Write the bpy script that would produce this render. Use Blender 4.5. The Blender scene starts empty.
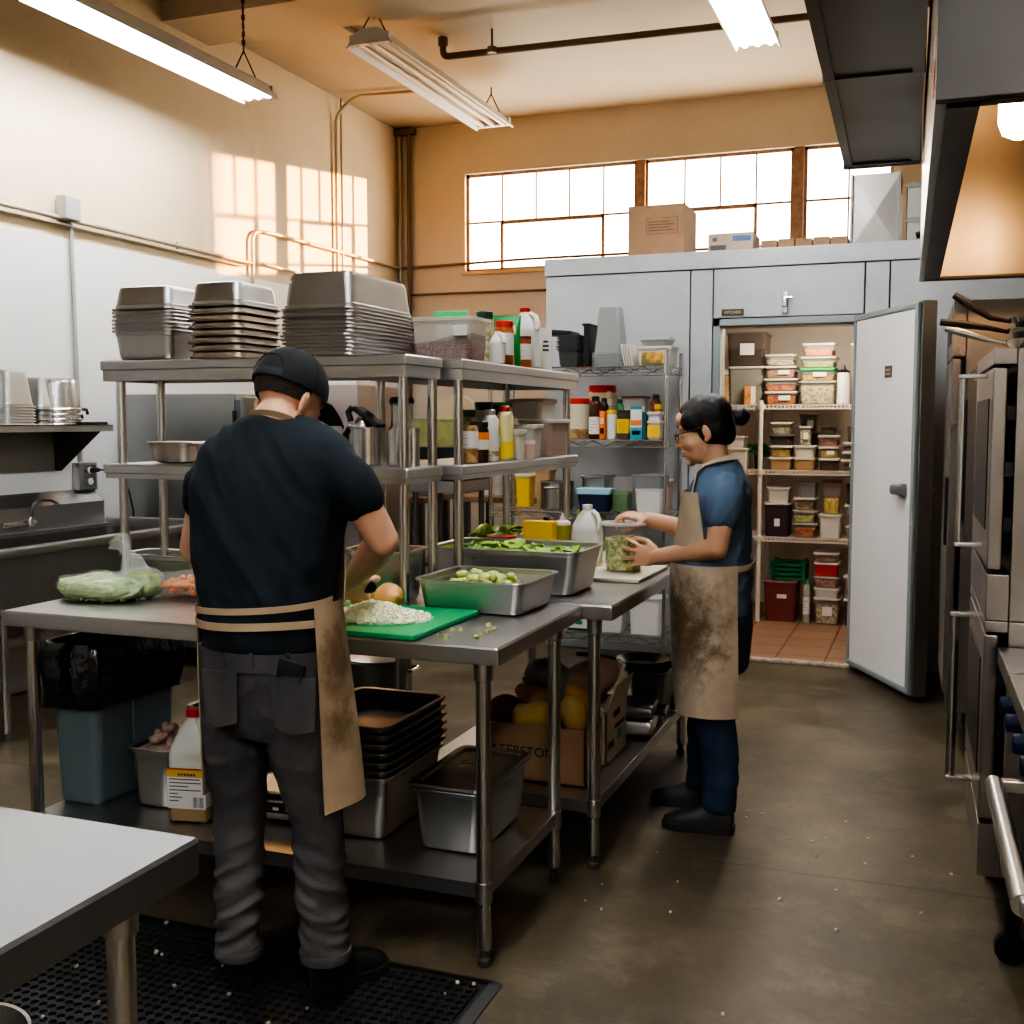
import bpy, bmesh, math, random
import numpy as np
from mathutils import Vector, Matrix, noise as mnoise
random.seed(7)
SC = bpy.context.scene
COL = SC.collection
PI = math.pi
def R(a): return math.radians(a)

# ------------------------------------------------------------------ camera
CAM_H = 1.492; YAW = R(20.7); PITCH = R(4.61)
cam_d = bpy.data.cameras.new('camera'); cam_d.sensor_width = 36; cam_d.lens = 36*1116/1024; cam_d.clip_start = .05
cam = bpy.data.objects.new('camera', cam_d); COL.objects.link(cam)
cam.location = (0, 0, CAM_H); cam.rotation_euler = (PI/2 - PITCH, 0, YAW)
SC.camera = cam
_f = Vector((-math.sin(YAW)*math.cos(PITCH), math.cos(YAW)*math.cos(PITCH), -math.sin(PITCH)))
_r = Vector((math.cos(YAW), math.sin(YAW), 0)); _u = _r.cross(_f)
_c = Vector((0, 0, CAM_H))
# measuring helpers: where a sight line of the photograph meets a known plane of the room
def _ray(x, y): return _f + _r*((x-512)/1116) - _u*((y-512)/1116)
def atZ(x, y, z): d = _ray(x, y); return _c + d*((z-CAM_H)/d.z)
def atY(x, y, Y): d = _ray(x, y); return _c + d*(Y/d.y)
def atX(x, y, X): d = _ray(x, y); return _c + d*(X/d.x)

# the cooking line on the right stands a little askew: its own axes, turned 1.3 degrees
SKEW = R(1.3); _ex = Vector((math.cos(SKEW), math.sin(SKEW), 0)); _ey = Vector((-math.sin(SKEW), math.cos(SKEW), 0))
def sk(x, y, z=0.): return _ex*x + _ey*y + Vector((0, 0, z))
# ------------------------------------------------------------------ geometry collector
def rr(w, d, r, z, n=4, cx=0., cy=0.):
    """rounded rectangle loop, counter-clockwise"""
    r = max(min(r, w/2-1e-4, d/2-1e-4), 1e-4); out = []
    for k, (sx, sy) in enumerate(((1, 1), (-1, 1), (-1, -1), (1, -1))):
        for i in range(n+1):
            a = PI/2*(k + i/n)
            out.append((cx + sx*(w/2-r) + r*math.cos(a), cy + sy*(d/2-r) + r*math.sin(a), z))
    return out
def circ(r, z, n=20, cx=0., cy=0., ry=None):
    ry = r if ry is None else ry
    return [(cx + r*math.cos(2*PI*i/n), cy + ry*math.sin(2*PI*i/n), z) for i in range(n)]

class Geo:
    def __init__(s): s.v = []; s.f = []
    def loft(s, loops, cap0=True, cap1=True, closed=True):
        n = len(loops[0]); b = len(s.v)
        assert all(len(l) == n for l in loops)
        for l in loops: s.v.extend([tuple(p) for p in l])
        for j in range(len(loops)-1):
            for i in range(n if closed else n-1):
                k = (i+1) % n
                s.f.append((b+j*n+i, b+j*n+k, b+(j+1)*n+k, b+(j+1)*n+i))
        if cap0: s.f.append(tuple(b+i for i in reversed(range(n))))
        if cap1: s.f.append(tuple(b+(len(loops)-1)*n+i for i in range(n)))
        return s
    def box(s, c, d, rz=0., bev=0.0, rx=0., ry=0.):
        """box with centre c and size d; bev rounds its edges"""
        b = len(s.v)
        if bev > 0:
            bev = min(bev, min(d)/2.2); w, h, t = d
            lp = []
            for (q, zz) in ((bev, -t/2), (bev*.3, -t/2+bev*.3), (0, -t/2+bev), (0, t/2-bev), (bev*.3, t/2-bev*.3), (bev, t/2)):
                lp.append(rr(w-2*q, h-2*q, bev, zz, 2))
            s.loft(lp)
        else:
            w, h, t = d[0]/2, d[1]/2, d[2]/2
            s.loft([[(w, h, -t), (-w, h, -t), (-w, -h, -t), (w, -h, -t)], [(w, h, t), (-w, h, t), (-w, -h, t), (w, -h, t)]])
        m = Matrix.Translation(c) @ Matrix.Rotation(rz, 4, 'Z') @ Matrix.Rotation(ry, 4, 'Y') @ Matrix.Rotation(rx, 4, 'X')
        for i in range(b, len(s.v)): s.v[i] = tuple(m @ Vector(s.v[i]))
        return s
    def bb(s, x0, x1, y0, y1, z0, z1, bev=0.):
        return s.box(((x0+x1)/2, (y0+y1)/2, (z0+z1)/2), (abs(x1-x0), abs(y1-y0), abs(z1-z0)), bev=bev)
    def tube(s, pts, r, n=10, closed=False, caps=True):
        pts = [Vector(p) for p in pts]; m = len(pts)
        rs = r if isinstance(r, (list, tuple)) else [r]*m
        loops = []; up = None
        for i, p in enumerate(pts):
            if closed: t = pts[(i+1) % m] - pts[i-1]
            else: t = pts[min(i+1, m-1)] - pts[max(i-1, 0)]
            t.normalize()
            if up is None:
                up = Vector((0, 0, 1)) if abs(t.z) < .9 else Vector((1, 0, 0))
            up = (up - t*up.dot(t)).normalized(); sd = t.cross(up)
            loops.append([tuple(p + (up*math.cos(2*PI*k/n) + sd*math.sin(2*PI*k/n))*rs[i]) for k in range(n)])
        if closed: loops.append(loops[0]); return s.loft(loops, False, False)
        return s.loft(loops, caps, caps)
    def lathe(s, prof, c=(0, 0, 0), n=20, cap0=True, cap1=True):
        return s.loft([circ(r, c[2]+z, n, c[0], c[1]) for r, z in prof], cap0, cap1)
    def ball(s, c, r, n=12, m=8, rot=None):
        """ellipsoid; r number or triple"""
        if not isinstance(r, (tuple, list)): r = (r, r, r)
        b = len(s.v); loops = []
        for j in range(m+1):
            a = -PI/2 + PI*(j/m); a = max(min(a, PI/2-.08), -PI/2+.08)
            loops.append([(r[0]*math.cos(a)*math.cos(2*PI*i/n), r[1]*math.cos(a)*math.sin(2*PI*i/n), r[2]*math.sin(a)) for i in range(n)])
        s.loft(loops)
        mt = Matrix.Translation(c)
        if rot is not None: mt = mt @ rot.to_4x4()
        for i in range(b, len(s.v)): s.v[i] = tuple(mt @ Vector(s.v[i]))
        return s
    def prism(s, poly, z0, z1):
        return s.loft([[(x, y, z0) for x, y in poly], [(x, y, z1) for x, y in poly]])
    def grid(s, fn, nu, nv, flip=False):
        b = len(s.v)
        for j in range(nv+1):
            for i in range(nu+1): s.v.append(tuple(fn(i/nu, j/nv)))
        for j in range(nv):
            for i in range(nu):
                q = (b+j*(nu+1)+i, b+j*(nu+1)+i+1, b+(j+1)*(nu+1)+i+1, b+(j+1)*(nu+1)+i)
                s.f.append(q[::-1] if flip else q)
        return s
    def xf(s, m, start=0):
        for i in range(start, len(s.v)): s.v[i] = tuple(m @ Vector(s.v[i]))
        return s
    def add(s, o, m=None):
        b = len(s.v); s.v.extend(o.v); s.f.extend([tuple(i+b for i in f) for f in o.f])
        if m is not None: s.xf(m, b)
        return s
    def build(s, name, mat, parent=None, loc=None, rz=0., smooth=35, fix=True):
        me = bpy.data.meshes.new(name); me.from_pydata(s.v, [], s.f); me.update()
        if fix:
            bm = bmesh.new(); bm.from_mesh(me); bmesh.ops.recalc_face_normals(bm, faces=bm.faces); bm.to_mesh(me); bm.free()
        if smooth:
            me.polygons.foreach_set('use_smooth', [True]*len(me.polygons))
            me.set_sharp_from_angle(angle=R(smooth))
        if mat is not None: me.materials.append(mat)
        o = bpy.data.objects.new(name, me); COL.objects.link(o)
        if smooth: md = o.modifiers.new('weighted', 'WEIGHTED_NORMAL'); md.keep_sharp = True; md.weight = 60
        if parent is not None: o.parent = parent
        if loc is not None: o.location = loc
        o.rotation_euler = (0, 0, rz)
        return o
def tag(o, label, cat, group=None, kind=None):
    o['label'] = label; o['category'] = cat
    if group: o['group'] = group
    if kind: o['kind'] = kind
    return o
def thing(name, label, cat, loc=(0, 0, 0), rz=0., group=None):
    o = bpy.data.objects.new(name, None); COL.objects.link(o); o.empty_display_size = .1
    o.location = loc; o.rotation_euler = (0, 0, rz)
    return tag(o, label, cat, group)
def struct(o): o['kind'] = 'structure'; return o
def dup(o, loc, rz=0., label=None, group=None, parent=None):
    c = o.copy(); COL.objects.link(c)
    if parent is None:
        c.location = loc; c.rotation_euler = (o.rotation_euler.x, o.rotation_euler.y, rz)
        if label: c['label'] = label
        if group: c['group'] = group
    else: c.parent = parent
    for ch in list(o.children): dup(ch, None, parent=c)
    return c
ORD = ['topmost', 'second from the top', 'third from the top', 'fourth from the top', 'fifth from the top', 'sixth from the top', 'seventh from the top',
       'eighth from the top', 'ninth from the top', 'tenth from the top', 'eleventh from the top', 'twelfth from the top', 'thirteenth from the top']

# ------------------------------------------------------------------ materials (all node based)
MATS = {}
def mat(name, col, rough=.5, metal=0., var=0., vscale=6., bump=0., bscale=40., alpha=1., emit=None, es=0., spec=.5, trans=0., stretch=None, col2=None, sheen=0., coat=0., rvar=0., sss=0., ior=1.45, hard=.25):
    if name in MATS: return MATS[name]
    m = bpy.data.materials.new(name); m.use_nodes = True; nt = m.node_tree; N = nt.nodes; L = nt.links
    p = N['Principled BSDF']; c4 = (*col, 1)
    p.inputs['Base Color'].default_value = c4; p.inputs['Roughness'].default_value = rough; p.inputs['Metallic'].default_value = metal
    p.inputs['Alpha'].default_value = alpha; p.inputs['Specular IOR Level'].default_value = spec; p.inputs['IOR'].default_value = ior
    p.inputs['Transmission Weight'].default_value = trans
    if coat: p.inputs['Coat Weight'].default_value = coat; p.inputs['Coat Roughness'].default_value = .15
    if sheen: p.inputs['Sheen Weight'].default_value = sheen
    if sss:
        p.inputs['Subsurface Weight'].default_value = sss; p.inputs['Subsurface Radius'].default_value = (1, .35, .2); p.inputs['Subsurface Scale'].default_value = .01
    if emit: p.inputs['Emission Color'].default_value = (*emit, 1); p.inputs['Emission Strength'].default_value = es
    tc = N.new('ShaderNodeTexCoord'); co = tc.outputs['Object']
    if stretch:
        mp = N.new('ShaderNodeMapping'); mp.inputs['Scale'].default_value = stretch; L.new(co, mp.inputs['Vector']); co = mp.outputs['Vector']
    if var or col2 or rvar:
        nz = N.new('ShaderNodeTexNoise'); nz.inputs['Scale'].default_value = vscale; nz.inputs['Detail'].default_value = 4; nz.inputs['Roughness'].default_value = .5
        L.new(co, nz.inputs['Vector'])
        if var or col2:
            rp = N.new('ShaderNodeValToRGB'); rp.color_ramp.elements[0].position = hard; rp.color_ramp.elements[1].position = 1-hard
            lo = col2 if col2 else tuple(max(0, x*(1-var)) for x in col); hi = col if col2 else tuple(min(1, x*(1+var)) for x in col)
            rp.color_ramp.elements[0].color = (*lo, 1); rp.color_ramp.elements[1].color = (*hi, 1)
            L.new(nz.outputs['Fac'], rp.inputs['Fac']); L.new(rp.outputs['Color'], p.inputs['Base Color'])
        if rvar:
            mr = N.new('ShaderNodeMapRange'); mr.inputs['From Min'].default_value = .3; mr.inputs['From Max'].default_value = .7
            mr.inputs['To Min'].default_value = max(.03, rough-rvar); mr.inputs['To Max'].default_value = min(1, rough+rvar)
            L.new(nz.outputs['Fac'], mr.inputs['Value']); L.new(mr.outputs['Result'], p.inputs['Roughness'])
    if bump:
        nb = N.new('ShaderNodeTexNoise'); nb.inputs['Scale'].default_value = bscale; nb.inputs['Detail'].default_value = 4; L.new(co, nb.inputs['Vector'])
        bp = N.new('ShaderNodeBump'); bp.inputs['Strength'].default_value = bump; bp.inputs['Distance'].default_value = .01
        L.new(nb.outputs['Fac'], bp.inputs['Height']); L.new(bp.outputs['Normal'], p.inputs['Normal'])
    MATS[name] = m; return m
STEEL = mat('brushed_steel', (.50, .50, .49), .34, 1., var=.04, vscale=3, rvar=.03)
STEELB = mat('bright_steel', (.62, .62, .61), .25, 1., var=.03, vscale=4, rvar=.02)
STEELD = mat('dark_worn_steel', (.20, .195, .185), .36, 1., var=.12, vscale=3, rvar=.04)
STEELP = mat('pan_steel', (.46, .455, .445), .36, 1., var=.07, vscale=7, rvar=.05)
STEELT = mat('tabletop_steel', (.50, .50, .495), .36, 1., var=.05, vscale=4, rvar=.05)
SHEET = mat('baked_aluminium', (.46, .41, .355), .42, 1., var=.3, vscale=18, rvar=.12, bump=.04, bscale=40)
CHROME = mat('chrome_wire', (.66, .66, .66), .2, 1.)
BLACKM = mat('black_metal', (.012, .012, .013), .4, .3, var=.3, vscale=8)
BLACKP = mat('black_plastic', (.012, .012, .014), .38)
WHITEP = mat('white_plastic', (.78, .76, .72), .4, var=.04)
RUBBER = mat('grey_rubber', (.05, .05, .05), .7)
# ------------------------------------------------------------------ room shell
XL, YB, ZC = -4.7, 9.45, 4.166
XR, YF = 1.75, -3.0
def node_mat(name):
    m = bpy.data.materials.new(name); m.use_nodes = True; MATS[name] = m
    return m, m.node_tree.nodes, m.node_tree.links, m.node_tree.nodes['Principled BSDF']
def mixrgb(N, L, fac, a, b, mode='MIX'):
    x = N.new('ShaderNodeMix'); x.data_type = 'RGBA'; x.blend_type = mode
    for k, v in ((0, fac), (6, a), (7, b)):
        if hasattr(v, 'is_linked'): L.new(v, x.inputs[k])
        elif k == 0: x.inputs[0].default_value = v
        else: x.inputs[k].default_value = (*v, 1)
    return x.outputs[2]
def noise(N, L, co, scale, detail=5, rough=.6):
    n = N.new('ShaderNodeTexNoise'); n.inputs['Scale'].default_value = scale; n.inputs['Detail'].default_value = detail; n.inputs['Roughness'].default_value = rough
    L.new(co, n.inputs['Vector']); return n.outputs['Fac']
def ramp(N, L, v, p0, p1, c0=(0, 0, 0), c1=(1, 1, 1)):
    r = N.new('ShaderNodeValToRGB'); r.color_ramp.elements[0].position = p0; r.color_ramp.elements[1].position = p1
    r.color_ramp.elements[0].color = (*c0, 1); r.color_ramp.elements[1].color = (*c1, 1); L.new(v, r.inputs['Fac']); return r.outputs['Color']
def math_n(N, L, op, a, b=None):
    n = N.new('ShaderNodeMath'); n.operation = op
    for k, v in ((0, a), (1, b)):
        if v is None: continue
        if hasattr(v, 'is_linked'): L.new(v, n.inputs[k])
        else: n.inputs[k].default_value = v
    return n.outputs[0]

def floor_material():
    m, N, L, p = node_mat('stained_concrete')
    co = N.new('ShaderNodeTexCoord').outputs['Object']
    big = noise(N, L, co, .9, 6, .65); mid = noise(N, L, co, 4.5, 6, .7); fine = noise(N, L, co, 40, 4, .7)
    c = mixrgb(N, L, ramp(N, L, big, .36, .66), (.034, .026, .015), (.122, .095, .057))
    c = mixrgb(N, L, math_n(N, L, 'MULTIPLY', ramp(N, L, mid, .5, .72), .55), c, (.21, .175, .12))
    c = mixrgb(N, L, math_n(N, L, 'MULTIPLY', ramp(N, L, fine, .35, .5, (1, 1, 1), (0, 0, 0)), .35), c, (.05, .036, .026))
    # saw-cut control joints and a hairline crack
    sp = N.new('ShaderNodeSeparateXYZ'); wob = N.new('ShaderNodeVectorMath'); wob.operation = 'ADD'
    nv = N.new('ShaderNodeTexNoise'); nv.inputs['Scale'].default_value = 3; L.new(co, nv.inputs['Vector'])
    sc = N.new('ShaderNodeVectorMath'); sc.operation = 'SCALE'; sc.inputs['Scale'].default_value = .03
    L.new(nv.outputs['Color'], sc.inputs[0]); L.new(co, wob.inputs[0]); L.new(sc.outputs[0], wob.inputs[1]); L.new(wob.outputs[0], sp.inputs[0])
    for y0, w in ((3.72, .006), (6.3, .004)):
        d = math_n(N, L, 'ABSOLUTE', math_n(N, L, 'SUBTRACT', sp.outputs['Y'], y0))
        f = math_n(N, L, 'LESS_THAN', d, w)
        c = mixrgb(N, L, math_n(N, L, 'MULTIPLY', f, .75), c, (.025, .02, .016))
    L.new(c, p.inputs['Base Color'])
    r = N.new('ShaderNodeMapRange'); L.new(mid, r.inputs['Value']); r.inputs['To Min'].default_value = .26; r.inputs['To Max'].default_value = .6; L.new(r.outputs['Result'], p.inputs['Roughness'])
    b = N.new('ShaderNodeBump'); b.inputs['Strength'].default_value = .12; b.inputs['Distance'].default_value = .01; L.new(fine, b.inputs['Height']); L.new(b.outputs['Normal'], p.inputs['Normal'])
    return m
def wall_paint(name, top, low, zsplit, dirt=.12, edge=.004):
    """painted plaster; below zsplit a paler washable paint"""
    m, N, L, p = node_mat(name)
    co = N.new('ShaderNodeTexCoord').outputs['Object']
    sp = N.new('ShaderNodeSeparateXYZ'); L.new(co, sp.inputs[0])
    a = noise(N, L, co, 1.3, 6, .65); b = noise(N, L, co, 9, 5, .65)
    t = mixrgb(N, L, ramp(N, L, a, .3, .7), tuple(x*(1-dirt) for x in top), top)
    t = mixrgb(N, L, math_n(N, L, 'MULTIPLY', ramp(N, L, b, .62, .74), .35), t, tuple(x*.6 for x in top))
    w = mixrgb(N, L, ramp(N, L, a, .3, .7), tuple(x*.92 for x in low), low)
    f = math_n(N, L, 'GREATER_THAN', sp.outputs['Z'], zsplit)
    L.new(mixrgb(N, L, f, w, t), p.inputs['Base Color'])
    p.inputs['Roughness'].default_value = .62
    bp = N.new('ShaderNodeBump'); bp.inputs['Strength'].default_value = .08; bp.inputs['Distance'].default_value = .02; L.new(b, bp.inputs['Height']); L.new(bp.outputs['Normal'], p.inputs['Normal'])
    return m
FLOOR = floor_material()
PAINT_L = wall_paint('cream_wall_paint_side', (.76, .62, .43), (.76, .755, .74), 0.0)
PAINT_B = wall_paint('ochre_wall_paint_back', (.59, .53, .44), (.68, .62, .53), 2.05)
CEIL = wall_paint('ceiling_paint', (.52, .43, .31), (.6, .6, .6), -50)
FRP = mat('white_wall_panel', (.80, .80, .79), .35, var=.03, vscale=2)

g = Geo(); g.bb(XL-.2, XR+.2, YF-.2, YB+.2, -.2, 0); struct(g.build('floor', FLOOR))
g = Geo(); g.bb(XL-.2, XR+.2, YF-.2, YB+.2, ZC, ZC+.2); struct(g.build('ceiling', CEIL))
g = Geo(); g.bb(XL-.2, XL, YF, YB, 0, ZC); struct(g.build('wall_left', PAINT_L))
g = Geo(); g.bb(XR, XR+.2, YF, YB, 0, ZC); struct(g.build('wall_right', PAINT_L))
g = Geo(); g.bb(XL-.2, XR+.2, YF-.2, YF, 0, ZC); struct(g.build('wall_front', mat('pale_front_wall', (.48, .46, .43), .6, var=.04)))
# back wall around the long steel window
WX0, WX1, WZ0, WZ1 = -4.024, -.36, 2.848, 3.715
g = Geo()
g.bb(XL-.2, XR+.2, YB, YB+.2, 0, WZ0); g.bb(XL-.2, XR+.2, YB, YB+.2, WZ1, ZC)
g.bb(XL-.2, WX0, YB, YB+.2, WZ0, WZ1); g.bb(WX1, XR+.2, YB, YB+.2, WZ0, WZ1)
struct(g.build('wall_back', PAINT_B))
# long ceiling beam across the room, a shallow strip hung under the ceiling
g = Geo(); g.bb(XL, XR, 6.1, 6.6, ZC-.12, ZC); struct(g.build('ceiling_beam', CEIL))
# white washable panels on the lower side wall, with seams
edges = [-.9, .3, 1.52, 2.74, 4.0, 5.22, 7.05, 8.27, YB-.02]
for i in range(len(edges)-1):
    g = Geo(); g.bb(XL, XL+.012, edges[i]+.003, edges[i+1]-.003,   .02, 2.54, bev=.003)
    struct(g.build('trim_%d' % (i+1), FRP))
# baked cracks: long horizontal board joints on the back wall as raised trims
WOODW = mat('painted_trim', (.62, .44, .25), .6, var=.1)
# window groups: frames and milky panes
FRAME = mat('rusty_window_frame', (.30, .19, .13), .6, var=.3, vscale=20)
def glass_mat():
    m = bpy.data.materials.new('sunlit_milky_glass'); m.use_nodes = True; N = m.node_tree.nodes; L = m.node_tree.links
    N.remove(N['Principled BSDF']); o = N['Material Output']
    t = N.new('ShaderNodeBsdfTransparent'); t.inputs[0].default_value = (1, .97, .9, 1)
    e = N.new('ShaderNodeEmission'); e.inputs[0].default_value = (1, .89, .73, 1); e.inputs[1].default_value = WINDOW_GLOW
    mx = N.new('ShaderNodeMixShader'); mx.inputs[0].default_value = .5
    L.new(t.outputs[0], mx.inputs[1]); L.new(e.outputs[0], mx.inputs[2]); L.new(mx.outputs[0], o.inputs[0]); return m
WINDOW_GLOW = 10.0
GLASSW = glass_mat()
def window(n, x0, x1, cols, zt, vents):
    """steel sash: cols = inner bar x; zt = transom; vents = (x0, x1) framed opening lights in the lower row"""
    yw = YB+.06; g = Geo(); b = .013
    for z in (WZ0+b, WZ1-b): g.bb(x0, x1, yw-.02, yw+.02, z-b, z+b)
    for x in (x0+b, x1-b): g.bb(x-b, x+b, yw-.02, yw+.02, WZ0, WZ1)
    g.bb(x0, x1, yw-.015, yw+.015, zt-.009, zt+.009)
    for x in cols:
        inv = any(a < x < c for a, c in vents)
        g.bb(x-.007, x+.007, yw-.015, yw+.015, zt if inv else WZ0, WZ1)
    for a, c in vents:
        for q in (a, c): g.bb(q-.013, q+.013, yw-.03, yw+.02, WZ0, zt)
        g.bb(a, c, yw-.03, yw+.02, zt-.026, zt); g.bb(a, c, yw-.03, yw+.02, WZ0, WZ0+.026)
    w = struct(g.build('window_%d' % n, FRAME))
    p = Geo(); p.bb(x0+.01, x1-.01, yw-.003, yw+.003, WZ0+.01, WZ1-.01); p.build('pane', GLASSW, w)
window(1, WX0, -2.44, [-3.68, -3.36, -3.05, -2.74], 3.285, [(-3.68, -2.74)])
window(2, -2.37, -1.13, [-2.03, -1.73, -1.435], 3.285, [(-2.03, -1.435)])
window(3, -1.05, WX1, [-.70], 3.285, [])
g = Geo()
for x in (-2.405, -1.09): g.bb(x-.04, x+.04, YB+.01, YB+.12, WZ0, WZ1)
struct(g.build('trim_20', FRAME))
g = Geo(); g.bb(WX0-.03, WX1, YB-.03, YB+.1, WZ0-.03, WZ0); struct(g.build('trim_21', WOODW))

# ------------------------------------------------------------------ light and sky
w = bpy.data.worlds.new('world'); SC.world = w; w.use_nodes = True
w.node_tree.nodes['Background'].inputs[0].default_value = (1, .9, .78, 1); w.node_tree.nodes['Background'].inputs[1].default_value = 1.0
sun = bpy.data.lights.new('sun', 'SUN'); sun.energy = 90; sun.color = (1, .52, .17); sun.angle = R(.7)
so = bpy.data.objects.new('sun', sun); COL.objects.link(so)
so.rotation_euler = Vector((-1, -.89, -.11)).to_track_quat('-Z', 'Y').to_euler(); so.location = (3, 12, 5)

# fluorescent strip fixtures
TUBE_ON = mat('lit_tube', (1, 1, 1), .4, emit=(.97, .985, 1.0), es=42)
TUBE_OFF = mat('unlit_tube', (.80, .66, .5), .3)
FIXW = mat('fixture_enamel', (.72, .70, .66), .4)
CHAIN = mat('chain_iron', (.1, .07, .04), .5, .8)
def fixture(label, x, y0, y1, z, on, w=.28, chains=(), n_t=3):
    t = thing('fluorescent_fixture', label, 'ceiling light', (x, (y0+y1)/2, z)); L = (y1-y0)
    g = Geo()   # folded reflector, open below
    prof = [(-w/2, -.035), (-w/2+.012, -.04), (-w*.32, .02), (-w*.14, .035), (w*.14, .035), (w*.32, .02), (w/2-.012, -.04), (w/2, -.035), (w*.3, .05), (w*.15, .075), (-w*.15, .075), (-w*.3, .05)]
    g.loft([[(a, -L/2, b) for a, b in prof], [(a, L/2, b) for a, b in prof]])
    g.build('reflector', FIXW, t, smooth=20)
    for i in range(n_t):
        xx = (i-(n_t-1)/2)*w*.27
        q = Geo(); q.tube([(xx, -L/2+.02, -.01), (xx, L/2-.02, -.01)], .019, 8); q.build('tube', TUBE_ON if on else TUBE_OFF, t)
    for e in (-1, 1): q = Geo(); q.bb(-w*.42, w*.42, e*(L/2-.02)-.02, e*(L/2-.02)+.02, -.022, .04); q.build('lamp_holder', FIXW, t)
    for yy in chains:
        c = Geo(); top = ZC-z-(.12 if 6.1 < (y0+y1)/2+yy < 6.6 else 0) - .004
        c.tube([(0, yy, top), (0, yy, .22)], .006, 6)
        for e in (-1, 1): c.tube([(0, yy, .22), (e*w*.2, yy+.05*e, .06)], .005, 6)
        k = .22
        while k < top-.03:
            c.box((0, yy, k), (.022, .008, .03), rz=(k*37) % 3); k += .05
        c.build('chain', CHAIN, t)
fixture('lit fluorescent strip light hanging on chains beside the white side wall', -4.05, 3.3, 6.22, 3.55, True, .27, (1.28,-1.2))
fixture('unlit fluorescent strip light hanging on chains from the ochre ceiling', -3.40, 6.45, 8.6, 3.89, False, .33, (-1.0, 1.0))
fixture('lit fluorescent strip light hanging beside the grey overhead duct', -.98, 4.0, 6.48, 3.60, True, .26, (1.1,-1.1))
fixture('added unseen fluorescent fill light hung above the bare front table', -1.5, -2.7, -.3, 3.3, True, .27, (.9, -.9))  # added out of view to light the front table and nearby fronts
fixture('added unseen fluorescent fill light hung over the aisle beside the range', .75, -2.7, -.3, 3.3, True, .27, (.9, -.9))  # unseen extra light, put in to brighten the aisle and lower shelves
fixture('added unseen fluorescent fill light over the long table, nearest the overhead duct', -.98, .5, 2.95, 3.60, True, .26, (1.0, -1.0))  # extra light above the view, added to lift people and tabletops
SC.view_settings.view_transform = 'AgX'; SC.view_settings.look = 'AgX - High Contrast'; SC.view_settings.exposure = 0.42
SC.cycles.use_denoising = True; SC.cycles.max_bounces = 8; SC.cycles.transparent_max_bounces = 16; SC.cycles.caustics_reflective = False; SC.cycles.caustics_refractive = False
SC.cycles.sample_clamp_indirect = 6

# unseen block, added to cut the low sun off from part of the window
g = Geo(); g.bb(10.3, 17, 18.6, 20, 0, 9); o = struct(g.build('added_sun_blocker', WOODW))
# ------------------------------------------------------------------ steel tables and over-shelves
T = .90; S = .235
def prep_table(label, x0, x1, y0, y1, legs, shelf=True, zt=T, lip=.048, tm=None):
    cx, cy = (x0+x1)/2, (y0+y1)/2
    t = thing('prep_table', label, 'work table', (cx, cy, 0))
    g = Geo(); w, d = x1-x0, y1-y0
    # top with rolled front lip and an open tray underneath
    lp = [rr(w, d, .006, zt-lip), rr(w+.002, d+.002, .007, zt-lip+.004), rr(w+.002, d+.002, .007, zt-.006), rr(w-.006, d-.006, .006, zt)]
    g.loft(lp, False, True); g.loft([rr(w-.03, d-.03, .004, zt-.004), rr(w-.03, d-.03, .004, zt-lip), rr(w, d, .006, zt-lip)], True, False)
    g.build('tabletop', tm or STEELT, t, smooth=20)
    if shelf:
        g = Geo(); xs = [l[0] for l in legs]; ys = [l[1] for l in legs]
        a, b, c, e = min(xs)-cx-.012, max(xs)-cx+.012, min(ys)-cy-.012, max(ys)-cy+.012
        g.bb(a, b, c, e, S-.006, S, bev=.002)
        for q in (c, e): g.bb(a, b, q-.003 if q > c else q, q if q > c else q+.003, S-.042, S-.001)
        for q in (a, b): g.bb(q if q == a else q-.003, q+.003 if q == a else q, c, e, S-.042, S-.001)
        g.build('undershelf', STEEL, t)
    for lx, ly in legs:
        g = Geo(); g.tube([(lx-cx, ly-cy, .05), (lx-cx, ly-cy, zt-lip+.02)], .0205, 16); l = g.build('leg', STEELB, t)
        g = Geo(); g.lathe([(.013, 0), (.018, .004), (.018, .02), (.013, .025), (.012, .05), (.0185, .052), (.0205, .06)], (lx-cx, ly-cy, 0), 14); g.build('foot', RUBBER, l)
        g = Geo()
        if shelf: g.lathe([(.0205, S-.055), (.024, S-.053), (.024, S-.004), (.0245, S+.003), (.0205, S+.004)], (lx-cx, ly-cy, 0), 16)
        else: g.lathe([(.0205, .30), (.024, .301), (.024, .349), (.0205, .35)], (lx-cx, ly-cy, 0), 16)
        g.build('collar', STEEL, l); g = Geo()
        g.lathe([(.0205, zt-lip-.055), (.025, zt-lip-.053), (.026, zt-lip+.01), (.0205, zt-lip+.012)], (lx-cx, ly-cy, 0), 16)
        g.build('socket', STEEL, l)
    return t
TA = prep_table('long stainless work table with trash bin and pans on its lower shelf', -2.735, -1.056, 2.69, 3.437, [(-1.120, 2.745), (-1.120, 3.35), (-2.672, 2.745), (-2.672, 3.35)])
TB = prep_table('stainless work table with cardboard boxes on its lower shelf, woman beside it', -1.80, -.957, 3.447, 4.93, [(-1.03, 3.495), (-1.03, 4.87), (-1.74, 3.495), (-1.74, 4.87)])
TF = prep_table('bare pale steel table standing on the black mat', -2.8, -.968, -.1, 1.296, [(atY(121, 960, 1.20).x, 1.20), (-1.03, -.04), (-2.7, 1.20), (-2.7, -.04)], False, lip=.055, tm=mat('scuffed_pale_steel', (.20, .20, .205), .42, .8, var=.06, vscale=4, rvar=.05))

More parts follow.
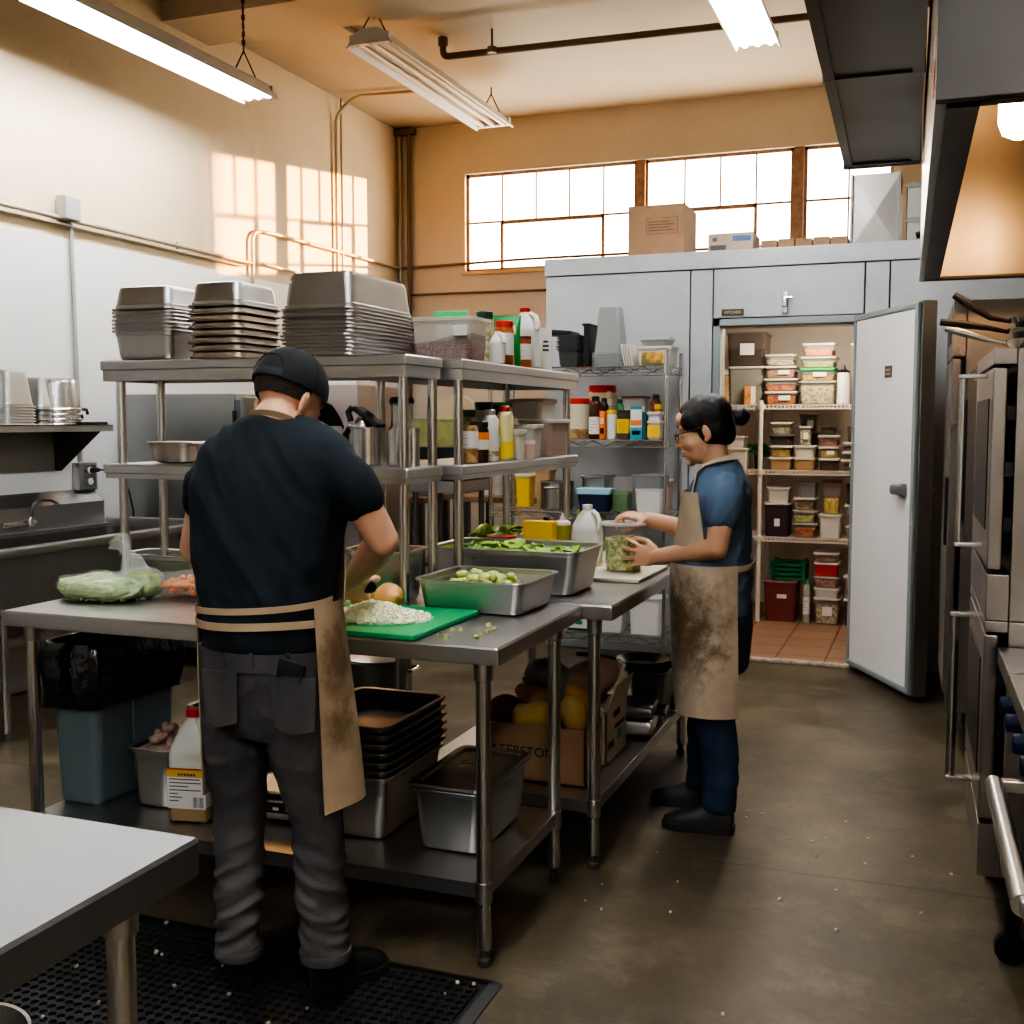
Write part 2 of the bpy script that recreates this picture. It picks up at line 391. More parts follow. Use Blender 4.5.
Z1, Z2 = 1.704, 1.346
def overshelf(label, x0, x1, y0, y1, posts):
    cx, cy = (x0+x1)/2, (y0+y1)/2; w, d = x1-x0, y1-y0
    t = thing('overshelf', label, 'shelf', (cx, cy, T))
    for z in (Z1, Z2):
        h = z-T; g = Geo(); e = .07 if z == Z1 else .05
        # folded shelf: top sheet, front lip with a lower step
        g.loft([rr(w-.03, d-.03, .004, h-e), rr(w, d, .006, h-e), rr(w, d, .006, h-.034), rr(w+.012, d+.012, .008, h-.030), rr(w+.012, d+.012, .008, h-.005), rr(w+.004, d+.004, .006, h)], False, True)
        g.loft([rr(w-.03, d-.03, .004, h-.008), rr(w-.03, d-.03, .004, h-e)], True, False)
        g.build('shelf', STEELT, t, smooth=20)
    for px_, py_ in posts:
        g = Geo(); g.tube([(px_-cx, py_-cy, .004), (px_-cx, py_-cy, Z1-T-.01)], .0165, 14); p = g.build('post', STEELB, t)
        g = Geo(); g.lathe([(.03, 0), (.03, .004), (.018, .006), (.0175, .02)], (px_-cx, py_-cy, 0), 14); g.build('flange', STEEL, p)
    return t
OA = overshelf('two-tier steel overshelf on the long table, carrying the inverted pan stacks', -2.725, -1.55, 3.163, 3.43, [(-1.572, 3.19), (-1.572, 3.405), (-2.668, 3.19), (-2.668, 3.405)])
OB = overshelf('two-tier steel overshelf crowded with condiments and plastic tubs', -1.84, -1.49, 3.47, 4.76, [(-1.515, 3.494), (-1.525, 4.72), (-1.81, 3.494), (-1.81, 4.72)])

# ------------------------------------------------------------------ pans
def pan_geo(L, W, D, r=.03, tp=.02, rim=.012, th=.004):
    """rectangular hotel pan, open on top, base at z = 0"""
    g = Geo(); b = min(.02, D*.3)
    g.loft([rr(L-2*tp-2*b, W-2*tp-2*b, r*.7, 0), rr(L-2*tp-b*.5, W-2*tp-b*.5, r*.9, b*.25), rr(L-2*tp, W-2*tp, r, b), rr(L-.006, W-.006, r, D-.022), rr(L, W, r, D-.018), rr(L, W, r, D-.005),
            rr(L+2*rim-.002, W+2*rim-.002, r+rim*.8, D-.007), rr(L+2*rim, W+2*rim, r+rim, D-.003), rr(L+2*rim-.003, W+2*rim-.003, r+rim, D),
            rr(L-2*th, W-2*th, r, D-.002), rr(L-2*th, W-2*th, r, D-.018), rr(L-2*th-.006, W-2*th-.006, r, D-.022), rr(L-2*tp-2*th, W-2*tp-2*th, r, b+th), rr(L-2*tp-2*b, W-2*tp-2*b, r*.7, th)], True, True)
    return g
def flip(g, D): return g.xf(Matrix.Translation((0, 0, D)) @ Matrix.Rotation(PI, 4, 'X'))
def pan(label, loc, L, W, D, m=None, rz=0., inv=False, group=None, cat='pan', name='hotel_pan', **k):
    g = pan_geo(L, W, D, **k)
    if inv: flip(g, D)
    o = g.build(name, m or STEELP, None, loc, rz); return tag(o, label, cat, group)
def pan_stack(where, x, y, z, L, W, n_up, n_in, step, depth, topdepth, m, name='hotel_pan', group=None, upr=0, tp=.01):
    """nested stack, built from the shelf upwards"""
    n = upr+n_up+n_in; k = 0; zz = z
    lab = lambda i, s: '%s %s, %s' % (s, where, ORD[n-1-i] if n-1-i < len(ORD) else 'lowest')
    first = None
    for i in range(upr):     # upright pans nested in each other
        jx, jy, jr = random.uniform(-.003, .003), random.uniform(-.003, .003), random.uniform(-.012, .012)
        if first is None: first = pan(lab(k, 'upright steel pan in'), (x+jx, y+jy, zz), L, W, depth, m, jr, False, group, 'pan', name, tp=tp)
        else: dup(first, (x+jx, y+jy, zz), jr, lab(k, 'upright steel pan in'))
        zz += step; k += 1
    if upr: zz += depth-step+.003
    f2 = None
    for i in range(n_up):    # upside-down shallow pans
        jx, jy, jr = random.uniform(-.004, .004), random.uniform(-.004, .004), random.uniform(-.014, .014)
        if f2 is None: f2 = pan(lab(k, 'upside-down pan in'), (x+jx, y+jy, zz), L, W, depth, m, jr, True, group, 'pan', name, tp=tp)
        else: dup(f2, (x+jx, y+jy, zz), jr, lab(k, 'upside-down pan in'))
        zz += step; k += 1
    for i in range(n_in):
        pan(lab(k, 'deep upside-down pan on'), (x, y, zz), L, W, topdepth, STEELP if m is SHEET else m, 0, True, group, 'pan', name, tp=tp); k += 1
    return zz
# three stacks on top of the over-shelf
pan_stack('the small stack nearest the side wall', -2.585, 3.30, Z1+.002, .245, .20, 0, 1, .013, .105, .085, STEELP, tp=.009, group='pans in the small stack on the overshelf', upr=6)
pan_stack('the browned stack between two others on the overshelf', -2.265, 3.30, Z1+.002, .205, .25, 7, 1, .0245, .035, .085, SHEET, tp=.009, name='baking_pan', group='pans in the browned stack on the overshelf')
pan_stack('the largest pan stack on the overshelf', -1.872, 3.395, Z1+.002, .265, .44, 12, 1, .0122, .028, .125, STEELP, tp=.013, name='sheet_pan', group='pans in the largest stack on the overshelf')

# ------------------------------------------------------------------ hotel pans on the table and under it
def leafy(g, x0, x1, y0, y1, z, n, s, up=.3):
    """ragged bits scattered on a bed"""
    for i in range(n):
        x, y = random.uniform(x0, x1), random.uniform(y0, y1); a = random.uniform(0, 6.28); t = random.uniform(-.6, .6)
        w, l = s*random.uniform(.5, 1.), s*random.uniform(.7, 1.6); b = len(g.v)
        p = [(-l, 0, 0), (-l*.3, -w, .004), (l*.6, -w*.7, -.003), (l, 0, .006), (l*.5, w*.8, 0), (-l*.4, w*.9, .005)]
        m = Matrix.Translation((x, y, z+random.uniform(0, s*up))) @ Matrix.Rotation(a, 4, 'Z') @ Matrix.Rotation(t, 4, 'X') @ Matrix.Rotation(random.uniform(-.5, .5), 4, 'Y')
        top = [tuple(m @ Vector(q)) for q in p]; bot = [tuple(m @ (Vector(q)+Vector((0, 0, -.004)))) for q in p]
        g.loft([bot, top])
def dice(g, pts, s):
    for (x, y, z) in pts:
        k = s*random.uniform(.6, 1.25); b = len(g.v)
        g.box((0, 0, 0), (k, k*random.uniform(.6, 1.3), k*random.uniform(.5, 1.)))
        g.xf(Matrix.Translation((x, y, z)) @ Matrix.Rotation(random.uniform(0, 6), 4, 'Z') @ Matrix.Rotation(random.uniform(-.7, .7), 4, 'X'), b)
GREEN1 = mat('cut_lettuce', (.42, .52, .12), .5, col2=(.20, .34, .05), vscale=22)
GREEN2 = mat('pale_lettuce', (.66, .68, .30), .5, col2=(.45, .55, .14), vscale=25)
GREEN3 = mat('dark_leaf_green', (.07, .19, .03), .5, col2=(.16, .33, .06), vscale=20)
ONIONW = mat('diced_onion', (.92, .90, .74), .4, col2=(.78, .81, .50), vscale=14)
t = thing('hotel_pan', 'shallow steel pan of cut pale lettuce beside the green cutting board', 'pan', (-1.325, 3.292, T+.001), R(-1))
pan_geo(.355, .325, .105, tp=.012).build('body', STEELP, t)
g = Geo()
for i in range(60):
    g.ball((random.uniform(-.15, .05), random.uniform(-.12, .13), .045+random.uniform(0, .05)), (random.uniform(.014, .03), random.uniform(.012, .024), random.uniform(.01, .018)), 8, 5, Matrix.Rotation(random.uniform(0, 3), 3, 'Z'))
for i in range(16): g.ball((random.uniform(.0, .15), random.uniform(-.12, .13), .028), random.uniform(.006, .012), 7, 5)
leafy(g, -.15, .06, -.10, .13, .05, 26, .02)
g.build('lettuce', GREEN2, t)
g = Geo(); g.bb(-.155, .155, -.135, .135, .006, .032, bev=.01); g.build('lettuce_bed', GREEN2, t)
t = thing('hotel_pan', 'deep large steel pan of green leaves where the two tables meet', 'pan', (-1.385, 3.718, T+.001))
pan_geo(.545, .325, .155, r=.035, tp=.022).build('body', STEELP, t)
g = Geo(); leafy(g, -.235, .22, -.13, .13, .118, 90, .032, .9); g.build('leaves', GREEN1, t)
g = Geo(); leafy(g, -.235, .22, -.13, .13, .115, 60, .03, .8); g.build('leaves', GREEN3, t)
g = Geo(); g.bb(-.24, .24, -.135, .135, .006, .115, bev=.02); g.build('leaf_bed', GREEN3, t)

pan('second steel pan behind the deep pan of greens, a red bowl in it', (-1.46, 4.035, T+.001), .40, .20, .13, tp=.012)
# cutting boards
BOARDG = mat('green_cutting_board', (.012, .36, .13), .42, var=.12, vscale=9, bump=.05, bscale=120)
BOARDW = mat('cream_cutting_board', (.74, .68, .54), .45, var=.08, vscale=9)
g = Geo(); g.bb(-.27, .27, -.225, .225, 0, .016, bev=.005)
tag(g.build('cutting_board', BOARDG, None, (-1.565, 2.918, T+.001), R(-1.5)), 'bright green plastic cutting board under the chopped onion and celery', 'cutting board')
g = Geo(); g.bb(-.17, .17, -.22, .22, 0, .014, bev=.004)
tag(g.build('cutting_board', BOARDW, None, (-1.165, 4.185, T+.001), R(-1)), 'cream cutting board under the tub of chopped greens', 'cutting board')
g = Geo(); g.bb(-.2, .2, -.15, .15, 0, .010, bev=.003)
tag(g.build('sheet_liner', mat('paper_liner', (.5, .45, .36), .7), None, (-1.19, 3.93-.055, T+.001), 0) if False else g.build('cutting_mat', mat('tan_mat', (.5, .45, .36), .6), None, (-1.17, 4.62, T+.001)), 'tan flexible cutting mat behind the cream board', 'cutting mat')
# heap of chopped onion and celery: nobody could count it
g = Geo(); pts = []
hx, hy = -1.545, 2.90
for i in range(1700):
    a = random.uniform(0, 6.283); q = random.random()**.62
    x, y = hx+.195*q*math.cos(a), hy+.115*q*math.sin(a)
    h = .046*math.exp(-(((x-hx-.02)/.10)**2+((y-hy)/.07)**2))
    pts.append((x, y, T+.02+h*random.random()**.4))
dice(g, pts, .0125)
g.ball((hx+.01, hy, T+.018), (.13, .085, .032), 20, 8)
o = g.build('chopped_onion', ONIONW, smooth=0); tag(o, 'heap of diced onion and celery on the green cutting board', 'chopped vegetables', kind='stuff')
g = Geo(); leafy(g, -1.74, -1.60, 2.84, 2.96, T+.022, 26, .014, .8)
o = g.build('celery_scraps', GREEN2, smooth=0); tag(o, 'green celery scraps next to the knife on the green board', 'celery', kind='stuff')
g = Geo(); pts = [(random.uniform(-1.30, -1.12), random.uniform(2.75, 3.0), T+.005) for i in range(9)]; dice(g, pts, .012)
o = g.build('scraps', GREEN2, smooth=0); tag(o, 'few stray celery bits on the steel tabletop near its corner', 'vegetable scraps', kind='stuff')
# onions
ONION = mat('onion_skin', (.62, .27, .07), .35, col2=(.72, .42, .18), vscale=10, stretch=(1, 1, .25))
def onion(label, loc, r, rz, tilt):
    t = thing('onion', label, 'onion', loc, rz, 'onions behind the green board')
    g = Geo(); pr = [(0.004, -r*.92), (r*.45, -r*.86), (r*.85, -r*.5), (r, 0), (r*.88, r*.45), (r*.5, r*.8), (r*.2, r*.98), (r*.1, r*1.2), (r*.13, r*1.42)]
    g.lathe(pr, (0, 0, 0), 18); g.xf(Matrix.Rotation(tilt, 4, 'X')); g.xf(Matrix.Translation((0, 0, r*.95))); g.build('bulb', ONION, t, smooth=60)
    g = Geo(); 
    for k in range(7): g.tube([(0, 0, -r*.9), (math.cos(k)*r*.16, math.sin(k)*r*.16, -r*1.08)], .0012, 4)
    g.xf(Matrix.Rotation(tilt, 4, 'X')); g.xf(Matrix.Translation((0, 0, r*.95))); g.build('roots', mat('onion_root', (.5, .36, .2), .8), t)
onion('shiny brown onion lying against the overshelf post, nearest the steel pan', (-1.575, 3.085, T+.001), .048, R(60), R(80))
onion('brown onion touching the shiny one behind the chopped heap', (-1.672, 3.10, T+.001), .047, R(-20), R(60))
onion('brown onion half hidden behind the man\'s forearm', (-1.80, 3.13, T+.001), .049, R(20), R(100))
# ------------------------------------------------------------------ bags, bins and boxes on and under the long table
def film(name, tint, a): return mat(name, tint, .12, alpha=a, spec=.9, bump=.6, bscale=28)
BAGF = film('clear_bag_film', (.85, .9, .86), .2)
def lump(cx, cy, sx, sy, h, seed, n=30, m=14, p=.8, amp=.10):
    """pillow shape with creases, base at z = 0"""
    g = Geo(); loops = []
    for j in range(m+1):
        a = -PI/2 + PI*j/m; lp = []
        for i in range(n):
            b = 2*PI*i/n; ca, sa = math.cos(a), math.sin(a)
            ca = abs(ca)**.6
            x = abs(math.cos(b))**p*math.copysign(1, math.cos(b))*sx*ca; y = abs(math.sin(b))**p*math.copysign(1, math.sin(b))*sy*ca; z = h/2+h/2*math.copysign(abs(sa)**.75, sa)
            k = 1+amp*mnoise.noise(Vector((x*22+seed, y*22, z*30)))+amp*.6*mnoise.noise(Vector((x*60+seed, y*60, z*60)))
            lp.append((cx+x*k, cy+y*k, max(0, z*(k if j > m*.4 else 1))))
        loops.append(lp)
    return g.loft(loops)
SHRED = mat('shredded_celery', (.22, .42, .06), .5, col2=(.78, .86, .56), vscale=26, stretch=(1, 3, 1.5), bump=.6, bscale=60)
t = thing('vegetable_bag', 'clear plastic bag of shredded green celery, its neck twisted upward', 'bag', (-2.59, 2.985, T+.001), R(3))
lump(0, 0, .165, .105, .085, 3).build('film', BAGF, t, smooth=80)
g = lump(0, 0, .158, .098, .078, 3, amp=.08)
for i in range(420):
    a = random.uniform(0, 6.28); q = random.random()**.5; x, y = .145*q*math.cos(a), .088*q*math.sin(a)
    z = .004+.077*(1-q**3)*random.uniform(.75, 1.03); l = random.uniform(.012, .028); b = random.uniform(0, 3.14)
    g.tube([(x-l*math.cos(b)*.5, y-l*math.sin(b)*.5, z), (x+l*math.cos(b)*.5, y+l*math.sin(b)*.5, z+random.uniform(-.004, .006))], random.uniform(.0018, .0035), 4)
g.build('celery', SHRED, t, smooth=0)
g = lump(.10, .05, .085, .06, .10, 9, amp=.16); b0 = len(g.v); g.tube([(.085, .06, .07), (.07, .068, .10), (.052, .075, .125), (.04, .078, .145), (.026, .082, .165), (.012, .086, .18), (.0, .09, .19)], [.058, .046, .032, .022, .02, .026, .036], 16)
for i in range(b0, len(g.v)):
    x, y, z = g.v[i]; k = .012*mnoise.noise(Vector((x*45, y*45, z*45)))+.008*mnoise.noise(Vector((x*110, y*110, z*60))); g.v[i] = (x+k, y*.75+.02+k, z+k*.6)
g.build('twisted_neck', film('hazy_bag_film', (.80, .86, .82), .26), t, smooth=80)
g = lump(.10, .05, .07, .05, .085, 5, amp=.2); g.build('celery_leaf', GREEN1, t, smooth=30)
CARROT = mat('chopped_carrot', (.86, .22, .035), .4, col2=(.92, .38, .12), vscale=18)
t = thing('vegetable_bag', 'clear plastic bag of orange carrots next to the man', 'bag', (-2.33, 3.13, T+.001), R(2))
lump(0, 0, .155, .105, .088, 21, amp=.12).build('film', BAGF, t, smooth=80)
g = Geo()
for i in range(70):
    a = random.uniform(0, 6.28); q = random.random()**.5; x, y = .12*q*math.cos(a), .075*q*math.sin(a); z = .016+.052*random.random(); b = random.uniform(0, 3.14); l = random.uniform(.03, .05)
    g.tube([(x-l*math.cos(b)*.5, y-l*math.sin(b)*.5, z), (x, y, z+.003), (x+l*math.cos(b)*.5, y+l*math.sin(b)*.5, z)], [.007, .011, .006], 7)
g.build('carrots', CARROT, t, smooth=60)
pan('empty steel pan on the tabletop behind the vegetable bags', (-2.575, 3.325, T+.001), .33, .17, .12, tp=.01)
pan('upright deep steel insert standing behind the onions', (-1.70, 3.315, T+.001), .225, .155, .175, STEELB, tp=.012)
# small foil pans on the middle shelf
pan('small stained steel pan with foil edge on the middle overshelf tier', (-2.52, 3.30, Z2+.002), .16, .13, .075, SHEET, tp=.007)
pan('second small stained pan on the middle overshelf tier, touching the first', (-2.335, 3.30, Z2+.002), .15, .13, .07, SHEET, tp=.007)
# --- trash bin
BINGREY = mat('grey_blue_bin', (.12, .16, .175), .45, var=.06)
LINER = mat('black_bin_liner', (.008, .008, .009), .13, bump=1.0, bscale=11, spec=.9)
t = thing('trash_bin', 'slim grey-blue trash bin with black liner on the lower shelf', 'trash bin', (-2.61, 3.05, S+.001))
g = Geo(); bw, bd, bh = .20, .42, .52
g.loft([rr(bw-.05, bd-.05, .02, 0), rr(bw-.035, bd-.035, .03, .015), rr(bw, bd, .035, bh-.02), rr(bw+.02, bd+.02, .04, bh-.018), rr(bw+.02, bd+.02, .04, bh), rr(bw-.01, bd-.01, .03, bh), rr(bw-.05, bd-.05, .03, .03)], True, True)
for e in (-1, 1): g.bb(e*(bw/2-.004)-.004, e*(bw/2-.004)+.004, -.03, .03, .05, .34, bev=.003)
g.build('body', BINGREY, t)
g = Geo(); loops = []; N = 56
for j, (k, z, r_) in enumerate(((.4, .42, 0), (-.03, .44, .5), (-.02, .50, .6), (.0, .532, 1), (.028, .538, 1.4), (.05, .51, 1.4), (.055, .45, 1.6), (.05, .38, 1.8), (.04, .32, 2.2))):
    base = rr(bw+k if k < .3 else bw-.1, bd+k if k < .3 else bd-.1, .04, z, 13); lp = []
    for i, (x, y, zz) in enumerate(base):
        w = mnoise.noise(Vector((x*17, y*17, j*.8)))*.010*r_; zz2 = zz+mnoise.noise(Vector((x*12+5, y*12, 2)))*.028*(1 if j > 5 else .35)
        l_ = math.hypot(x, y); lp.append((x*(1+w/l_), y*(1+w/l_), zz2))
    loops.append(lp)
g.loft(loops, False, False); g.loft([rr(bw-.03, bd-.03, .04, .44, 13), rr(bw-.06, bd-.06, .04, .2, 13)], False, True)
g.build('liner', LINER, t, smooth=50)
# steel inserts with vegetable bits
t = thing('steel_insert', 'deep narrow steel insert holding onion ends, between bin and jug', 'insert', (-2.36, 3.045, S+.001))
pan_geo(.155, .29, .20, tp=.012).build('body', STEELP, t)
g = Geo()
for i in range(14): g.ball((random.uniform(-.05, .05), random.uniform(-.1, .1), .20+random.uniform(0, .03)), (.022, .018, .014), 8, 6, Matrix.Rotation(random.uniform(0, 3), 3, 'Y'))
g.bb(-.06, .06, -.12, .12, .02, .195, bev=.01)
g.build('onion_ends', mat('red_onion', (.30, .12, .13), .45, col2=(.55, .45, .36), vscale=30), t)
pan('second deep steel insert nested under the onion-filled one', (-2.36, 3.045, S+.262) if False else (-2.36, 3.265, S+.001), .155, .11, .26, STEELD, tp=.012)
# jug
JUGP = mat('milky_jug_plastic', (.72, .72, .66), .35, alpha=.93)
REDCAP = mat('red_cap', (.55, .02, .015), .35)
LABELW = mat('paper_label', (.78, .76, .72), .6)
INK = mat('printed_ink', (.05, .05, .06), .7)
def jug(label, loc, rz, w, d, h, liquid=None, capm=REDCAP, paper=True, band=((.55, .08, .03), (.62, .42, .06)), cat='jug', m=None):
    t = thing('jug', label, cat, loc, rz)
    g = Geo(); g.loft([rr(w*.9, d*.9, .02, 0), rr(w, d, .028, .01), rr(w, d, .028, h*.60), rr(w*.93, d*.93, .03, h*.68), rr(w*.62, d*.62, .035, h*.83), rr(w*.30, d*.30, .03, h*.92), rr(w*.26, d*.26, .028, h*.94)])
    b = g.build('body', m or JUGP, t, smooth=60)
    g = Geo(); g.tube([(w*.18, -d*.10, h*.90), (w*.36, -d*.3, h*.84), (w*.44, -d*.42, h*.72), (w*.40, -d*.44, h*.62)], .011, 10); g.build('handle', m or JUGP, t, smooth=60)
    g = Geo(); g.lathe([(w*.16, h*.935), (w*.165, h*.94), (w*.165, h*.995), (w*.15, h)], (0, 0, 0), 18); g.build('cap', capm, t)
    if liquid:
        g = Geo(); g.loft([rr(w+.0012, d+.0012, .028, .008), rr(w+.0012, d+.0012, .028, h*.14)], False, False); g.build('liquid', liquid, t)
    if paper:
        g = Geo(); g.bb(-w*.47, w*.47, -d/2-.0015, -d/2+.001, h*.13, h*.44); p = g.build('paper_label', LABELW, t)
        g = Geo(); g.bb(-w*.47, w*.47, -d/2-.0022, -d/2, h*.42, h*.50); g.build('label_band', mat('label_gold', band[1], .5), t)
        g = Geo(); g.bb(-w*.47, w*.47, -d/2-.0026, -d/2, h*.485, h*.50); g.build('label_stripe', mat('label_red', band[0], .5), t)
        g = Geo()
        for k in range(7):
            zz = h*.40-k*h*.033; g.bb(-w*.42, -w*.42+w*random.uniform(.35, .8)*(1 if k < 4 else .5), -d/2-.0022, -d/2, zz-.0015, zz+.0015)
        for k in range(9): g.bb(w*.16+k*w*.03, w*.16+k*w*.03+w*random.choice((.008, .016)), -d/2-.0022, -d/2, h*.145, h*.24)
        for k in range(6): g.bb(-w*.2+k*w*.075, -w*.15+k*w*.075, -d/2-.003, -d/2, h*.435, h*.455)
        g.build('print', INK, t)
    return t
jug('milky jug with red cap and amber liquid on the lower shelf', (-2.175, 2.895, S+.001), R(12), .135, .12, .35, mat('amber_liquid', (.36, .24, .12), .25))
# small appliance (digital scale) behind the man's legs
t = thing('digital_scale', 'low grey digital scale with dark key panel on the lower shelf', 'scale', (-1.88, 3.06, S+.001), R(4))
g = Geo(); g.bb(-.13, .13, -.13, .13, .012, .075, bev=.008); g.build('body', STEEL, t)
g = Geo(); g.bb(-.14, .14, -.12, .14, .085, .10, bev=.006); g.tube([(0, 0, .07), (0, 0, .09)], .03, 12); g.build('platform', STEELB, t)
g = Geo(); g.bb(-.11, .11, -.133, -.128, .035, .068); p = g.build('key_panel', BLACKP, t)
g = Geo()
for k in range(4): g.bb(-.08+k*.045, -.06+k*.045, -.135, -.132, .045, .054)
g.build('key', LABELW, p)
for e in ((-.1, -.1), (.1, -.1), (-.1, .1), (.1, .1)):
    g = Geo(); g.lathe([(.014, 0), (.014, .014)], (e[0], e[1], 0), 10); g.build('foot', RUBBER, t)
# stack of dark deep pans
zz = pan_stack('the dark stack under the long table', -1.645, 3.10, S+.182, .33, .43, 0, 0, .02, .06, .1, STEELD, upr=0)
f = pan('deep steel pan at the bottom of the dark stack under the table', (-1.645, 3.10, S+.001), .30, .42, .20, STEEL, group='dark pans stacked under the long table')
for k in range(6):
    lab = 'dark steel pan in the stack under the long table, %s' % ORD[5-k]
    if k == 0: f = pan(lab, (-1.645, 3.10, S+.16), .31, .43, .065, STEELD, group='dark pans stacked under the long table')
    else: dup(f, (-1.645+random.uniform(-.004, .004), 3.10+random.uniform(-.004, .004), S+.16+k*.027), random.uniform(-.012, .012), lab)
# lidded pan near the corner leg
t = thing('hotel_pan', 'deep steel pan with a flat steel lid beside the corner leg', 'pan', (-1.298, 3.09, S+.001))
pan_geo(.225, .40, .19, tp=.016).build('body', STEEL, t)
g = Geo(); g.loft([rr(.25, .425, .035, .191), rr(.252, .427, .035, .196), rr(.24, .415, .03, .203), rr(.20, .37, .03, .203), rr(.19, .36, .03, .195)], True, True); g.build('lid', STEELD, t)
g = Geo(); g.tube([(-.04, 0, .197), (-.035, 0, .215), (.035, 0, .215), (.04, 0, .197)], .006, 8); g.build('lid_handle', STEELB, t)
# pots at the back, behind the pan stack, standing on the floor side rack (lower shelf of the table is full): saucepans
def pot(label, loc, r, h, rz=0., handle='long', m=None, lid=False, name='saucepan', cat='pot'):
    t = thing(name, label, cat, loc, rz)
    g = Geo(); g.lathe([(r*.93, 0), (r*.99, .006), (r, .015), (r, h-.006), (r+.006, h-.002), (r+.004, h), (r-.004, h-.001), (r-.005, .012), (r*.5, .006)], (0, 0, 0), 28); g.build('body', m or STEEL, t)
    g = Geo()
    if handle == 'long': g.tube([(r-.002, 0, h*.75), (r+.05, 0, h*.85), (r+.18, 0, h*.95)], [.006, .009, .011], 8)
    else:
        for e in (-1, 1): g = Geo(); g.tube([(e*(r-.002), -.04, h*.78), (e*(r+.03), -.036, h*.8), (e*(r+.03), .036, h*.8), (e*(r-.002), .04, h*.78)], .006, 8); g.build('handle', STEELB, t)
    if handle == 'long': g.build('handle', BLACKM, t)
    if lid:
        g = Geo(); g.lathe([(r+.005, h), (r+.006, h+.006), (r*.8, h+.018), (r*.3, h+.026), (.004, h+.028)], (0, 0, 0), 28); l = g.build('lid', m or STEEL, t)
        g = Geo(); g.lathe([(.008, h+.026), (.008, h+.04), (.018, h+.045), (.018, h+.055), (.005, h+.058)], (0, 0, 0), 14); g.build('knob', BLACKP, l)
    return t
STEEL_STOOL = STEEL
# a low steel dunnage rack stands behind the table and holds the large pots seen beneath it
t = thing('dunnage_rack', 'low steel rack standing behind the long table under the pots', 'rack', (-2.25, 3.86, 0))
g = Geo(); g.bb(-.42, .42, -.2, .2, .36, .40, bev=.006); g.build('platform', STEELD, t)
for x in (-.38, .38):
    for y in (-.17, .17):
        g = Geo(); g.bb(x-.02, x+.02, y-.02, y+.02, 0, .36); g.build('leg', STEELD, t)
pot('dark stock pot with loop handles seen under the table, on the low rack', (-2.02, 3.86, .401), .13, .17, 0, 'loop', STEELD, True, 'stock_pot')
pot('steel saucepan with long handle on the low rack, behind the pan stack', (-2.36, 3.84, .401), .10, .12, R(-40), 'long', STEEL)
# ------------------------------------------------------------------ food containers and bottles
CLEAR = mat('clear_polycarbonate', (.70, .66, .60), .14, alpha=.11, spec=.8)
SMOKE = mat('smoky_polycarbonate', (.14, .12, .11), .2, alpha=.42, spec=.6)
FROST = mat('frosted_plastic', (.80, .77, .72), .35, alpha=.5)
LIDW = mat('white_lid', (.70, .66, .60), .4)
LIDC = mat('clear_lid', (.82, .80, .77), .2, alpha=.5)
def C(name, a, b, s=40, bump=.5): return mat(name, a, .5, col2=tuple(x*.8 for x in b), vscale=s, bump=bump, bscale=s*1.5, hard=.44)
ORANGE_C = C('orange_slices', (.70, .20, .02), (.48, .08, .01)); PEACH_C = C('peach_food', (.62, .32, .14), (.46, .19, .07)); TAN_C = C('tan_food', (.46, .28, .12), (.32, .17, .06))
YELLOW_C = C('yellow_food', (.68, .50, .05), (.50, .32, .03)); CREAM_C = C('cream_food', (.60, .52, .34), (.38, .30, .17)); RED_C = C('red_brown_food', (.38, .09, .05), (.22, .05, .03))
GREEN_C = C('chopped_greens', (.40, .46, .12), (.22, .30, .06), 70); DARK_C = C('dark_food', (.07, .045, .03), (.12, .08, .05)); PINK_C = C('pink_food', (.62, .34, .27), (.50, .22, .17)); GRAIN_C = C('brown_grain', (.30, .15, .12), (.16, .07, .06), 160, .8)
PLUM = mat('plum_plastic', (.055, .03, .04), .35); TANP = mat('tan_plastic', (.52, .34, .18), .42); WHITEF = mat('cloudy_white_plastic', (.76, .72, .65), .4, alpha=.94); GREYP = mat('grey_plastic', (.16, .16, .165), .4); MAROON = mat('maroon_plastic', (.16, .035, .03), .38)
GREENP = mat('green_plastic', (.03, .30, .10), .38); DGREEN = mat('dark_green_plastic', (.012, .06, .035), .4); BLUEP = mat('blue_plastic', (.03, .13, .34), .38); NAVY = mat('navy_plastic', (.015, .025, .06), .35); LBLUE = mat('pale_blue_lid', (.34, .60, .70), .4)
YELLOWP = mat('yellow_plastic', (.80, .52, .03), .4); REDP = mat('red_plastic', (.52, .03, .02), .38); PINKP = mat('pale_pink_plastic', (.66, .45, .40), .42, alpha=.85)
LIDG = mat('bright_green_lid', (.02, .50, .14), .4)
def tub_geo(w, d, h, tp=.012, r=.02, th=.003):
    g = Geo()
    g.loft([rr(w-2*tp, d-2*tp, r*.8, .001), rr(w-2*tp, d-2*tp, r, 0.006), rr(w-.004, d-.004, r, h-.012), rr(w+.004, d+.004, r, h-.010), rr(w+.004, d+.004, r, h), rr(w-2*th, d-2*th, r*.9, h), rr(w-2*tp-2*th, d-2*tp-2*th, r*.8, .005)], True, True)
    return g
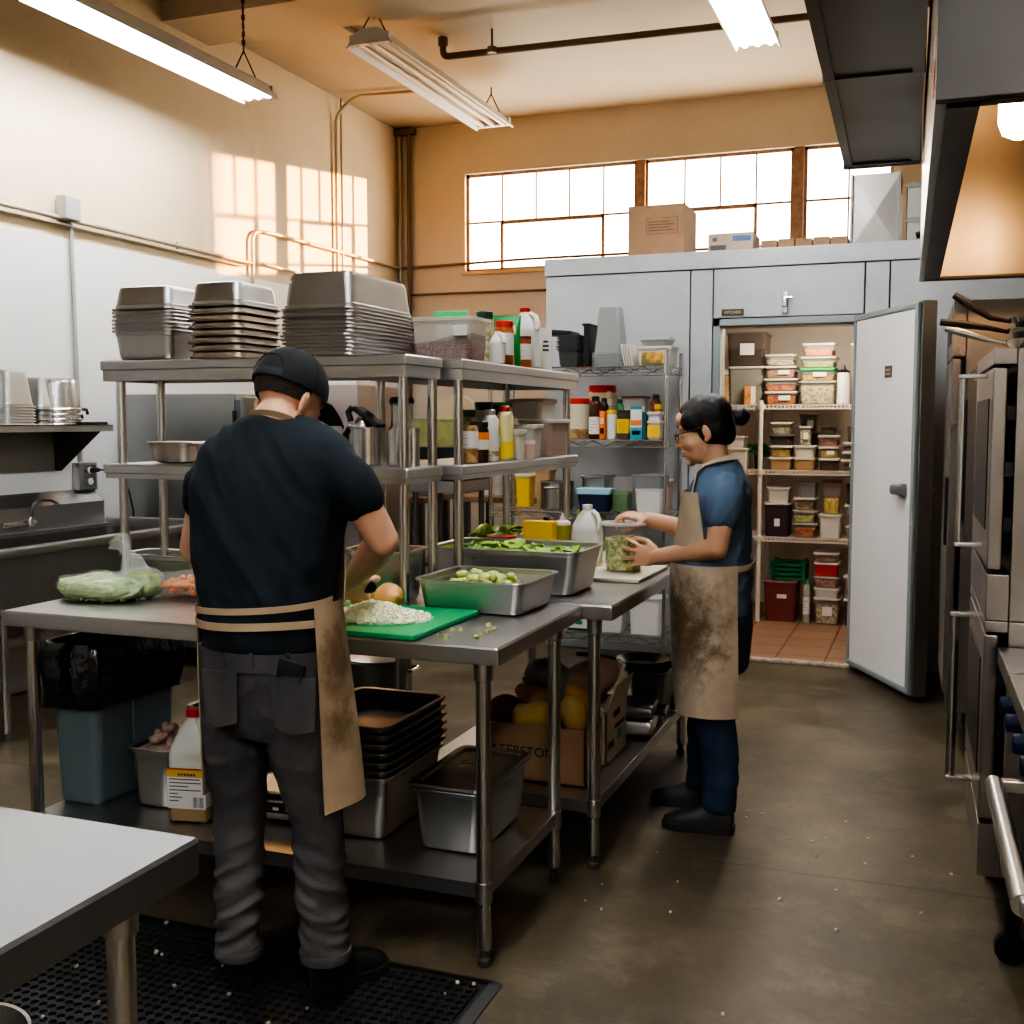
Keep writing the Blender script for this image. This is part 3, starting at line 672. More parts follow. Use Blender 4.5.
def tub(label, loc, w, d, h, body=None, lid=None, food=None, fill=.75, rz=0., group=None, cat='food container', paper=None, name='food_container', tp=None, lidh=.010):
    """lidded rectangular food container; parts: body, lid, contents, paper label"""
    t = thing(name, label, cat, loc, rz, group); tp = min(.012, w*.06) if tp is None else tp; r = min(.02, w*.15)
    hb = h-(lidh if lid else 0)
    tub_geo(w-.006, d-.006, hb, tp, r).build('body', body or CLEAR, t)
    if food:
        f = (hb-.01)*fill; k = tp*(1-fill)
        g = Geo(); lp = [rr(w-2*tp-.018, d-2*tp-.018, r*.7, .007), rr(w-2*k-.018, d-2*k-.018, r*.7, .007+f*.85)]
        top = rr(w-2*k-.03, d-2*k-.03, r*.7, .007+f); lp.append([(x, y, z+random.uniform(-.07, .07)*f) for x, y, z in top]); lp.append([(x*.5, y*.5, z+f*.05) for x, y, z in top])
        g.loft(lp); n = int(26 if w > .1 else 10)
        for i in range(n):
            q = min(w, d)*random.uniform(.07, .12); g.ball((random.uniform(-.40, .40)*(w-2*k-.05), random.uniform(-.42, .42)*(d-2*k-.05), .007+f*random.uniform(.85, 1.0)), (q, q*.8, min(q*.6, hb*.12)), 7, 5, Matrix.Rotation(random.uniform(0, 3), 3, 'Z'))
        g.build('contents', food, t, smooth=50)
    if lid:
        g = Geo(); g.loft([rr(w+.004, d+.004, r, hb-.004), rr(w+.006, d+.006, r, hb), rr(w+.006, d+.006, r, h-.002), rr(w, d, r, h), rr(w-.02, d-.02, r, h), rr(w-.026, d-.026, r*.8, h-.003)]); g.build('lid', lid, t)
    if paper:
        x, z, pw, ph = paper; g = Geo(); k = tp*(1-z/h)
        g.bb(w*x-pw/2, w*x+pw/2, -d/2+k-.0005, -d/2+k+.003, z-ph/2, z+ph/2); g.build('paper_label', LABELW, t)
    return t
def bottle(label, loc, r, h, body, capm=None, kind='bottle', paper=None, bandm=None, rz=0., group=None, name='bottle', cat='bottle', square=False):
    t = thing(name, label, cat, loc, rz, group)
    if kind == 'bottle': pr = [(r*.9, 0), (r, .006), (r, h*.62), (r*.85, h*.70), (r*.42, h*.82), (r*.36, h*.9)]; c = [(r*.42, h*.885), (r*.43, h*.99), (r*.36, h)]
    elif kind == 'squeeze': pr = [(r*.9, 0), (r, .006), (r, h*.76), (r*.9, h*.79), (r*.8, h*.80)]; c = [(r*.92, h*.79), (r*.92, h*.84), (r*.35, h*.88), (r*.12, h)]
    elif kind == 'jar': pr = [(r*.93, 0), (r, .006), (r, h*.80), (r*.88, h*.86), (r*.86, h*.88)]; c = [(r*.93, h*.86), (r*.95, h*.87), (r*.95, h*.99), (r*.9, h)]
    elif kind == 'tall': pr = [(r*.92, 0), (r, .006), (r, h*.80), (r*.7, h*.88), (r*.5, h*.9)]; c = [(r*.62, h*.88), (r*.62, h*.98), (r*.5, h)]
    elif kind == 'can': pr = [(r, 0), (r, h)]; c = [(r*1.03, h-.008), (r*1.03, h+.004), (r*.95, h+.005)]
    n = 4 if square else 20
    g = Geo()
    if square: g.loft([rr(a*1.8, a*1.8, a*.35, z) for a, z in pr])
    else: g.lathe(pr, (0, 0, 0), n)
    g.build('body', body, t, smooth=50)
    if capm is not None: g = Geo(); g.lathe(c, (0, 0, 0), 18); g.build('cap', capm, t)
    if paper is not None:
        z0, z1, pm = paper; g = Geo()
        if square: g.loft([rr(r*1.8+.002, r*1.8+.002, r*.35, h*z0), rr(r*1.8+.002, r*1.8+.002, r*.35, h*z1)], False, False)
        else: g.loft([circ(r+.0012, h*z0, 20), circ(r+.0012, h*z1, 20)], False, False)
        p = g.build('label', pm, t)
        g = Geo()
        for k in range(4):
            zz = h*(z0+(z1-z0)*(.2+.18*k))
            if square: g.bb(-r*.6, r*random.uniform(.1, .6), -r*.9-.003, -r*.9-.001, zz, zz+h*.008)
            else:
                a0 = -PI/2-.7; na = random.randint(4, 9)
                g.loft([[((r+.0022)*math.cos(a0+a*.14), (r+.0022)*math.sin(a0+a*.14), zz+e) for a in range(na)] for e in (0, h*.01)], False, False, closed=False)
        g.build('print', INK, p)
    if bandm is not None:
        z0, z1, bm_ = bandm; g = Geo()
        if square: g.loft([rr(r*1.8+.003, r*1.8+.003, r*.35, h*z0), rr(r*1.8+.003, r*1.8+.003, r*.35, h*z1)], False, False)
        else: g.loft([circ(r+.002, h*z0, 20), circ(r+.002, h*z1, 20)], False, False)
        g.build('label_band', bm_, t)
    return t
def carton(label, loc, w, d, h, m, panels=(), rz=0., group=None, name='carton', cat='box', flap=None):
    """printed box; panels = (x0, x1, z0, z1, material) as fractions of its front"""
    t = thing(name, label, cat, loc, rz, group)
    g = Geo(); g.bb(-w/2, w/2, -d/2, d/2, 0, h, bev=.003); g.build('body', m, t)
    for x0, x1, z0, z1, pm in panels:
        g = Geo(); g.bb(w*x0-w/2, w*x1-w/2, -d/2-.0015, -d/2+.001, h*z0, h*z1); g.build('printed_panel', pm, t)
    return t
def fit(x0, x1, ytop, Y, z):
    """size of something standing at depth Y on height z and seen between columns x0 and x1: centre, width, height"""
    xm = (x0+x1)/2; p = atY(x0, ytop, Y); q = atY(x1, ytop, Y); m = atY(xm, ytop, Y)
    return (p.x+q.x)/2, q.x-p.x, m.z-z
CARD2 = mat('brightened_cardboard', (.52, .32, .17), .75, var=.12, vscale=7)  # lighter copy of the cardboard, colour raised against the shade under the table
CARD = mat('corrugated_cardboard', (.30, .18, .10), .75, var=.12, vscale=7, bump=.05)
CARDP = mat('pale_cardboard', (.46, .36, .28), .75, var=.1, vscale=7)
# ------------------------------------------------------------------ condiments on the second over-shelf
def on(px, X):                 # place on the overshelf behind column px at distance X from the axis
    p = atX(px, 423, X); return p.x, p.y
def hgt(px, ytop, X, z): return atX(px, ytop, X).z-z
zt = Z1+.002; zm = Z2+.002
# --- top tier
t = tub('large clear bin half full of brown grain on the top tier', (-1.625, 3.67, zt), .25, .17, .145, mat('hazy_clear_bin', (.80, .77, .72), .3, alpha=.26), None, None)
g = Geo(); lp = [rr(.218, .138, .015, .004), rr(.228, .148, .015, .06)]; lp.append([(x*.97, y*.97, .078+.02*math.sin(x*20)+random.uniform(-.003, .003)) for x, y, z in rr(.228, .148, .015, 0, 8)[::2]]); lp[0] = rr(.218, .138, .015, .004, 8)[::2]; lp[1] = rr(.228, .148, .015, .06, 8)[::2]
lp.append([(0, 0, .075)]*len(lp[0])); g.loft(lp); g.build('grain', GRAIN_C, t, smooth=60)
g = Geo(); g.loft([rr(.262, .182, .02, .140), rr(.262, .182, .02, .15), rr(.24, .16, .02, .152)]); g.build('lid', FROST, t)
g = Geo(); g.bb(.055, .105, -.089, -.084, .085, .12); g.build('paper_label', LABELW, t)
x, y = on(488, -1.545); jug('small white jug standing against the grain bin', (-1.525, 3.88, zt), R(20), .06, .09, .12, None, WHITEP, False, m=WHITEP)
SPICE = mat('paprika', (.30, .06, .015), .5, col2=(.42, .12, .03), vscale=40)
bottle('spice jar with red lid and white label on the top tier', (-1.53, 3.965, zt), .036, .165, SPICE, REDP, 'jar', (.22, .72, LABELW))
def pouch(label, loc, w, h, d, m, m2, rz, panels=()):
    t = thing('pouch', label, 'bag', loc, rz); g = Geo(); loops = []
    for j in range(9):
        k = j/8; dd = d*(math.sin(PI*min(1, k*.75+.25)))**.7+.004; ww = w*(1-.06*math.sin(PI*k))
        loops.append([(x, y+.004*math.sin(k*9), z) for x, y, z in rr(ww, dd, dd*.45, h*k, 4)])
    g.loft(loops); g.build('film', m, t, smooth=60)
    for x0, x1, z0, z1, pm in panels:
        g = Geo(); g.grid(lambda u, v: (w*(x0+(x1-x0)*u)-w/2, -d*.5*(math.sin(PI*min(1, (z0+(z1-z0)*v)*.75+.25)))**.7-.004, h*(z0+(z1-z0)*v)), 4, 4); g.build('printed_panel', pm, t)
    return t
GFOIL = mat('green_foil', (.01, .26, .06), .3, bump=.3, bscale=18); OFOIL = mat('orange_foil', (.72, .36, .08), .3, bump=.3, bscale=18); CRFOIL = mat('cream_print', (.72, .66, .35), .4)
pouch('tall green foil bag with pale print on the top tier', (-1.57, 4.10, zt), .11, .20, .05, GFOIL, None, R(12), ((.3, .85, .62, .8, CRFOIL), (.35, .8, .42, .54, YELLOWP), (.3, .7, .12, .3, LIDG)))
pouch('orange foil bag squeezed between spice jar and green bag', (-1.545, 4.03, zt), .06, .135, .045, OFOIL, None, R(15), ((.2, .8, .3, .6, CRFOIL),))
pouch('pale bag with green folded top behind the grain bin', (-1.70, 3.86, zt), .13, .20, .06, mat('pale_foil', (.62, .66, .52), .4), None, R(6), ((.0, 1.0, .86, .98, LIDG),))
bottle('jar with dark green cap behind the grain bin', (-1.62, 3.99, zt), .034, .205, CREAM_C, DGREEN, 'jar')
jug('large white jug with red cap on the top tier', (-1.565, 4.29, zt), R(14), .13, .13, .245, None, REDCAP, False, m=WHITEP)
bottle('small brown bottle with white label, right beside the large white jug', (-1.512, 4.14, zt), .026, .115, SPICE, mat('brown_cap', (.12, .05, .03), .4), 'can', (.25, .78, LABELW))
carton('narrow white carton with small dark print at the end of the top tier', (-1.535, 4.46, zt), .05, .09, .175, WHITEP, ((.25, .75, .45, .5, INK), (.25, .75, .55, .6, INK), (.3, .7, .65, .7, INK)), R(20))
# --- middle tier
GLASSY = mat('pale_glass', (.72, .66, .55), .15, alpha=.6); SAUCE = mat('brown_sauce', (.05, .015, .008), .2); MUST = mat('mustard_yellow', (.78, .60, .06), .35); PALEY = mat('pale_yellow_plastic', (.76, .68, .36), .4)
SPK = mat('silver_foil_cap', (.30, .29, .28), .35, .7)
bottle('glass jar of tan relish with white label by the overshelf post', (-1.525, 3.615, zm), .03, .15, TAN_C, None, 'jar', (.35, .75, LABELW))
bottle('dark sauce bottle with orange and white label', (-1.525, 3.70, zm), .036, .145, SAUCE, BLACKP, 'jar', (.32, .56, LABELW), (.56, .74, mat('orange_print', (.75, .2, .04), .5)))
bottle('tall white bottle beside the dark sauce bottle', (-1.52, 3.80, zm), .03, .19, LABELW, SPK, 'tall', (.1, .2, CREAM_C))
bottle('yellow mustard bottle, dented', (-1.545, 3.875, zm), .033, .17, MUST, YELLOWP, 'squeeze', (.3, .55, LABELW))
bottle('tall pale yellow bottle with red cap', (-1.515, 3.93, zm), .033, .205, PALEY, REDP, 'tall', None, (.05, .35, MUST))
tub('slim white plastic tub with white lid on the middle tier', (-1.515, 4.05, zm), .065, .08, .115, WHITEF, LIDW)
bottle('small pinkish cup with white lid at the shelf edge', (-1.508, 4.15, zm), .035, .065, PINKP, LIDW, 'can')
tub('grey translucent tub with white lid on the middle tier', (-1.545, 4.26, zm), .11, .11, .135, FROST, LIDW, mat('grey_food', (.36, .34, .32), .6), .85)
tub('container with bright blue lid behind the white tub', (-1.64, 4.10, zm), .13, .10, .14, WHITEF, BLUEP)
tub('navy container stacked on the blue-lidded one', (-1.64, 4.10, zm+.141), .13, .10, .045, NAVY, NAVY)
tub('large clear tub holding pinkish food and an orange block', (-1.565, 4.535, zm), .155, .25, .155, mat('pinkish_clear', (.66, .50, .44), .2, alpha=.5), LIDW, PINK_C, .5)
tub('white tub with pink-edged lid stacked on the large clear tub', (-1.60, 4.49, zm+.156), .15, .20, .085, WHITEF, PINKP)
tub('maroon tub with green lid at the back of the middle tier', (-1.71, 4.31, zm), .13, .12, .225, MAROON, LIDG)
bottle('jar with green and black cap behind the sauce bottles', (-1.64, 3.86, zm), .038, .19, CREAM_C, DGREEN, 'jar')
bottle('pepper bottle with dark ragged cap behind the white bottle', (-1.62, 3.98, zm), .036, .22, GLASSY, BLACKP, 'jar')
# pitchers and pots on the middle tier of the first over-shelf
def pitcher(label, loc, r, h, rz, lid=False, neck=False):
    t = thing('steel_pitcher', label, 'pitcher', loc, rz)
    g = Geo()
    pr = [(r*.95, 0), (r, .005), (r, h*.55), (r*.72, h*.64), (r*.70, h*.95), (r*.78, h)] if neck else [(r*.95, 0), (r, .005), (r, h-.003), (r+.003, h)]
    inner = [(pr[-1][0]-.004, h), (pr[-1][0]-.005, h*.9), (r*.6, .01)]
    g.lathe(pr+inner, (0, 0, 0), 24); g.build('body', STEELB, t, smooth=50)
    g = Geo(); top = h*1.0; q = r if not neck else r*.72
    g.tube([(q*.9, 0, top*.96), (q+.03, 0, top*1.0), (q+.05, 0, top*.82), (q+.042, 0, top*.5), (r*.96, 0, top*.22)], [.010, .012, .012, .010, .008], 8); g.build('handle', BLACKP, t, smooth=60)
    if lid:
        g = Geo(); g.lathe([(q*1.1, h), (q*1.14, h+.008), (q*1.0, h+.02), (.006, h+.024)], (0, 0, 0), 24); l = g.build('lid', BLACKP, t)
        g = Geo(); g.box((q*.9, 0, h+.02), (.05, .03, .016), bev=.006); g.build('thumb_lever', BLACKP, l)
    return t
pitcher('steel pitcher with black handle and open black lid, nearer the man', (-1.765, 3.30, zm), .052, .125, R(160))
t = thing('pitcher_lid', 'black hinged pitcher lid tipped up above the nearer pitcher', 'lid', (-1.765, 3.30, zm+.1265)); g = Geo(); g.box((0.012, 0, .034), (.11, .07, .016), ry=R(35), bev=.006); g.tube([(-.05, 0, .066), (-.065, 0, .05), (-.055, 0, .02)], .011, 8); g.build('cover', BLACKP, t)
g = Geo(); g.lathe([(.03, 0), (.03, .012), (.02, .03)], (-.01, 0, 0), 16); g.build('spout_collar', STEELB, t)
pitcher('tall necked steel coffee server with black lid beside the post', (-1.645, 3.325, zm), .052, .205, R(110), True, True)
pot('low wide steel pot on the middle tier, behind the front post', (-1.58, 3.26-.0, zm), .034, .125, 0, 'loop', STEELB) if False else bottle('narrow steel canister with reddish streak right behind the front post', (-1.592, 3.30, zm), .022, .125, STEELB, None, 'can', None, None, 0, None, 'canister', 'canister')
# tan round paddle and pots seen through the over-shelf stand on a far back counter (see background)
# ------------------------------------------------------------------ on the second table
Tt = T+.001
t = thing('food_tub', 'round clear deli tub of chopped greens on the cream cutting board', 'food container', (-1.118, 4.19, T+.0155))
g = Geo(); r0, r1, hh = .071, .087, .185
g.lathe([(r0-.006, 0), (r0, .004), (r1-.003, hh-.02), (r1+.003, hh-.018), (r1+.003, hh), (r1-.004, hh), (r1-.006, hh-.02), (r0-.004, .007)], (0, 0, 0), 36); g.build('body', CLEAR, t)
g = Geo(); N = 36; loops = [circ(r0-.007, .008, N), circ(r0+.004, .1, N), [(x, y, z+random.uniform(-.006, .006)) for x, y, z in circ(r0+.0055, .125, N)], [(x, y, z+random.uniform(-.006, .006)) for x, y, z in circ(r0*.5, .132, N)], [(0, 0, .13)]*N]
g.loft(loops)
for i in range(620):
    a = random.uniform(0, 6.283); z = random.uniform(.008, .125); rr_ = r0-.009+(r1-r0)*z/hh*.85; b = len(g.v)
    g.box((0, 0, 0), (.010, .004, random.uniform(.005, .012))); g.xf(Matrix.Translation((rr_*math.cos(a), rr_*math.sin(a), z)) @ Matrix.Rotation(a+PI/2, 4, 'Z') @ Matrix.Rotation(random.uniform(-1, 1), 4, 'Y'), b)
g.build('chopped_greens', C('tub_greens', (.72, .74, .34), (.38, .48, .12), 60), t, smooth=0)
g = Geo(); g.lathe([(r1+.004, hh-.006), (r1+.007, hh-.004), (r1+.007, hh+.004), (r1+.002, hh+.006), (r1-.008, hh+.006), (r1-.012, hh+.002), (.004, hh+.002)], (0, 0, 0), 36); g.build('lid', LIDC, t)
# bottle group behind the deep pan
jug('milky oil jug with white cap behind the deep pan of greens', (-1.30, 4.30, Tt), R(8), .125, .10, .26, mat('pale_oil', (.62, .52, .26), .25), WHITEP, False)
bottle('squeeze bottle of green oil with white nozzle top', (-1.405, 4.30, Tt), .036, .222, mat('green_oil', (.30, .27, .05), .25), mat('nozzle_white', (.75, .70, .60), .4), 'squeeze')
carton('open yellow carton with white lower panel behind the deep pan', (-1.475, 4.22, Tt), .125, .06, .195, YELLOWP, ((0.02, .98, .0, .42, LABELW), (.08, .2, .22, .34, INK), (.2, .3, .12, .22, INK)), R(-2))
bottle('black pepper mill sticking up behind the yellow carton', (-1.495, 4.36, Tt), .030, .20, BLACKP, BLACKP, 'bottle')
bottle('round red plastic bowl in the pan beside the yellow carton', (-1.565, 4.03, Tt+.005), .055, .145, REDP, None, 'can', None, None, 0, None, 'bowl', 'bowl')
t = thing('lettuce_pan', 'dark steel pan holding a lettuce head, left of the overshelf post', 'pan', (-1.70, 4.36, Tt))
pan_geo(.13, .40, .12, tp=.01).build('body', STEEL, t); g = Geo(); leafy(g, -.06, .06, -.18, .18, .11, 26, .028, 1.0)
for i in range(9): g.ball((random.uniform(-.035, .035), random.uniform(-.15, .05), .12+random.uniform(0, .03)), (.035, .03, .028), 8, 6)
g.build('lettuce', GREEN1, t)
# ------------------------------------------------------------------ boxes under the second table
def open_box(label, loc, w, d, h, m, flaps=True, rz=0., word=None, panels=()):
    t = thing('cardboard_box', label, 'box', loc, rz); g = Geo(); k = .005
    for x in (-w/2+k/2, w/2-k/2): g.bb(x-k/2, x+k/2, -d/2, d/2, 0, h)
    for y in (-d/2+k/2, d/2-k/2): g.bb(-w/2, w/2, y-k/2, y+k/2, 0, h)
    g.bb(-w/2, w/2, -d/2, d/2, 0, k); g.build('body', m, t, smooth=0)
    if flaps:
        for e in (-1, 1):
            g = Geo(); g.loft([[(e*w/2, -d/2+.01, h), (e*w/2, d/2-.01, h), (e*(w/2-k), d/2-.01, h), (e*(w/2-k), -d/2+.01, h)], [(e*(w/2+.035*flaps), -d/2+.015, h+.10), (e*(w/2+.035*flaps), d/2-.015, h+.10), (e*(w/2+.035*flaps-k), d/2-.015, h+.10), (e*(w/2+.035*flaps-k), -d/2+.015, h+.10)]]); g.build('flap', m, t, smooth=0)
    for x0, x1, z0, z1, pm, side in panels:
        g = Geo()
        if side == 'x': g.bb(w/2-.001, w/2+.0015, d*(x0-.5), d*(x1-.5), h*z0, h*z1)
        else: g.bb(w*(x0-.5), w*(x1-.5), -d/2-.0015, -d/2+.001, h*z0, h*z1)
        g.build('printed_panel', pm, t, smooth=0)
    return t
def text_part(s, size, mtl, parent, loc, rot, name='lettering', ext=.0006):
    c = bpy.data.curves.new(name, 'FONT'); c.body = s; c.size = size; c.extrude = ext; c.align_x = 'CENTER'; c.align_y = 'CENTER'
    o = bpy.data.objects.new(name, c); COL.objects.link(o); dg = bpy.context.evaluated_depsgraph_get(); me = bpy.data.meshes.new_from_object(o.evaluated_get(dg)); bpy.data.objects.remove(o)
    m = bpy.data.objects.new(name, me); COL.objects.link(m); me.materials.clear(); me.materials.append(mtl); m.parent = parent; m.location = loc; m.rotation_euler = rot; return m
bx = open_box('brown cardboard box heaped with bread and squash, dark lettering on its front', (-1.29, 3.70, S+.001), .40, .20, .20, CARD2, 0)
text_part('WATERSTONE', .048, INK, bx, (-.045, -.1015, .105), (PI/2, 0, 0))
b2 = open_box('whitish printed produce box behind the brown cardboard box', (-1.24, 4.0, S+.001), .30, .28, .20, mat('whitish_card', (.66, .54, .42), .75), 1, 0, None, ((.1, .35, .25, .38, INK, 'x'), (.4, .9, .55, .62, INK, 'x'), (.55, .75, .3, .5, LIDG, 'x'), (.35, .65, .78, .9, INK, 'x')))
BREAD = mat('bread_crust', (.42, .24, .10), .7, col2=(.30, .15, .06), vscale=9); SQUASH = mat('yellow_squash', (.72, .45, .08), .45, col2=(.62, .50, .20), vscale=12)
PAPERB = mat('brown_paper_bag', (.36, .24, .17), .75, var=.15, vscale=10, bump=.8, bscale=9)
def loaf(label, loc, sx, sy, sz, rz, tilt, m, name, cat, group):
    g = Geo(); loops = []
    for j in range(9):
        k = -1+2*j/8; q = max(.08, (1-abs(k)**2.6))**.5
        loops.append([(k*sx, y*q, z*q) for (y, z) in [(sy*math.cos(a)*(1+.05*math.sin(3*a+j)), sz*math.sin(a)*(1+.04*math.cos(2*a+j))) for a in [2*PI*i/14 for i in range(14)]]])
    g.loft(loops); g.xf(Matrix.Rotation(tilt, 4, 'Y')); o = g.build(name, m, None, loc, rz, smooth=70); return tag(o, label, cat, group)
loaf('pale yellow squash leaning at the box front near the table leg', (-1.155, 3.665, S+.235), .075, .045, .045, R(60), R(70), SQUASH, 'squash', 'squash', None)
loaf('small orange-yellow squash behind the pale one in the box', (-1.16, 3.745, S+.265), .065, .04, .04, R(20), R(50), mat('orange_squash', (.66, .32, .06), .45), 'squash', 'squash', None)
loaf('long tan bread loaf lying across the cardboard box', (-1.27, 3.70, S+.255), .12, .055, .05, R(10), R(28), BREAD, 'bread_loaf', 'bread', None)
loaf('mottled bread loaf with yellow edge in the middle of the box', (-1.30, 3.66, S+.22), .11, .05, .055, R(-15), R(-18), SQUASH, 'bread_loaf', 'bread', None)
loaf('dark red potato sack slumped in the box behind the corner leg', (-1.42, 3.70, S+.19), .075, .07, .085, 0, 0, mat('dark_red_net', (.12, .02, .02), .7, bump=.8, bscale=60), 'produce_sack', 'sack', None)
loaf('crumpled brown paper bag standing high in the produce box', (-1.20, 3.98, S+.28), .13, .085, .075, R(20), R(-30), PAPERB, 'paper_bag', 'paper bag', None)
loaf('grey crumpled plastic bag beside the brown paper bag', (-1.33, 3.93, S+.29), .10, .07, .075, R(30), R(25), mat('grey_bag', (.20, .19, .18), .4, bump=.9, bscale=16), 'plastic_bag', 'plastic bag', None)
# pans and an appliance at the far end of the shelf
t = thing('waffle_iron', 'two-plate steel sandwich press at the end of the lower shelf', 'appliance', (-1.11, 4.33, S+.001), R(6)); g = Geo(); g.bb(-.09, .09, -.10, .10, .012, .075, bev=.02); g.build('lower_plate', STEEL, t)
g = Geo(); g.bb(-.09, .09, -.10, .10, .082, .13, bev=.015); g.build('upper_plate', STEELD, t)
g = Geo(); g.tube([(.09, -.06, .10), (.13, -.06, .10), (.13, .06, .10), (.09, .06, .10)], .008, 8); g.build('handle', BLACKP, t)
pan('upright dark steel insert beyond the sandwich press', (-1.10, 4.60, S+.001), .17, .26, .22, STEELD)
t = thing('frying_pan', 'black frying pan lying across the dark insert', 'pan', (-1.14, 4.585, S+.2225), R(20)); g = Geo(); g.lathe([(.08, 0), (.115, .03), (.118, .032), (.113, .03), (.078, .005)], (0, 0, 0), 28); g.build('body', BLACKM, t); g = Geo(); g.tube([(-.11, 0, .028), (-.2, 0, .045), (-.28, 0, .05)], [.007, .01, .009], 8); g.build('handle', BLACKM, t)
t = thing('steel_cup', 'steel cup lying on its side by the far table leg', 'cup', (-1.06, 4.755, S+.038), R(-50)); g = Geo(); g.lathe([(.026, -.045), (.035, .045), (.037, .047), (.033, .045), (.023, -.04)], (0, 0, 0), 20); g.xf(Matrix.Rotation(PI/2, 4, 'Y')); g.build('body', STEEL, t)
# ------------------------------------------------------------------ walk-in cooler
CY = 6.985; CX0, CX1 = -2.405, 1.70; CZ = 2.545; CB = 9.25
DX0, DX1, DZ = -1.262, -.44, 2.085
def cooler_mat():
    m, N, L, p = node_mat('cooler_panel_metal'); co = N.new('ShaderNodeTexCoord').outputs['Object']
    a = noise(N, L, co, 1.6, 6, .65); b = noise(N, L, co, 14, 5, .7)
    c = mixrgb(N, L, ramp(N, L, a, .3, .7), (.43, .45, .465), (.55, .57, .585)); c = mixrgb(N, L, math_n(N, L, 'MULTIPLY', ramp(N, L, b, .58, .7), .3), c, (.30, .32, .34))
    L.new(c, p.inputs['Base Color']); p.inputs['Roughness'].default_value = .42; p.inputs['Metallic'].default_value = .25; return m
COOL = cooler_mat(); INW = mat('cooler_inner_wall', (.70, .64, .59), .45, var=.05, vscale=2)
JOINT = mat('dark_joint', (.06, .065, .07), .6)
def panel(x0, x1, z0, z1, n):
    g = Geo(); g.bb(x0+.004, x1-.004, CY, CY+.10, z0+.003, z1-.003, bev=.004); return struct(g.build('wall_cooler_%s' % n, COOL))
xs = [CX0, -1.505, -1.36, DX0-.06]
ZB = 2.435
panel(CX0, -1.45, 0, ZB, 'front'); panel(-1.45, DX0-.045, 0, ZB, 'front'); panel(DX0-.045, DX1+.03, DZ+.045, ZB, 'header'); panel(DX1+.03, DX1+.17, 0, ZB, 'front'); panel(DX1+.17, .75, 0, ZB, 'front'); panel(.75, CX1, 0, ZB, 'front')
g = Geo(); g.bb(CX0-.004, CX1, CY-.012, CY+.1, ZB+.002, CZ, bev=.004); struct(g.build('trim_30', COOL))
g = Geo(); g.bb(CX0+.01, CX1, CY+.005, CY+.095, .0, DZ*0+.001); g.bb(CX0+.02, DX0-.05, CY+.03, CY+.11, .02, CZ-.02); g.bb(DX1+.05, CX1, CY+.03, CY+.11, .02, CZ-.02); g.bb(DX0-.05, DX1+.05, CY+.03, CY+.11, DZ+.05, CZ-.02); struct(g.build('wall_cooler_core', JOINT, smooth=0))
g = Geo(); g.bb(CX0, CX0+.1, CY+.1, CB, 0, CZ); struct(g.build('wall_cooler_left', COOL))
g = Geo(); g.bb(CX0, CX1, CB, CB+.1, 0, CZ); struct(g.build('wall_cooler_back', INW))
g = Geo(); g.bb(CX0+.1, CX0+.11, CY+.11, CB, 0, 2.3); g.bb(CX0+.1, DX0-.05, CY+.11, CY+.12, 0, 2.3); g.bb(DX1+.05, CX1, CY+.11, CY+.12, 0, 2.3); struct(g.build('wall_cooler_lining', INW, smooth=0))
g = Geo(); g.bb(CX0, CX1, CY+.1, CB+.1, 2.3, CZ-.004); struct(g.build('ceiling_cooler', INW))
def tile_mat():
    m, N, L, p = node_mat('brown_floor_tiles'); co = N.new('ShaderNodeTexCoord').outputs['Object']
    b = N.new('ShaderNodeTexBrick'); b.inputs['Scale'].default_value = 1; b.inputs['Brick Width'].default_value = .3; b.inputs['Row Height'].default_value = .3; b.inputs['Mortar Size'].default_value = .006; b.offset = .0
    b.inputs['Color1'].default_value = (.33, .19, .12, 1); b.inputs['Color2'].default_value = (.27, .155, .10, 1); b.inputs['Mortar'].default_value = (.08, .05, .035, 1); L.new(co, b.inputs['Vector'])
    L.new(b.outputs['Color'], p.inputs['Base Color']); p.inputs['Roughness'].default_value = .45; return m
g = Geo(); g.bb(CX0+.1, CX1, CY+.02, CB, 0, .012); struct(g.build('floor_cooler', tile_mat()))
g = Geo(); g.bb(DX0, DX1, CY-.02, CY+.05, 0, .022, bev=.006); struct(g.build('sill_cooler', mat('worn_white_threshold', (.60, .52, .44), .5, col2=(.25, .19, .14), vscale=30)))
# door frame
FRAMEG = mat('grey_door_frame', (.30, .34, .36), .4, .4)
g = Geo()
for x0, x1 in ((DX0-.04, DX0), (DX1, DX1+.03)): g.bb(x0, x1, CY-.012, CY+.12, 0, DZ+.04)
g.bb(DX0-.04, DX1+.03, CY-.012, CY+.12, DZ, DZ+.04); struct(g.build('trim_31', FRAMEG))
g = Geo(); g.bb(DX0-.002, DX0+.012, CY+.02, CY+.118, .02, DZ); g.bb(DX0, DX1, CY+.02, CY+.118, DZ-.012, DZ+.002); struct(g.build('trim_32', mat('cream_jamb', (.72, .66, .56), .45)))
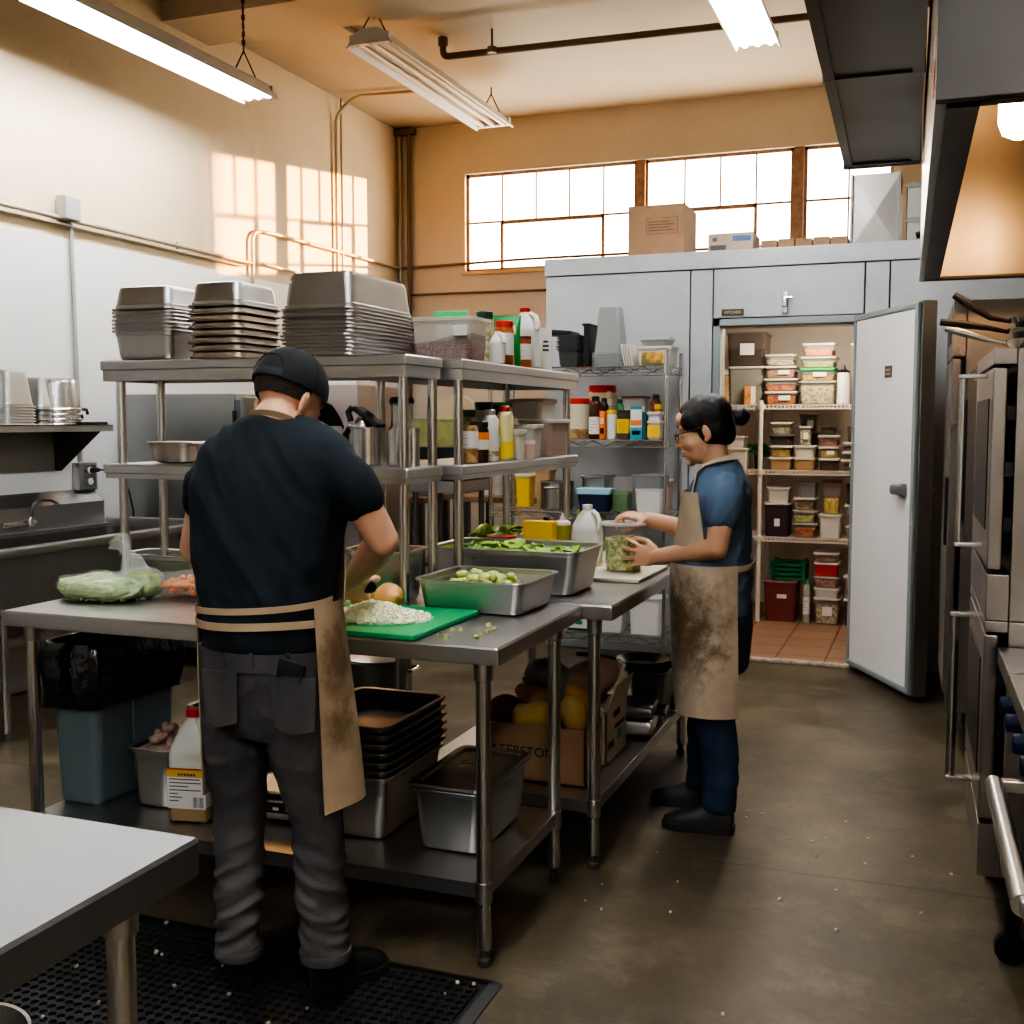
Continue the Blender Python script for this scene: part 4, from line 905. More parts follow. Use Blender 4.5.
# the open door
hx, hy = DX1+.025, CY-.03
dv = Vector((-.043-hx, 6.215-hy, 0)); DW = dv.length; ang = math.atan2(dv.y, dv.x)
DOORW = mat('white_door_skin', (.78, .77, .75), .38, var=.05, vscale=1.5)
d = bpy.data.objects.new('door_1', None); COL.objects.link(d); d.location = (hx, hy, 0); d.rotation_euler = (0, 0, ang); d['kind'] = 'structure'
g = Geo(); g.bb(.0, DW, -.035, .045, .035, 2.12, bev=.006); g.build('door_core', STEEL, d)
g = Geo(); g.bb(.03, DW-.05, -.05, -.034, .07, 2.085, bev=.006); g.build('door_liner', DOORW, d)
g = Geo()
for a, b, c, e in ((.0, DW-.01, .04, .075), (.0, DW-.01, 2.08, 2.115), (.0, .03, .04, 2.115), (DW-.05, DW-.012, .04, 2.115)): g.bb(a, b, -.058, -.03, c, e, bev=.01)
g.build('gasket', mat('grey_gasket', (.22, .25, .25), .6), d)
g = Geo(); g.box((DW-.15, -.075, 1.13), (.11, .05, .055), bev=.012); g.box((DW-.12, -.06, 1.13), (.05, .03, .07), bev=.008); g.build('latch_handle', GREYP, d)
g = Geo(); g.tube([(DW-.1, .045, 1.13), (DW-.1, .10, 1.13)], .012, 10); g.build('release_knob', WHITEP, d)
g = Geo(); g.bb(DW*.52, DW*.52+.085, -.053, -.049, 1.735, 1.80); p = g.build('sign_plate', mat('brown_plate', (.09, .06, .045), .4), d)
g = Geo()
for k in range(2): 
    for j in range(3): g.bb(DW*.52+.012+j*.022, DW*.52+.028+j*.022, -.0545, -.053, 1.75+k*.022, 1.762+k*.022)
g.build('print', mat('plate_print', (.4, .36, .3), .5), p)
# name plate and hasp over the door
t = thing('name_plate', 'small dark plate with pale letters above the cooler doorway', 'sign', (-1.185, CY-.001, 2.165)); g = Geo(); g.bb(-.068, .068, -.006, 0, -.02, .02); g.build('plate', mat('dark_bronze', (.10, .085, .06), .4, .6), t)
text_part('KITCHEN', .024, mat('brass_letters', (.55, .50, .38), .4, .5), t, (0, -.0065, 0), (PI/2, 0, 0))
t = thing('hasp', 'steel hasp hanging on the panel above the cooler doorway', 'latch', (-.87, CY-.001, 2.22)); g = Geo(); g.bb(-.018, .018, -.02, 0, -.07, .055, bev=.004); g.box((0, -.03, -.01), (.03, .03, .05), bev=.006); g.build('plate', STEELB, t); g = Geo(); g.tube([(.0, -.03, .02), (.045, -.03, .02)], .007, 8); g.build('bolt', STEELB, t)
# cooler ceiling lamp
t = thing('ceiling_lamp', 'round glowing ceiling lamp inside the cooler', 'ceiling light', (-.76, 8.0, 2.299)); g = Geo(); g.lathe([(.17, 0), (.17, -.03), (.16, -.035)], (0, 0, 0), 28); g.build('base', WHITEP, t); g = Geo(); g.lathe([(.155, -.03), (.15, -.075), (.10, -.105), (.01, -.115)], (0, 0, 0), 28); g.build('globe', mat('lit_globe', (1, .9, .75), .4, emit=(1, .86, .68), es=50), t)
# ---- shelving inside
SHW = mat('epoxy_white_shelf', (.74, .68, .60), .4)
SY = 8.35
def ladder_shelf(g, x0, x1, y0, y1, z):
    """louvred shelf with slotted front rail"""
    h = .026
    for y in (y0, y1): g.bb(x0, x1, y-.006, y+.006, z-.006, z); g.bb(x0, x1, y-.006, y+.006, z-h-.008, z-h)
    n = int((x1-x0)/.028)
    for y in (y0, y1):
        for i in range(n+1):
            x = x0+(x1-x0)*i/n; g.bb(x-.006, x+.006, y-.005, y+.005, z-h, z-.006)
    m = int((y1-y0)/.07)
    for i in range(1, m): y = y0+(y1-y0)*i/m; g.bb(x0, x1, y-.018, y+.018, z-.008, z-.002)
    for x in (x0, x1): g.bb(x-.006, x+.006, y0, y1, z-h-.008, z)
zs = [atY(800, 404.5, SY).z, atY(800, 470.5, SY).z, atY(800, 538, SY).z]
def shelving(label, xs, y0, y1, zs, htop):
    x0, x1 = xs[0], xs[-1]
    t = thing('shelving_unit', label, 'shelving', ((x0+x1)/2, (y0+y1)/2, .012)); cx, cy = (x0+x1)/2, (y0+y1)/2
    for z in zs:
        g = Geo(); ladder_shelf(g, x0-cx, x1-cx, y0-cy, y1-cy, z-.012); g.build('shelf', SHW, t, smooth=0)
    for x in xs:
        for y in (y0, y1):
            g = Geo(); g.tube([(x-cx, y-cy, 0), (x-cx, y-cy, htop)], .017, 10); p = g.build('post', SHW, t)
            for z in zs: g = Geo(); g.lathe([(.019, z-.012-.045), (.026, z-.04), (.026, z-.012+.006), (.019, z-.012+.008)], (x-cx, y-cy, 0), 10); g.build('collar', SHW, p)
    return t
SHX = atY(760, 470, SY).x
shelving('white wire shelving unit on the cooler back wall, full of food tubs', (-2.18, SHX, .55), SY, SY+.46, zs, zs[0]+.02)
# ---- food tubs on the shelves: (x0, x1, ytop, ybottom) as seen; each stack is built from its lowest tub
def stack(col, where, z, Y, group):
    """col: from top to bottom (x0, x1, y0, y1, desc, body, lid, food, fill, depth)"""
    n = len(col); zz = z
    tot = atY((col[-1][0]+col[-1][1])/2, col[0][2], Y).z-z; px = col[-1][3]-col[0][2]
    for i in range(n-1, -1, -1):
        x0, x1, y0, y1, desc, body, lid, food, fill = col[i]
        h = tot*(y1-y0)/px-.0012; cx, w, _ = fit(x0, x1, (y0+y1)/2, Y, zz); d = min(max(w*1.25, .12), .34)
        w = w-.004
        tub(desc + where, (cx, Y+d/2+.004, zz), w, d, h, body, lid, food, fill, 0, group, paper=(random.uniform(-.1, .15), h*.5, w*.36, h*.34) if (food and h > .05 and random.random() < .3) else None)
        zz += h+.0012
zt1, zt2, zt3 = zs[0]+.001, zs[1]+.001, zs[2]+.001
G1, G2, G3, G4 = 'tubs on the cooler top shelf', 'tubs on the cooler middle shelf', 'tubs on the cooler lower shelf', 'tubs on the cooler floor'
Y0 = SY+.02
stack([(726, 766, 332, 365, 'dark smoky bin with grey lid', SMOKE, SMOKE, DARK_C, .5), (727, 764, 365, 402.5, 'large grey-clear tub with white lid', mat('grey_clear', (.36, .37, .34), .2, alpha=.6), LIDW, DARK_C, .3)], ' on the cooler top shelf, left of the four-tub stack', zt1, Y0+.03, G1)
stack([(764, 795, 354, 365.5, 'clear tub of pale food with white label, topmost', CLEAR, LIDC, CREAM_C, .6), (764, 796, 365.5, 377.5, 'tub of light peach food, second from the top', CLEAR, LIDW, PEACH_C, .7), (763, 797, 377.5, 390, 'tub of golden orange food, third from the top', CLEAR, LIDW, ORANGE_C, .55), (764, 797, 390, 403, 'tub of deep orange food, lowest', CLEAR, LIDW, ORANGE_C, .75)], ' of the peach and orange stack', zt1, Y0, G1)
stack([(802, 835, 343, 356, 'clear tub of orange slices, topmost', CLEAR, LIDC, ORANGE_C, .6), (800, 836, 356, 367.5, 'tub of pale green vegetables, second', CLEAR, LIDC, GREEN_C, .6), (799, 836, 367.5, 380, 'tub of cut bread with bright green lid', CLEAR, LIDG, YELLOW_C, .5), (798, 836, 380, 403.5, 'large clear tub of cauliflower, lowest', CLEAR, LIDC, CREAM_C, .85)], ' in the stack beside the white squeeze bottle', zt1, Y0, G1)
cx, w, h = fit(836.5, 850, 364, Y0, zt1); bottle('white squeeze bottle with black nozzle on the cooler top shelf', (cx, Y0+.07, zt1), w/2, h, WHITEP, BLACKP, 'squeeze')
stack([(851, 862, 343, 370, 'tall clear canister with white lid', CLEAR, LIDW, TAN_C, .35), (851, 862, 370, 404, 'white plastic tub under the tall clear canister', WHITEF, None, None, .5)], ' beside the cooler door, top shelf', zt1, Y0+.02, G1)
cx, w, h = fit(716, 731, 369, Y0, zt1); bottle('round jar of brown nuts with white lid above the woman\'s head', (cx, Y0+.1, zt1), w/2, h, C('nuts', (.36, .18, .08), (.55, .38, .24), 30), LIDW, 'jar')
cx, w, h = fit(714, 724, 342, Y0+.25, zt1); bottle('dark jar at the far corner of the cooler top shelf', (cx, Y0+.3, zt1), w/2, h, DARK_C, BLACKP, 'jar')
cx, w, h = fit(744, 755, 386, Y0-.015, zt1); carton('small orange carton with white side on the cooler top shelf', (cx, Y0+.018, zt1), w, .026, h, mat('orange_card', (.72, .30, .10), .6), ((.6, 1, .02, .98, LABELW), (.1, .5, .3, .7, PEACH_C)))
stack([(770, 791, 422, 434, 'clear tub with cream food, topmost', CLEAR, LIDW, CREAM_C, .6), (769, 792, 434, 445, 'dark brown tub with grey lid, second', SMOKE, GREYP, DARK_C, .6), (769, 792, 445, 456.5, 'tub of bright yellow food, third from top', CLEAR, LIDW, YELLOW_C, .75), (768, 792, 456.5, 469, 'tan plastic tub with white lid, lowest', TANP, LIDW, None, .5)], ' of the stack next to the shelf post', zt2, Y0, G2)
stack([(798, 812, 426, 445, 'tall clear box of beige chips, topmost', CLEAR, LIDC, CREAM_C, .85), (793, 815, 445, 456.5, 'white cloudy tub under the tall chip box', WHITEF, LIDW, None, .5), (793, 815, 456.5, 469, 'tan tub below the white cloudy one, lowest', TANP, LIDW, None, .5)], ' in the middle shelf\'s second stack', zt2, Y0, G2)
stack([(799, 817, 414, 432, 'smoky brown bin behind the chip box', SMOKE, SMOKE, DARK_C, .5), (799, 818, 432, 469, 'plain grey bin under the smoky brown bin', SMOKE, SMOKE, None, .5)], ', back row of the middle shelf', zt2, Y0+.27, G2)
stack([(820, 837, 425, 435, 'dark smoky tub, topmost', SMOKE, SMOKE, DARK_C, .7), (817, 840, 435, 446, 'tub of red-brown meat, second from the top', CLEAR, LIDC, RED_C, .8), (818, 839, 446, 457.5, 'tub of orange-yellow food, third from the top', CLEAR, LIDW, YELLOW_C, .8), (818, 839, 457.5, 469.5, 'dark tub with a long white label, lowest', SMOKE, LIDW, PEACH_C, .6)], ' of the red-brown stack', zt2, Y0, G2)
stack([(846, 860, 426, 442, 'tall brown-green tub, topmost', SMOKE, None, TAN_C, .8), (842, 862, 442, 451, 'flat tub of dark food with white lid, second', CLEAR, LIDW, DARK_C, .6), (842, 862, 451, 459, 'flat grey tub, third from the top', CLEAR, LIDW, DARK_C, .7), (841, 862, 459, 470, 'flat tub of dark brown food, lowest', CLEAR, LIDW, RED_C, .6)], ' of the stack nearest the cooler door', zt2, Y0, G2)
stack([(725, 744, 436, 447.5, 'small white tub', WHITEF, LIDW, None, .5), (724, 748, 447.5, 468, 'larger white tub', WHITEF, LIDW, None, .5)], ' in the pair behind the woman\'s hair bun', zt2, Y0, G2)
t = thing('herb_bunch', 'bunch of green herbs in a dark pot between white tub and shelf post', 'herbs', (atY(749.5, 450, Y0).x+.05, Y0+.14, zt2)); g = Geo(); g.lathe([(.03, 0), (.04, .10), (.036, .10)], (0, 0, 0), 14); g.build('pot', DGREEN, t); g = Geo(); leafy(g, -.07, .07, -.06, .06, .10, 70, .022, 4.0); g.build('leaves', mat('herb_green', (.03, .22, .03), .5), t)
stack([(766, 790, 487, 502, 'white translucent tub', WHITEF, LIDW, None, .5), (763, 790, 502, 534, 'deep plum bin with white lid', PLUM, LIDW, None, .5)], ' next to the shelf post, cooler lower shelf', zt3, Y0, G3)
cxp, wp, hp = fit(763, 790, 502, Y0, zt3); g = Geo(); g.bb(-.02, .02, -.0015, .001, -.028, .028); o = g.build('label_card', LABELW, None, (cxp+.005, Y0+.008, zt3+.105)); tag(o, 'pale card stuck on the deep plum bin', 'label')
stack([(797, 817, 483, 497, 'empty grey tub, topmost', mat('grey_cloudy', (.34, .32, .32), .3, alpha=.8), None, None, .5), (793, 816, 497, 509, 'tub of brown-orange food, second from the top', CLEAR, LIDW, TAN_C, .75), (792, 816, 509, 521, 'tub of yellow-green food, third from the top', CLEAR, LIDC, C('yellow_green', (.60, .60, .22), (.44, .48, .12)), .65), (792, 817, 521, 535, 'tub of orange carrots, lowest', CLEAR, LIDC, ORANGE_C, .7)], ' of the stack beside the plum bin', zt3, Y0, G3)
stack([(821, 841, 481, 513, 'tall clear bin with dark red lid and yellow food', CLEAR, MAROON, YELLOW_C, .5), (818, 842, 513, 536, 'white tub under the red-lidded tall bin', WHITEF, LIDW, None, .5)], ', cooler lower shelf', zt3, Y0, G3)
stack([(845, 862, 484, 504, 'dark smoky tub, topmost', SMOKE, SMOKE, RED_C, .5), (844, 862, 504, 524, 'clear tub of red and yellow food', CLEAR, LIDW, RED_C, .5), (845, 862, 524, 537, 'small rounded white-lidded tub, lowest', CLEAR, LIDW, GREEN_C, .5)], ' by the cooler door, lower shelf', zt3, Y0, G3)
ZF = .0135; YF2 = 8.36
cx, w, h = fit(763, 797, 581, YF2, ZF); t = tub('large maroon storage tub with grey lid and white label on the cooler floor', (cx, YF2+.16, ZF), w, .30, h, MAROON, mat('rose_lid', (.32, .17, .15), .4), None, paper=(.05, h*.62, .07, .03))
cx, w, h2 = fit(770, 806, 562, YF2+.04, ZF+h); t = thing('crate', 'green plastic crate stacked on the maroon storage tub', 'crate', (cx, YF2+.17, ZF+h+.002)); g = Geo()
for k in range(4): g.loft([rr(w, .26, .02, h2*k/4), rr(w, .26, .02, h2*k/4+h2*.17), rr(w-.01, .25, .02, h2*k/4+h2*.17), rr(w-.01, .25, .02, h2*k/4)], True, True)
for e in (-1, 1):
    for q in (-1, 1): g.bb(e*(w/2-.02)-.015, e*(w/2-.02)+.015, q*.115-.015, q*.115+.015, 0, h2)
g.build('basket', mat('crate_green', (.015, .16, .06), .4), t)
stack([(813, 839, 553, 563, 'pale shallow tub with white lid, topmost', CLEAR, LIDW, PINK_C, .5), (813, 839, 563, 577, 'red tub with white label, second from the top', REDP, LIDW, None, .6), (813, 839, 577, 589, 'tub of pink food, third from the top', CLEAR, LIDC, PINK_C, .8), (813, 839, 589, 599, 'flat white tub, fourth from the top', WHITEF, LIDW, None, .5), (813, 840, 599, 626, 'deep clear tub of cream dough, lowest', CLEAR, LIDW, CREAM_C, .8)], ' of the stack on the cooler floor', ZF, YF2, G4)
cx, w, h = fit(803, 810, 580, YF2+.02, ZF); bottle('slim bottle with green cap standing between crate tub and floor stack', (cx, YF2+.05, ZF), w/2, h, GLASSY, GREENP, 'tall', (.2, .6, LABELW))
stack([(843, 862, 577, 600, 'clear tub with white lid', CLEAR, LIDW, DARK_C, .4), (843, 862, 600, 627, 'dark grey tub with white lid', SMOKE, LIDW, DARK_C, .4)], ' behind the blue bin on the cooler floor', ZF, YF2, G4)
p0 = atZ(849.5, 653, .013); t = thing('blue_bin', 'narrow tall blue plastic bin just inside the cooler door', 'bin', (p0.x+.10, p0.y+.12, ZF)); g = Geo(); g.loft([rr(.19, .2, .02, 0), rr(.21, .22, .02, .40), rr(.225, .235, .02, .41), rr(.225, .235, .02, .43), rr(.2, .21, .02, .43), rr(.18, .19, .02, .02)]); g.build('body', BLUEP, t); g = Geo(); g.bb(-.11, -.095, -.05, .05, .2, .28, bev=.005); g.build('handle', BLUEP, t)
t = thing('plum_bag', 'dark plum sack on the cooler floor behind the woman', 'sack', (-1.42, 8.5, ZF)); lump(0, 0, .12, .1, .3, 4, amp=.1).build('body', PLUM, t, smooth=70)
# ------------------------------------------------------------------ chrome wire rack in front of the cooler
RY0, RY1, RX0, RX1 = 6.5, 6.90, -2.60, -1.485
RZ = [1.826, 1.386, .944, .55, .20]
t = thing('wire_rack', 'chrome wire rack against the cooler wall, shelves full of bottles and tubs', 'shelving', ((RX0+RX1)/2, (RY0+RY1)/2, 0)); cx, cy = (RX0+RX1)/2, (RY0+RY1)/2
for z in RZ:
    g = Geo()
    for y in (RY0-cy, RY1-cy):
        for zz in (z-.003, z-.042): g.tube([(RX0-cx, y, zz), (RX1-cx, y, zz)], .0036, 6)
        n = 15; pts = [(RX0-cx+(RX1-RX0)*i/n, y, z-.005 if i % 2 else z-.040) for i in range(n+1)]; g.tube(pts, .003, 5)
    for x in (RX0-cx, RX1-cx):
        for zz in (z-.003, z-.042): g.tube([(x, RY0-cy, zz), (x, RY1-cy, zz)], .0036, 6)
        n = 6; g.tube([(x, RY0-cy+(RY1-RY0)*i/n, z-.005 if i % 2 else z-.040) for i in range(n+1)], .003, 5)
    for i in range(1, 36):
        x = RX0-cx+(RX1-RX0)*i/36; g.tube([(x, RY0-cy, z-.003), (x, RY1-cy, z-.003)], .0016, 4)
    g.build('wire_shelf', CHROME, t)
for x in (RX0, RX1):
    for y in (RY0, RY1):
        g = Geo(); g.tube([(x-cx, y-cy, .03), (x-cx, y-cy, 1.915)], .0128, 12)
        for k in range(70): g.lathe([(.0128, .08+k*.0254), (.0120, .082+k*.0254), (.0128, .084+k*.0254)], (x-cx, y-cy, 0), 10, False, False)
        p = g.build('post', CHROME, t)
        g = Geo(); g.lathe([(.02, 0), (.02, .01), (.010, .015), (.010, .035)], (x-cx, y-cy, 0), 12); g.build('foot', RUBBER, p)
        for z in RZ: g = Geo(); g.lathe([(.0128, z-.05), (.019, z-.046), (.017, z+.002), (.0128, z+.003)], (x-cx, y-cy, 0), 12); g.build('collar', CHROME, p)
def rk(x0, x1, y0, Y, z): return fit(x0, x1, y0, Y, z)
z1, z2, z3, z4, z5 = [z+.001 for z in RZ]; Yr = RY0+.03
# top shelf
GTRAY = mat('grey_black_tray', (.06, .063, .066), .4)
cx, w, h = rk(554, 579, 331, Yr, z1)
for k in range(6):
    lab = 'grey-black plastic tray in the stack on the wire rack top, %s' % ORD[5-k]; zz = z1+k*(h*.5)/6*1.0
    if k == 0: ft = pan(lab, (cx, Yr+.16, z1), w-.03, .28, h*.52, GTRAY, 0, False, 'trays on the wire rack', 'tray', 'plastic_tray', tp=.008, r=.02)
    else: dup(ft, (cx+random.uniform(-.004, .004), Yr+.16, z1+k*h*.075), 0, lab)
cx2, w2, h2 = rk(541, 566, 321, Yr, z1); zz = z1+5*h*.075+h*.52+.002
g = Geo(); g.bb(-.09, .09, -.1, .1, 0, .035, bev=.01); o = g.build('black_lid', BLACKP, None, (cx2, Yr+.16, zz)); o.rotation_euler = (0, R(4), 0); tag(o, 'black lid tossed on top of the tray stack', 'lid')
cx, w, h = rk(581, 588.5, 323, Yr, z1); g = Geo(); g.bb(-w*.35, w*.35, -.10, .10, 0, h, bev=.006); g.bb(-w*.5, w*.5, -.11, .11, h-.015, h, bev=.003); tag(g.build('upright_tray', BLACKP, None, (cx, Yr+.13, z1)), 'thin black tray standing upright beside the tall clear containers', 'tray')
cx, w, h = rk(590, 622, 306, Yr, z1); SMK = mat('grey_clear_plastic', (.40, .41, .41), .22, alpha=.62)
for k in range(5):
    lab = 'upside-down tall clear food container, %s of the nested stack' % ORD[4-k]
    g = Geo(); hh = h*.80
    if k == 0:
        tub_geo(w-.01, .20, hh, .022, .02); g.loft([rr(w-.006, .20, .02, 0), rr(w-.006, .20, .02, .012), rr(w-.03, .18, .02, .014), rr(w-.075, .135, .02, hh-.01), rr(w-.085, .125, .02, hh)], False, True)
        f5 = tag(g.build('clear_container', SMK, None, (cx, Yr+.12, z1)), lab, 'food container', 'nested clear containers on the rack')
    else: dup(f5, (cx, Yr+.12, z1+k*h*.05), 0, lab)
cx, w, h = rk(622, 633, 343, Yr, z1)
for k in range(4):
    g = Geo(); g.bb(-.004, .004, -.08, .08, 0, h, bev=.003); o = g.build('lid', LIDW, None, (cx-w*.35+k*w*.24, Yr+.11, z1+.001)); o.rotation_euler = (0, R(-12), 0); tag(o, 'white lid leaning between clear containers and low tub, %s' % ('nearest the containers', 'second in the row', 'third in the row', 'nearest the low tub')[k], 'lid', 'leaning lids on the rack')
cx, w, h = rk(634, 673, 346, Yr, z1); tub('low wide cream tub with colourful food on the wire rack top', (cx, Yr+.12, z1), w-.02, .2, h, WHITEF, LIDW, None); hA = h
g = Geo(); g.bb(-w*.28, w*.28, -.0018, .001, .012, h*.7); o = g.build('printed_label', C('food_print', (.70, .40, .08), (.20, .16, .05), 14, 0), None, (cx-.01, Yr+.022, z1)); tag(o, 'colour label with food picture on the low cream tub', 'label')
cx, w, h = rk(638, 668, 337, Yr, z1+hA); tub('flat clear box on top of the low cream tub', (cx, Yr+.12, z1+hA+.001), w, .17, h, SMK, LIDC, None)
# second shelf
cx, w, h = rk(557, 585, 398, Yr, z2); bottle('large jar of pale liquid with red lid on the wire rack', (cx, Yr+.11, z2), w/2, h, mat('pale_liquid', (.62, .54, .40), .3), REDP, 'jar', None, (.03, .25, TAN_C))
cx, w, h = rk(586, 613, 385, Yr+.2, z2); bottle('big square jar of yellow oil with red lid at the back of the rack', (cx, Yr+.27, z2), w/2*1.05, h, mat('yellow_oil', (.56, .47, .26), .3), REDP, 'jar', (.62, .74, LABELW), None, 0, None, 'jar', 'jar', True)
cx, w, h = rk(587, 599.5, 396, Yr, z2); bottle('black soy sauce bottle with white label on the wire rack', (cx, Yr+.05, z2), w/2, h, SAUCE, BLACKP, 'tall', (.12, .52, LABELW))
cx, w, h = rk(597, 606, 398, Yr+.1, z2); bottle('second dark bottle half behind the soy sauce bottle', (cx, Yr+.16, z2), w/2, h, SAUCE, BLACKP, 'tall')
cx, w, h = rk(599.5, 604.5, 411, Yr, z2); carton('slim orange spice box between dark bottle and white jar', (cx, Yr+.03, z2), w, .06, h, mat('orange_print', (.75, .2, .04), .5), ((.1, .9, .55, .75, CRFOIL), (.1, .9, .2, .4, SAUCE)))
cx, w, h = rk(605, 615, 410, Yr, z2); bottle('white jar with yellow cap on the wire rack', (cx, Yr+.04, z2), w/2, h, WHITEP, YELLOWP, 'jar')
cx, w, h = rk(615.5, 629, 411, Yr, z2); bottle('dark square tin with yellow label on the wire rack', (cx, Yr+.05, z2), w/2*1.05, h, mat('dark_tin', (.05, .04, .03), .4), BLACKP, 'can', (.22, .72, YELLOWP), None, 0, None, 'tin', 'tin', True)
cx, w, h = rk(613, 621, 399, Yr+.15, z2); bottle('green glass bottle behind the dark tin', (cx, Yr+.22, z2), w/2, h, mat('green_glass', (.10, .30, .14), .2), DGREEN, 'tall')
cx, w, h = rk(621, 645, 396, Yr+.2, z2); tub('clear jug-like tub with dark red lid behind the teal carton', (cx, Yr+.28, z2), w, .14, h, FROST, MAROON, CREAM_C, .6)
cx, w, h = rk(630, 641.5, 406, Yr, z2); carton('white carton with teal ends and orange picture', (cx, Yr+.05, z2), w, .08, h, WHITEP, ((0, 1, .0, .36, mat('teal_print', (.03, .26, .34), .5)), (0, 1, .90, 1, MATS['teal_print']), (.05, .95, .42, .58, MATS['orange_print']), (.15, .85, .15, .26, LABELW)))
cx, w, h = rk(641.7, 646, 412, Yr, z2); carton('narrow dark teal box beside the white carton', (cx, Yr+.03, z2), w, .05, h, mat('dark_teal', (.015, .07, .09), .5))
cx, w, h = rk(646.3, 660, 427, Yr, z2); tub('low white tub with yellow band, lower of two', (cx, Yr+.06, z2), w, .1, h*1.5, WHITEP, LIDW, None); hB = h*1.5
g = Geo(); g.bb(-w*.46, w*.46, -.0015, .001, .012, hB*.75); o = g.build('yellow_label', YELLOWP, None, (cx, Yr+.0125, z2+.002)); tag(o, 'yellow band label on the low white tub', 'label')
cx, w, h = rk(646.3, 660, 412, Yr, z2+hB); tub('white tub stacked on the yellow-banded tub', (cx, Yr+.06, z2+hB+.001), w, .1, h, WHITEP, LIDW, None)
cx, w, h = rk(648, 659, 394, Yr+.18, z2); bottle('bottle with green cap at the back of the rack by the post', (cx, Yr+.25, z2), w/2, h, RED_C, DGREEN, 'tall')
cx, w, h = rk(653, 661, 404, Yr+.13, z2); bottle('bottle with yellow-green cap behind the white tubs', (cx, Yr+.17, z2), w/2, h, ORANGE_C, mat('lime_cap', (.62, .60, .06), .4), 'jar')
# third shelf
cx, w, h = rk(580, 606, 476, Yr+.1, z3); pan('deep steel container on the third tier of the rack', (cx, Yr+.22, z3), w, .22, h, STEELP, tp=.008)
cx, w, h = rk(536, 572, 482, Yr, z3); pot('wide steel stock pot on the third tier of the rack', (cx-.02, Yr+.12, z3), w/2-.01, h, R(90), 'loop', STEELB, False, 'stock_pot')
cx, w, h = rk(573, 606, 491, RY0-.05, z3); tub('navy container with pale blue lid at the front of the third tier', (cx, RY0+.08, z3), w, .14, h+.01, NAVY, LBLUE, None, lidh=.03)
cx, w, h = rk(608, 628, 478, Yr, z3); t = tub('clear bag-like tub of green herbs on the third tier', (cx, Yr+.1, z3), w, .14, h, CLEAR, None, C('herbs', (.06, .24, .05), (.16, .30, .10)), .55)
cx, w, h = rk(633, 662, 489, Yr, z3); tub('white tub under the clear bin on the third tier', (cx, Yr+.1, z3), w, .17, h, WHITEP, None, None); hC = h
cx, w, h = rk(631, 664, 475, Yr, z3+hC); tub('clear bin stacked over the white tub on the third tier', (cx, Yr+.1, z3+hC+.002), w, .19, h, SMK, None, None)
cx, w, h = rk(664, 673, 481, Yr+.1, z3); tub('pale pink tub behind the rack post on the third tier', (cx-.05, Yr+.25, z3), w+.02, .12, h, PINKP, LIDW, None)
for k, (a, b, c_, lab, bm_, lm) in enumerate([(497, 515, 475, 'yellow-labelled tub at the end of the third tier', YELLOWP, LIDW), (516, 533, 470, 'brown box at the end of the third tier', TANP, TANP)]):
    cx, w, h = rk(a, b, c_, Yr+.15, z3); tub(lab, (max(cx, RX0+.12+k*.14), Yr+.28, z3), min(w, .11), .12, h, bm_, lm, None)
# fourth shelf
cx, w, h = rk(575, 597, 511, Yr, z4); tub('dark green bin with yellow-green top on the fourth tier', (cx, Yr+.12, z4), w, .2, h, DGREEN, mat('lime_lid', (.40, .45, .08), .5), None, lidh=.05)
cx, w, h = rk(601, 640, 540, Yr, z4); pan('grey steel tray on the fourth tier of the rack', (cx+.02, Yr+.17, z4), w, .28, .12, STEELP)
# bottom shelf
cx, w, h = rk(627, 661, 598, Yr, z5); tub('white upright storage box at the rack bottom', (cx, Yr+.1, z5), w, .18, h, WHITEP, LIDW, None)
cx, w, h = rk(596, 622, 613, Yr, z5); tub('white rounded tub beside the upright storage box', (cx, Yr+.1, z5), w, .16, h, WHITEP, None, None); 
cx, w, h = rk(566, 587, 619, Yr, z5); carton('white pack with green leaf print at the rack bottom', (cx, Yr+.08, z5), w, .1, h, LABELW, ((.4, .7, .5, .8, GREENP), (0, 1, 0, .18, DGREEN)))
# ------------------------------------------------------------------ cooking line on the right (own axes, slightly skewed)
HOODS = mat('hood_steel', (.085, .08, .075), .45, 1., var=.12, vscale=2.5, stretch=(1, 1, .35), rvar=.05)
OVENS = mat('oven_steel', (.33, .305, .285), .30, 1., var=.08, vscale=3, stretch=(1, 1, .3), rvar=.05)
def skt(name, label, cat, x, y, z=0., group=None): return thing(name, label, cat, sk(x, y, z), SKEW, group)
# exhaust hood: origin at its front near lower corner
HY0, HY1, HZ = 2.13, 4.80, 2.05
t = skt('exhaust_hood', 'large stainless exhaust hood with glowing inside above the ovens', 'range hood', .033, HY0, HZ); L = HY1-HY0; W = 1.35; H = .66
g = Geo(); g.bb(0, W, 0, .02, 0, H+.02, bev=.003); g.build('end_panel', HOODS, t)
g = Geo(); g.bb(0, W, L-.02, L, 0, H+.02); g.build('end_panel', OVENS, t)
g = Geo(); g.bb(0, .018, .0205, L-.0205, 0, H+.02); g.build('front_panel', STEELB, t)
g = Geo(); g.bb(.0185, W, .0205, L-.0205, H, H+.02); g.build('top_panel', OVENS, t)
g = Geo(); g.bb(W-.02, W, .0205, L-.0205, 0, H-.001); g.build('back_panel', OVENS, t)
g = Geo(); g.bb(.0185, .075, .021, L-.021, .0, .012); g.bb(.068, .075, .021, L-.021, .012, .05); g.build('grease_gutter', STEELD, t)
g = Geo(); g.bb(.022, W-.02, L-.065, L-.022, 0, .01); g.bb(.022, W-.02, .021, .06, 0, .01); g.build('rim', HOODS, t)
for k in range(5): g = Geo(); g.box((W-.22, .28+k*.5, .28), (.05, .48, .50), ry=R(-35), bev=.01); g.build('grease_filter', HOODS, t)
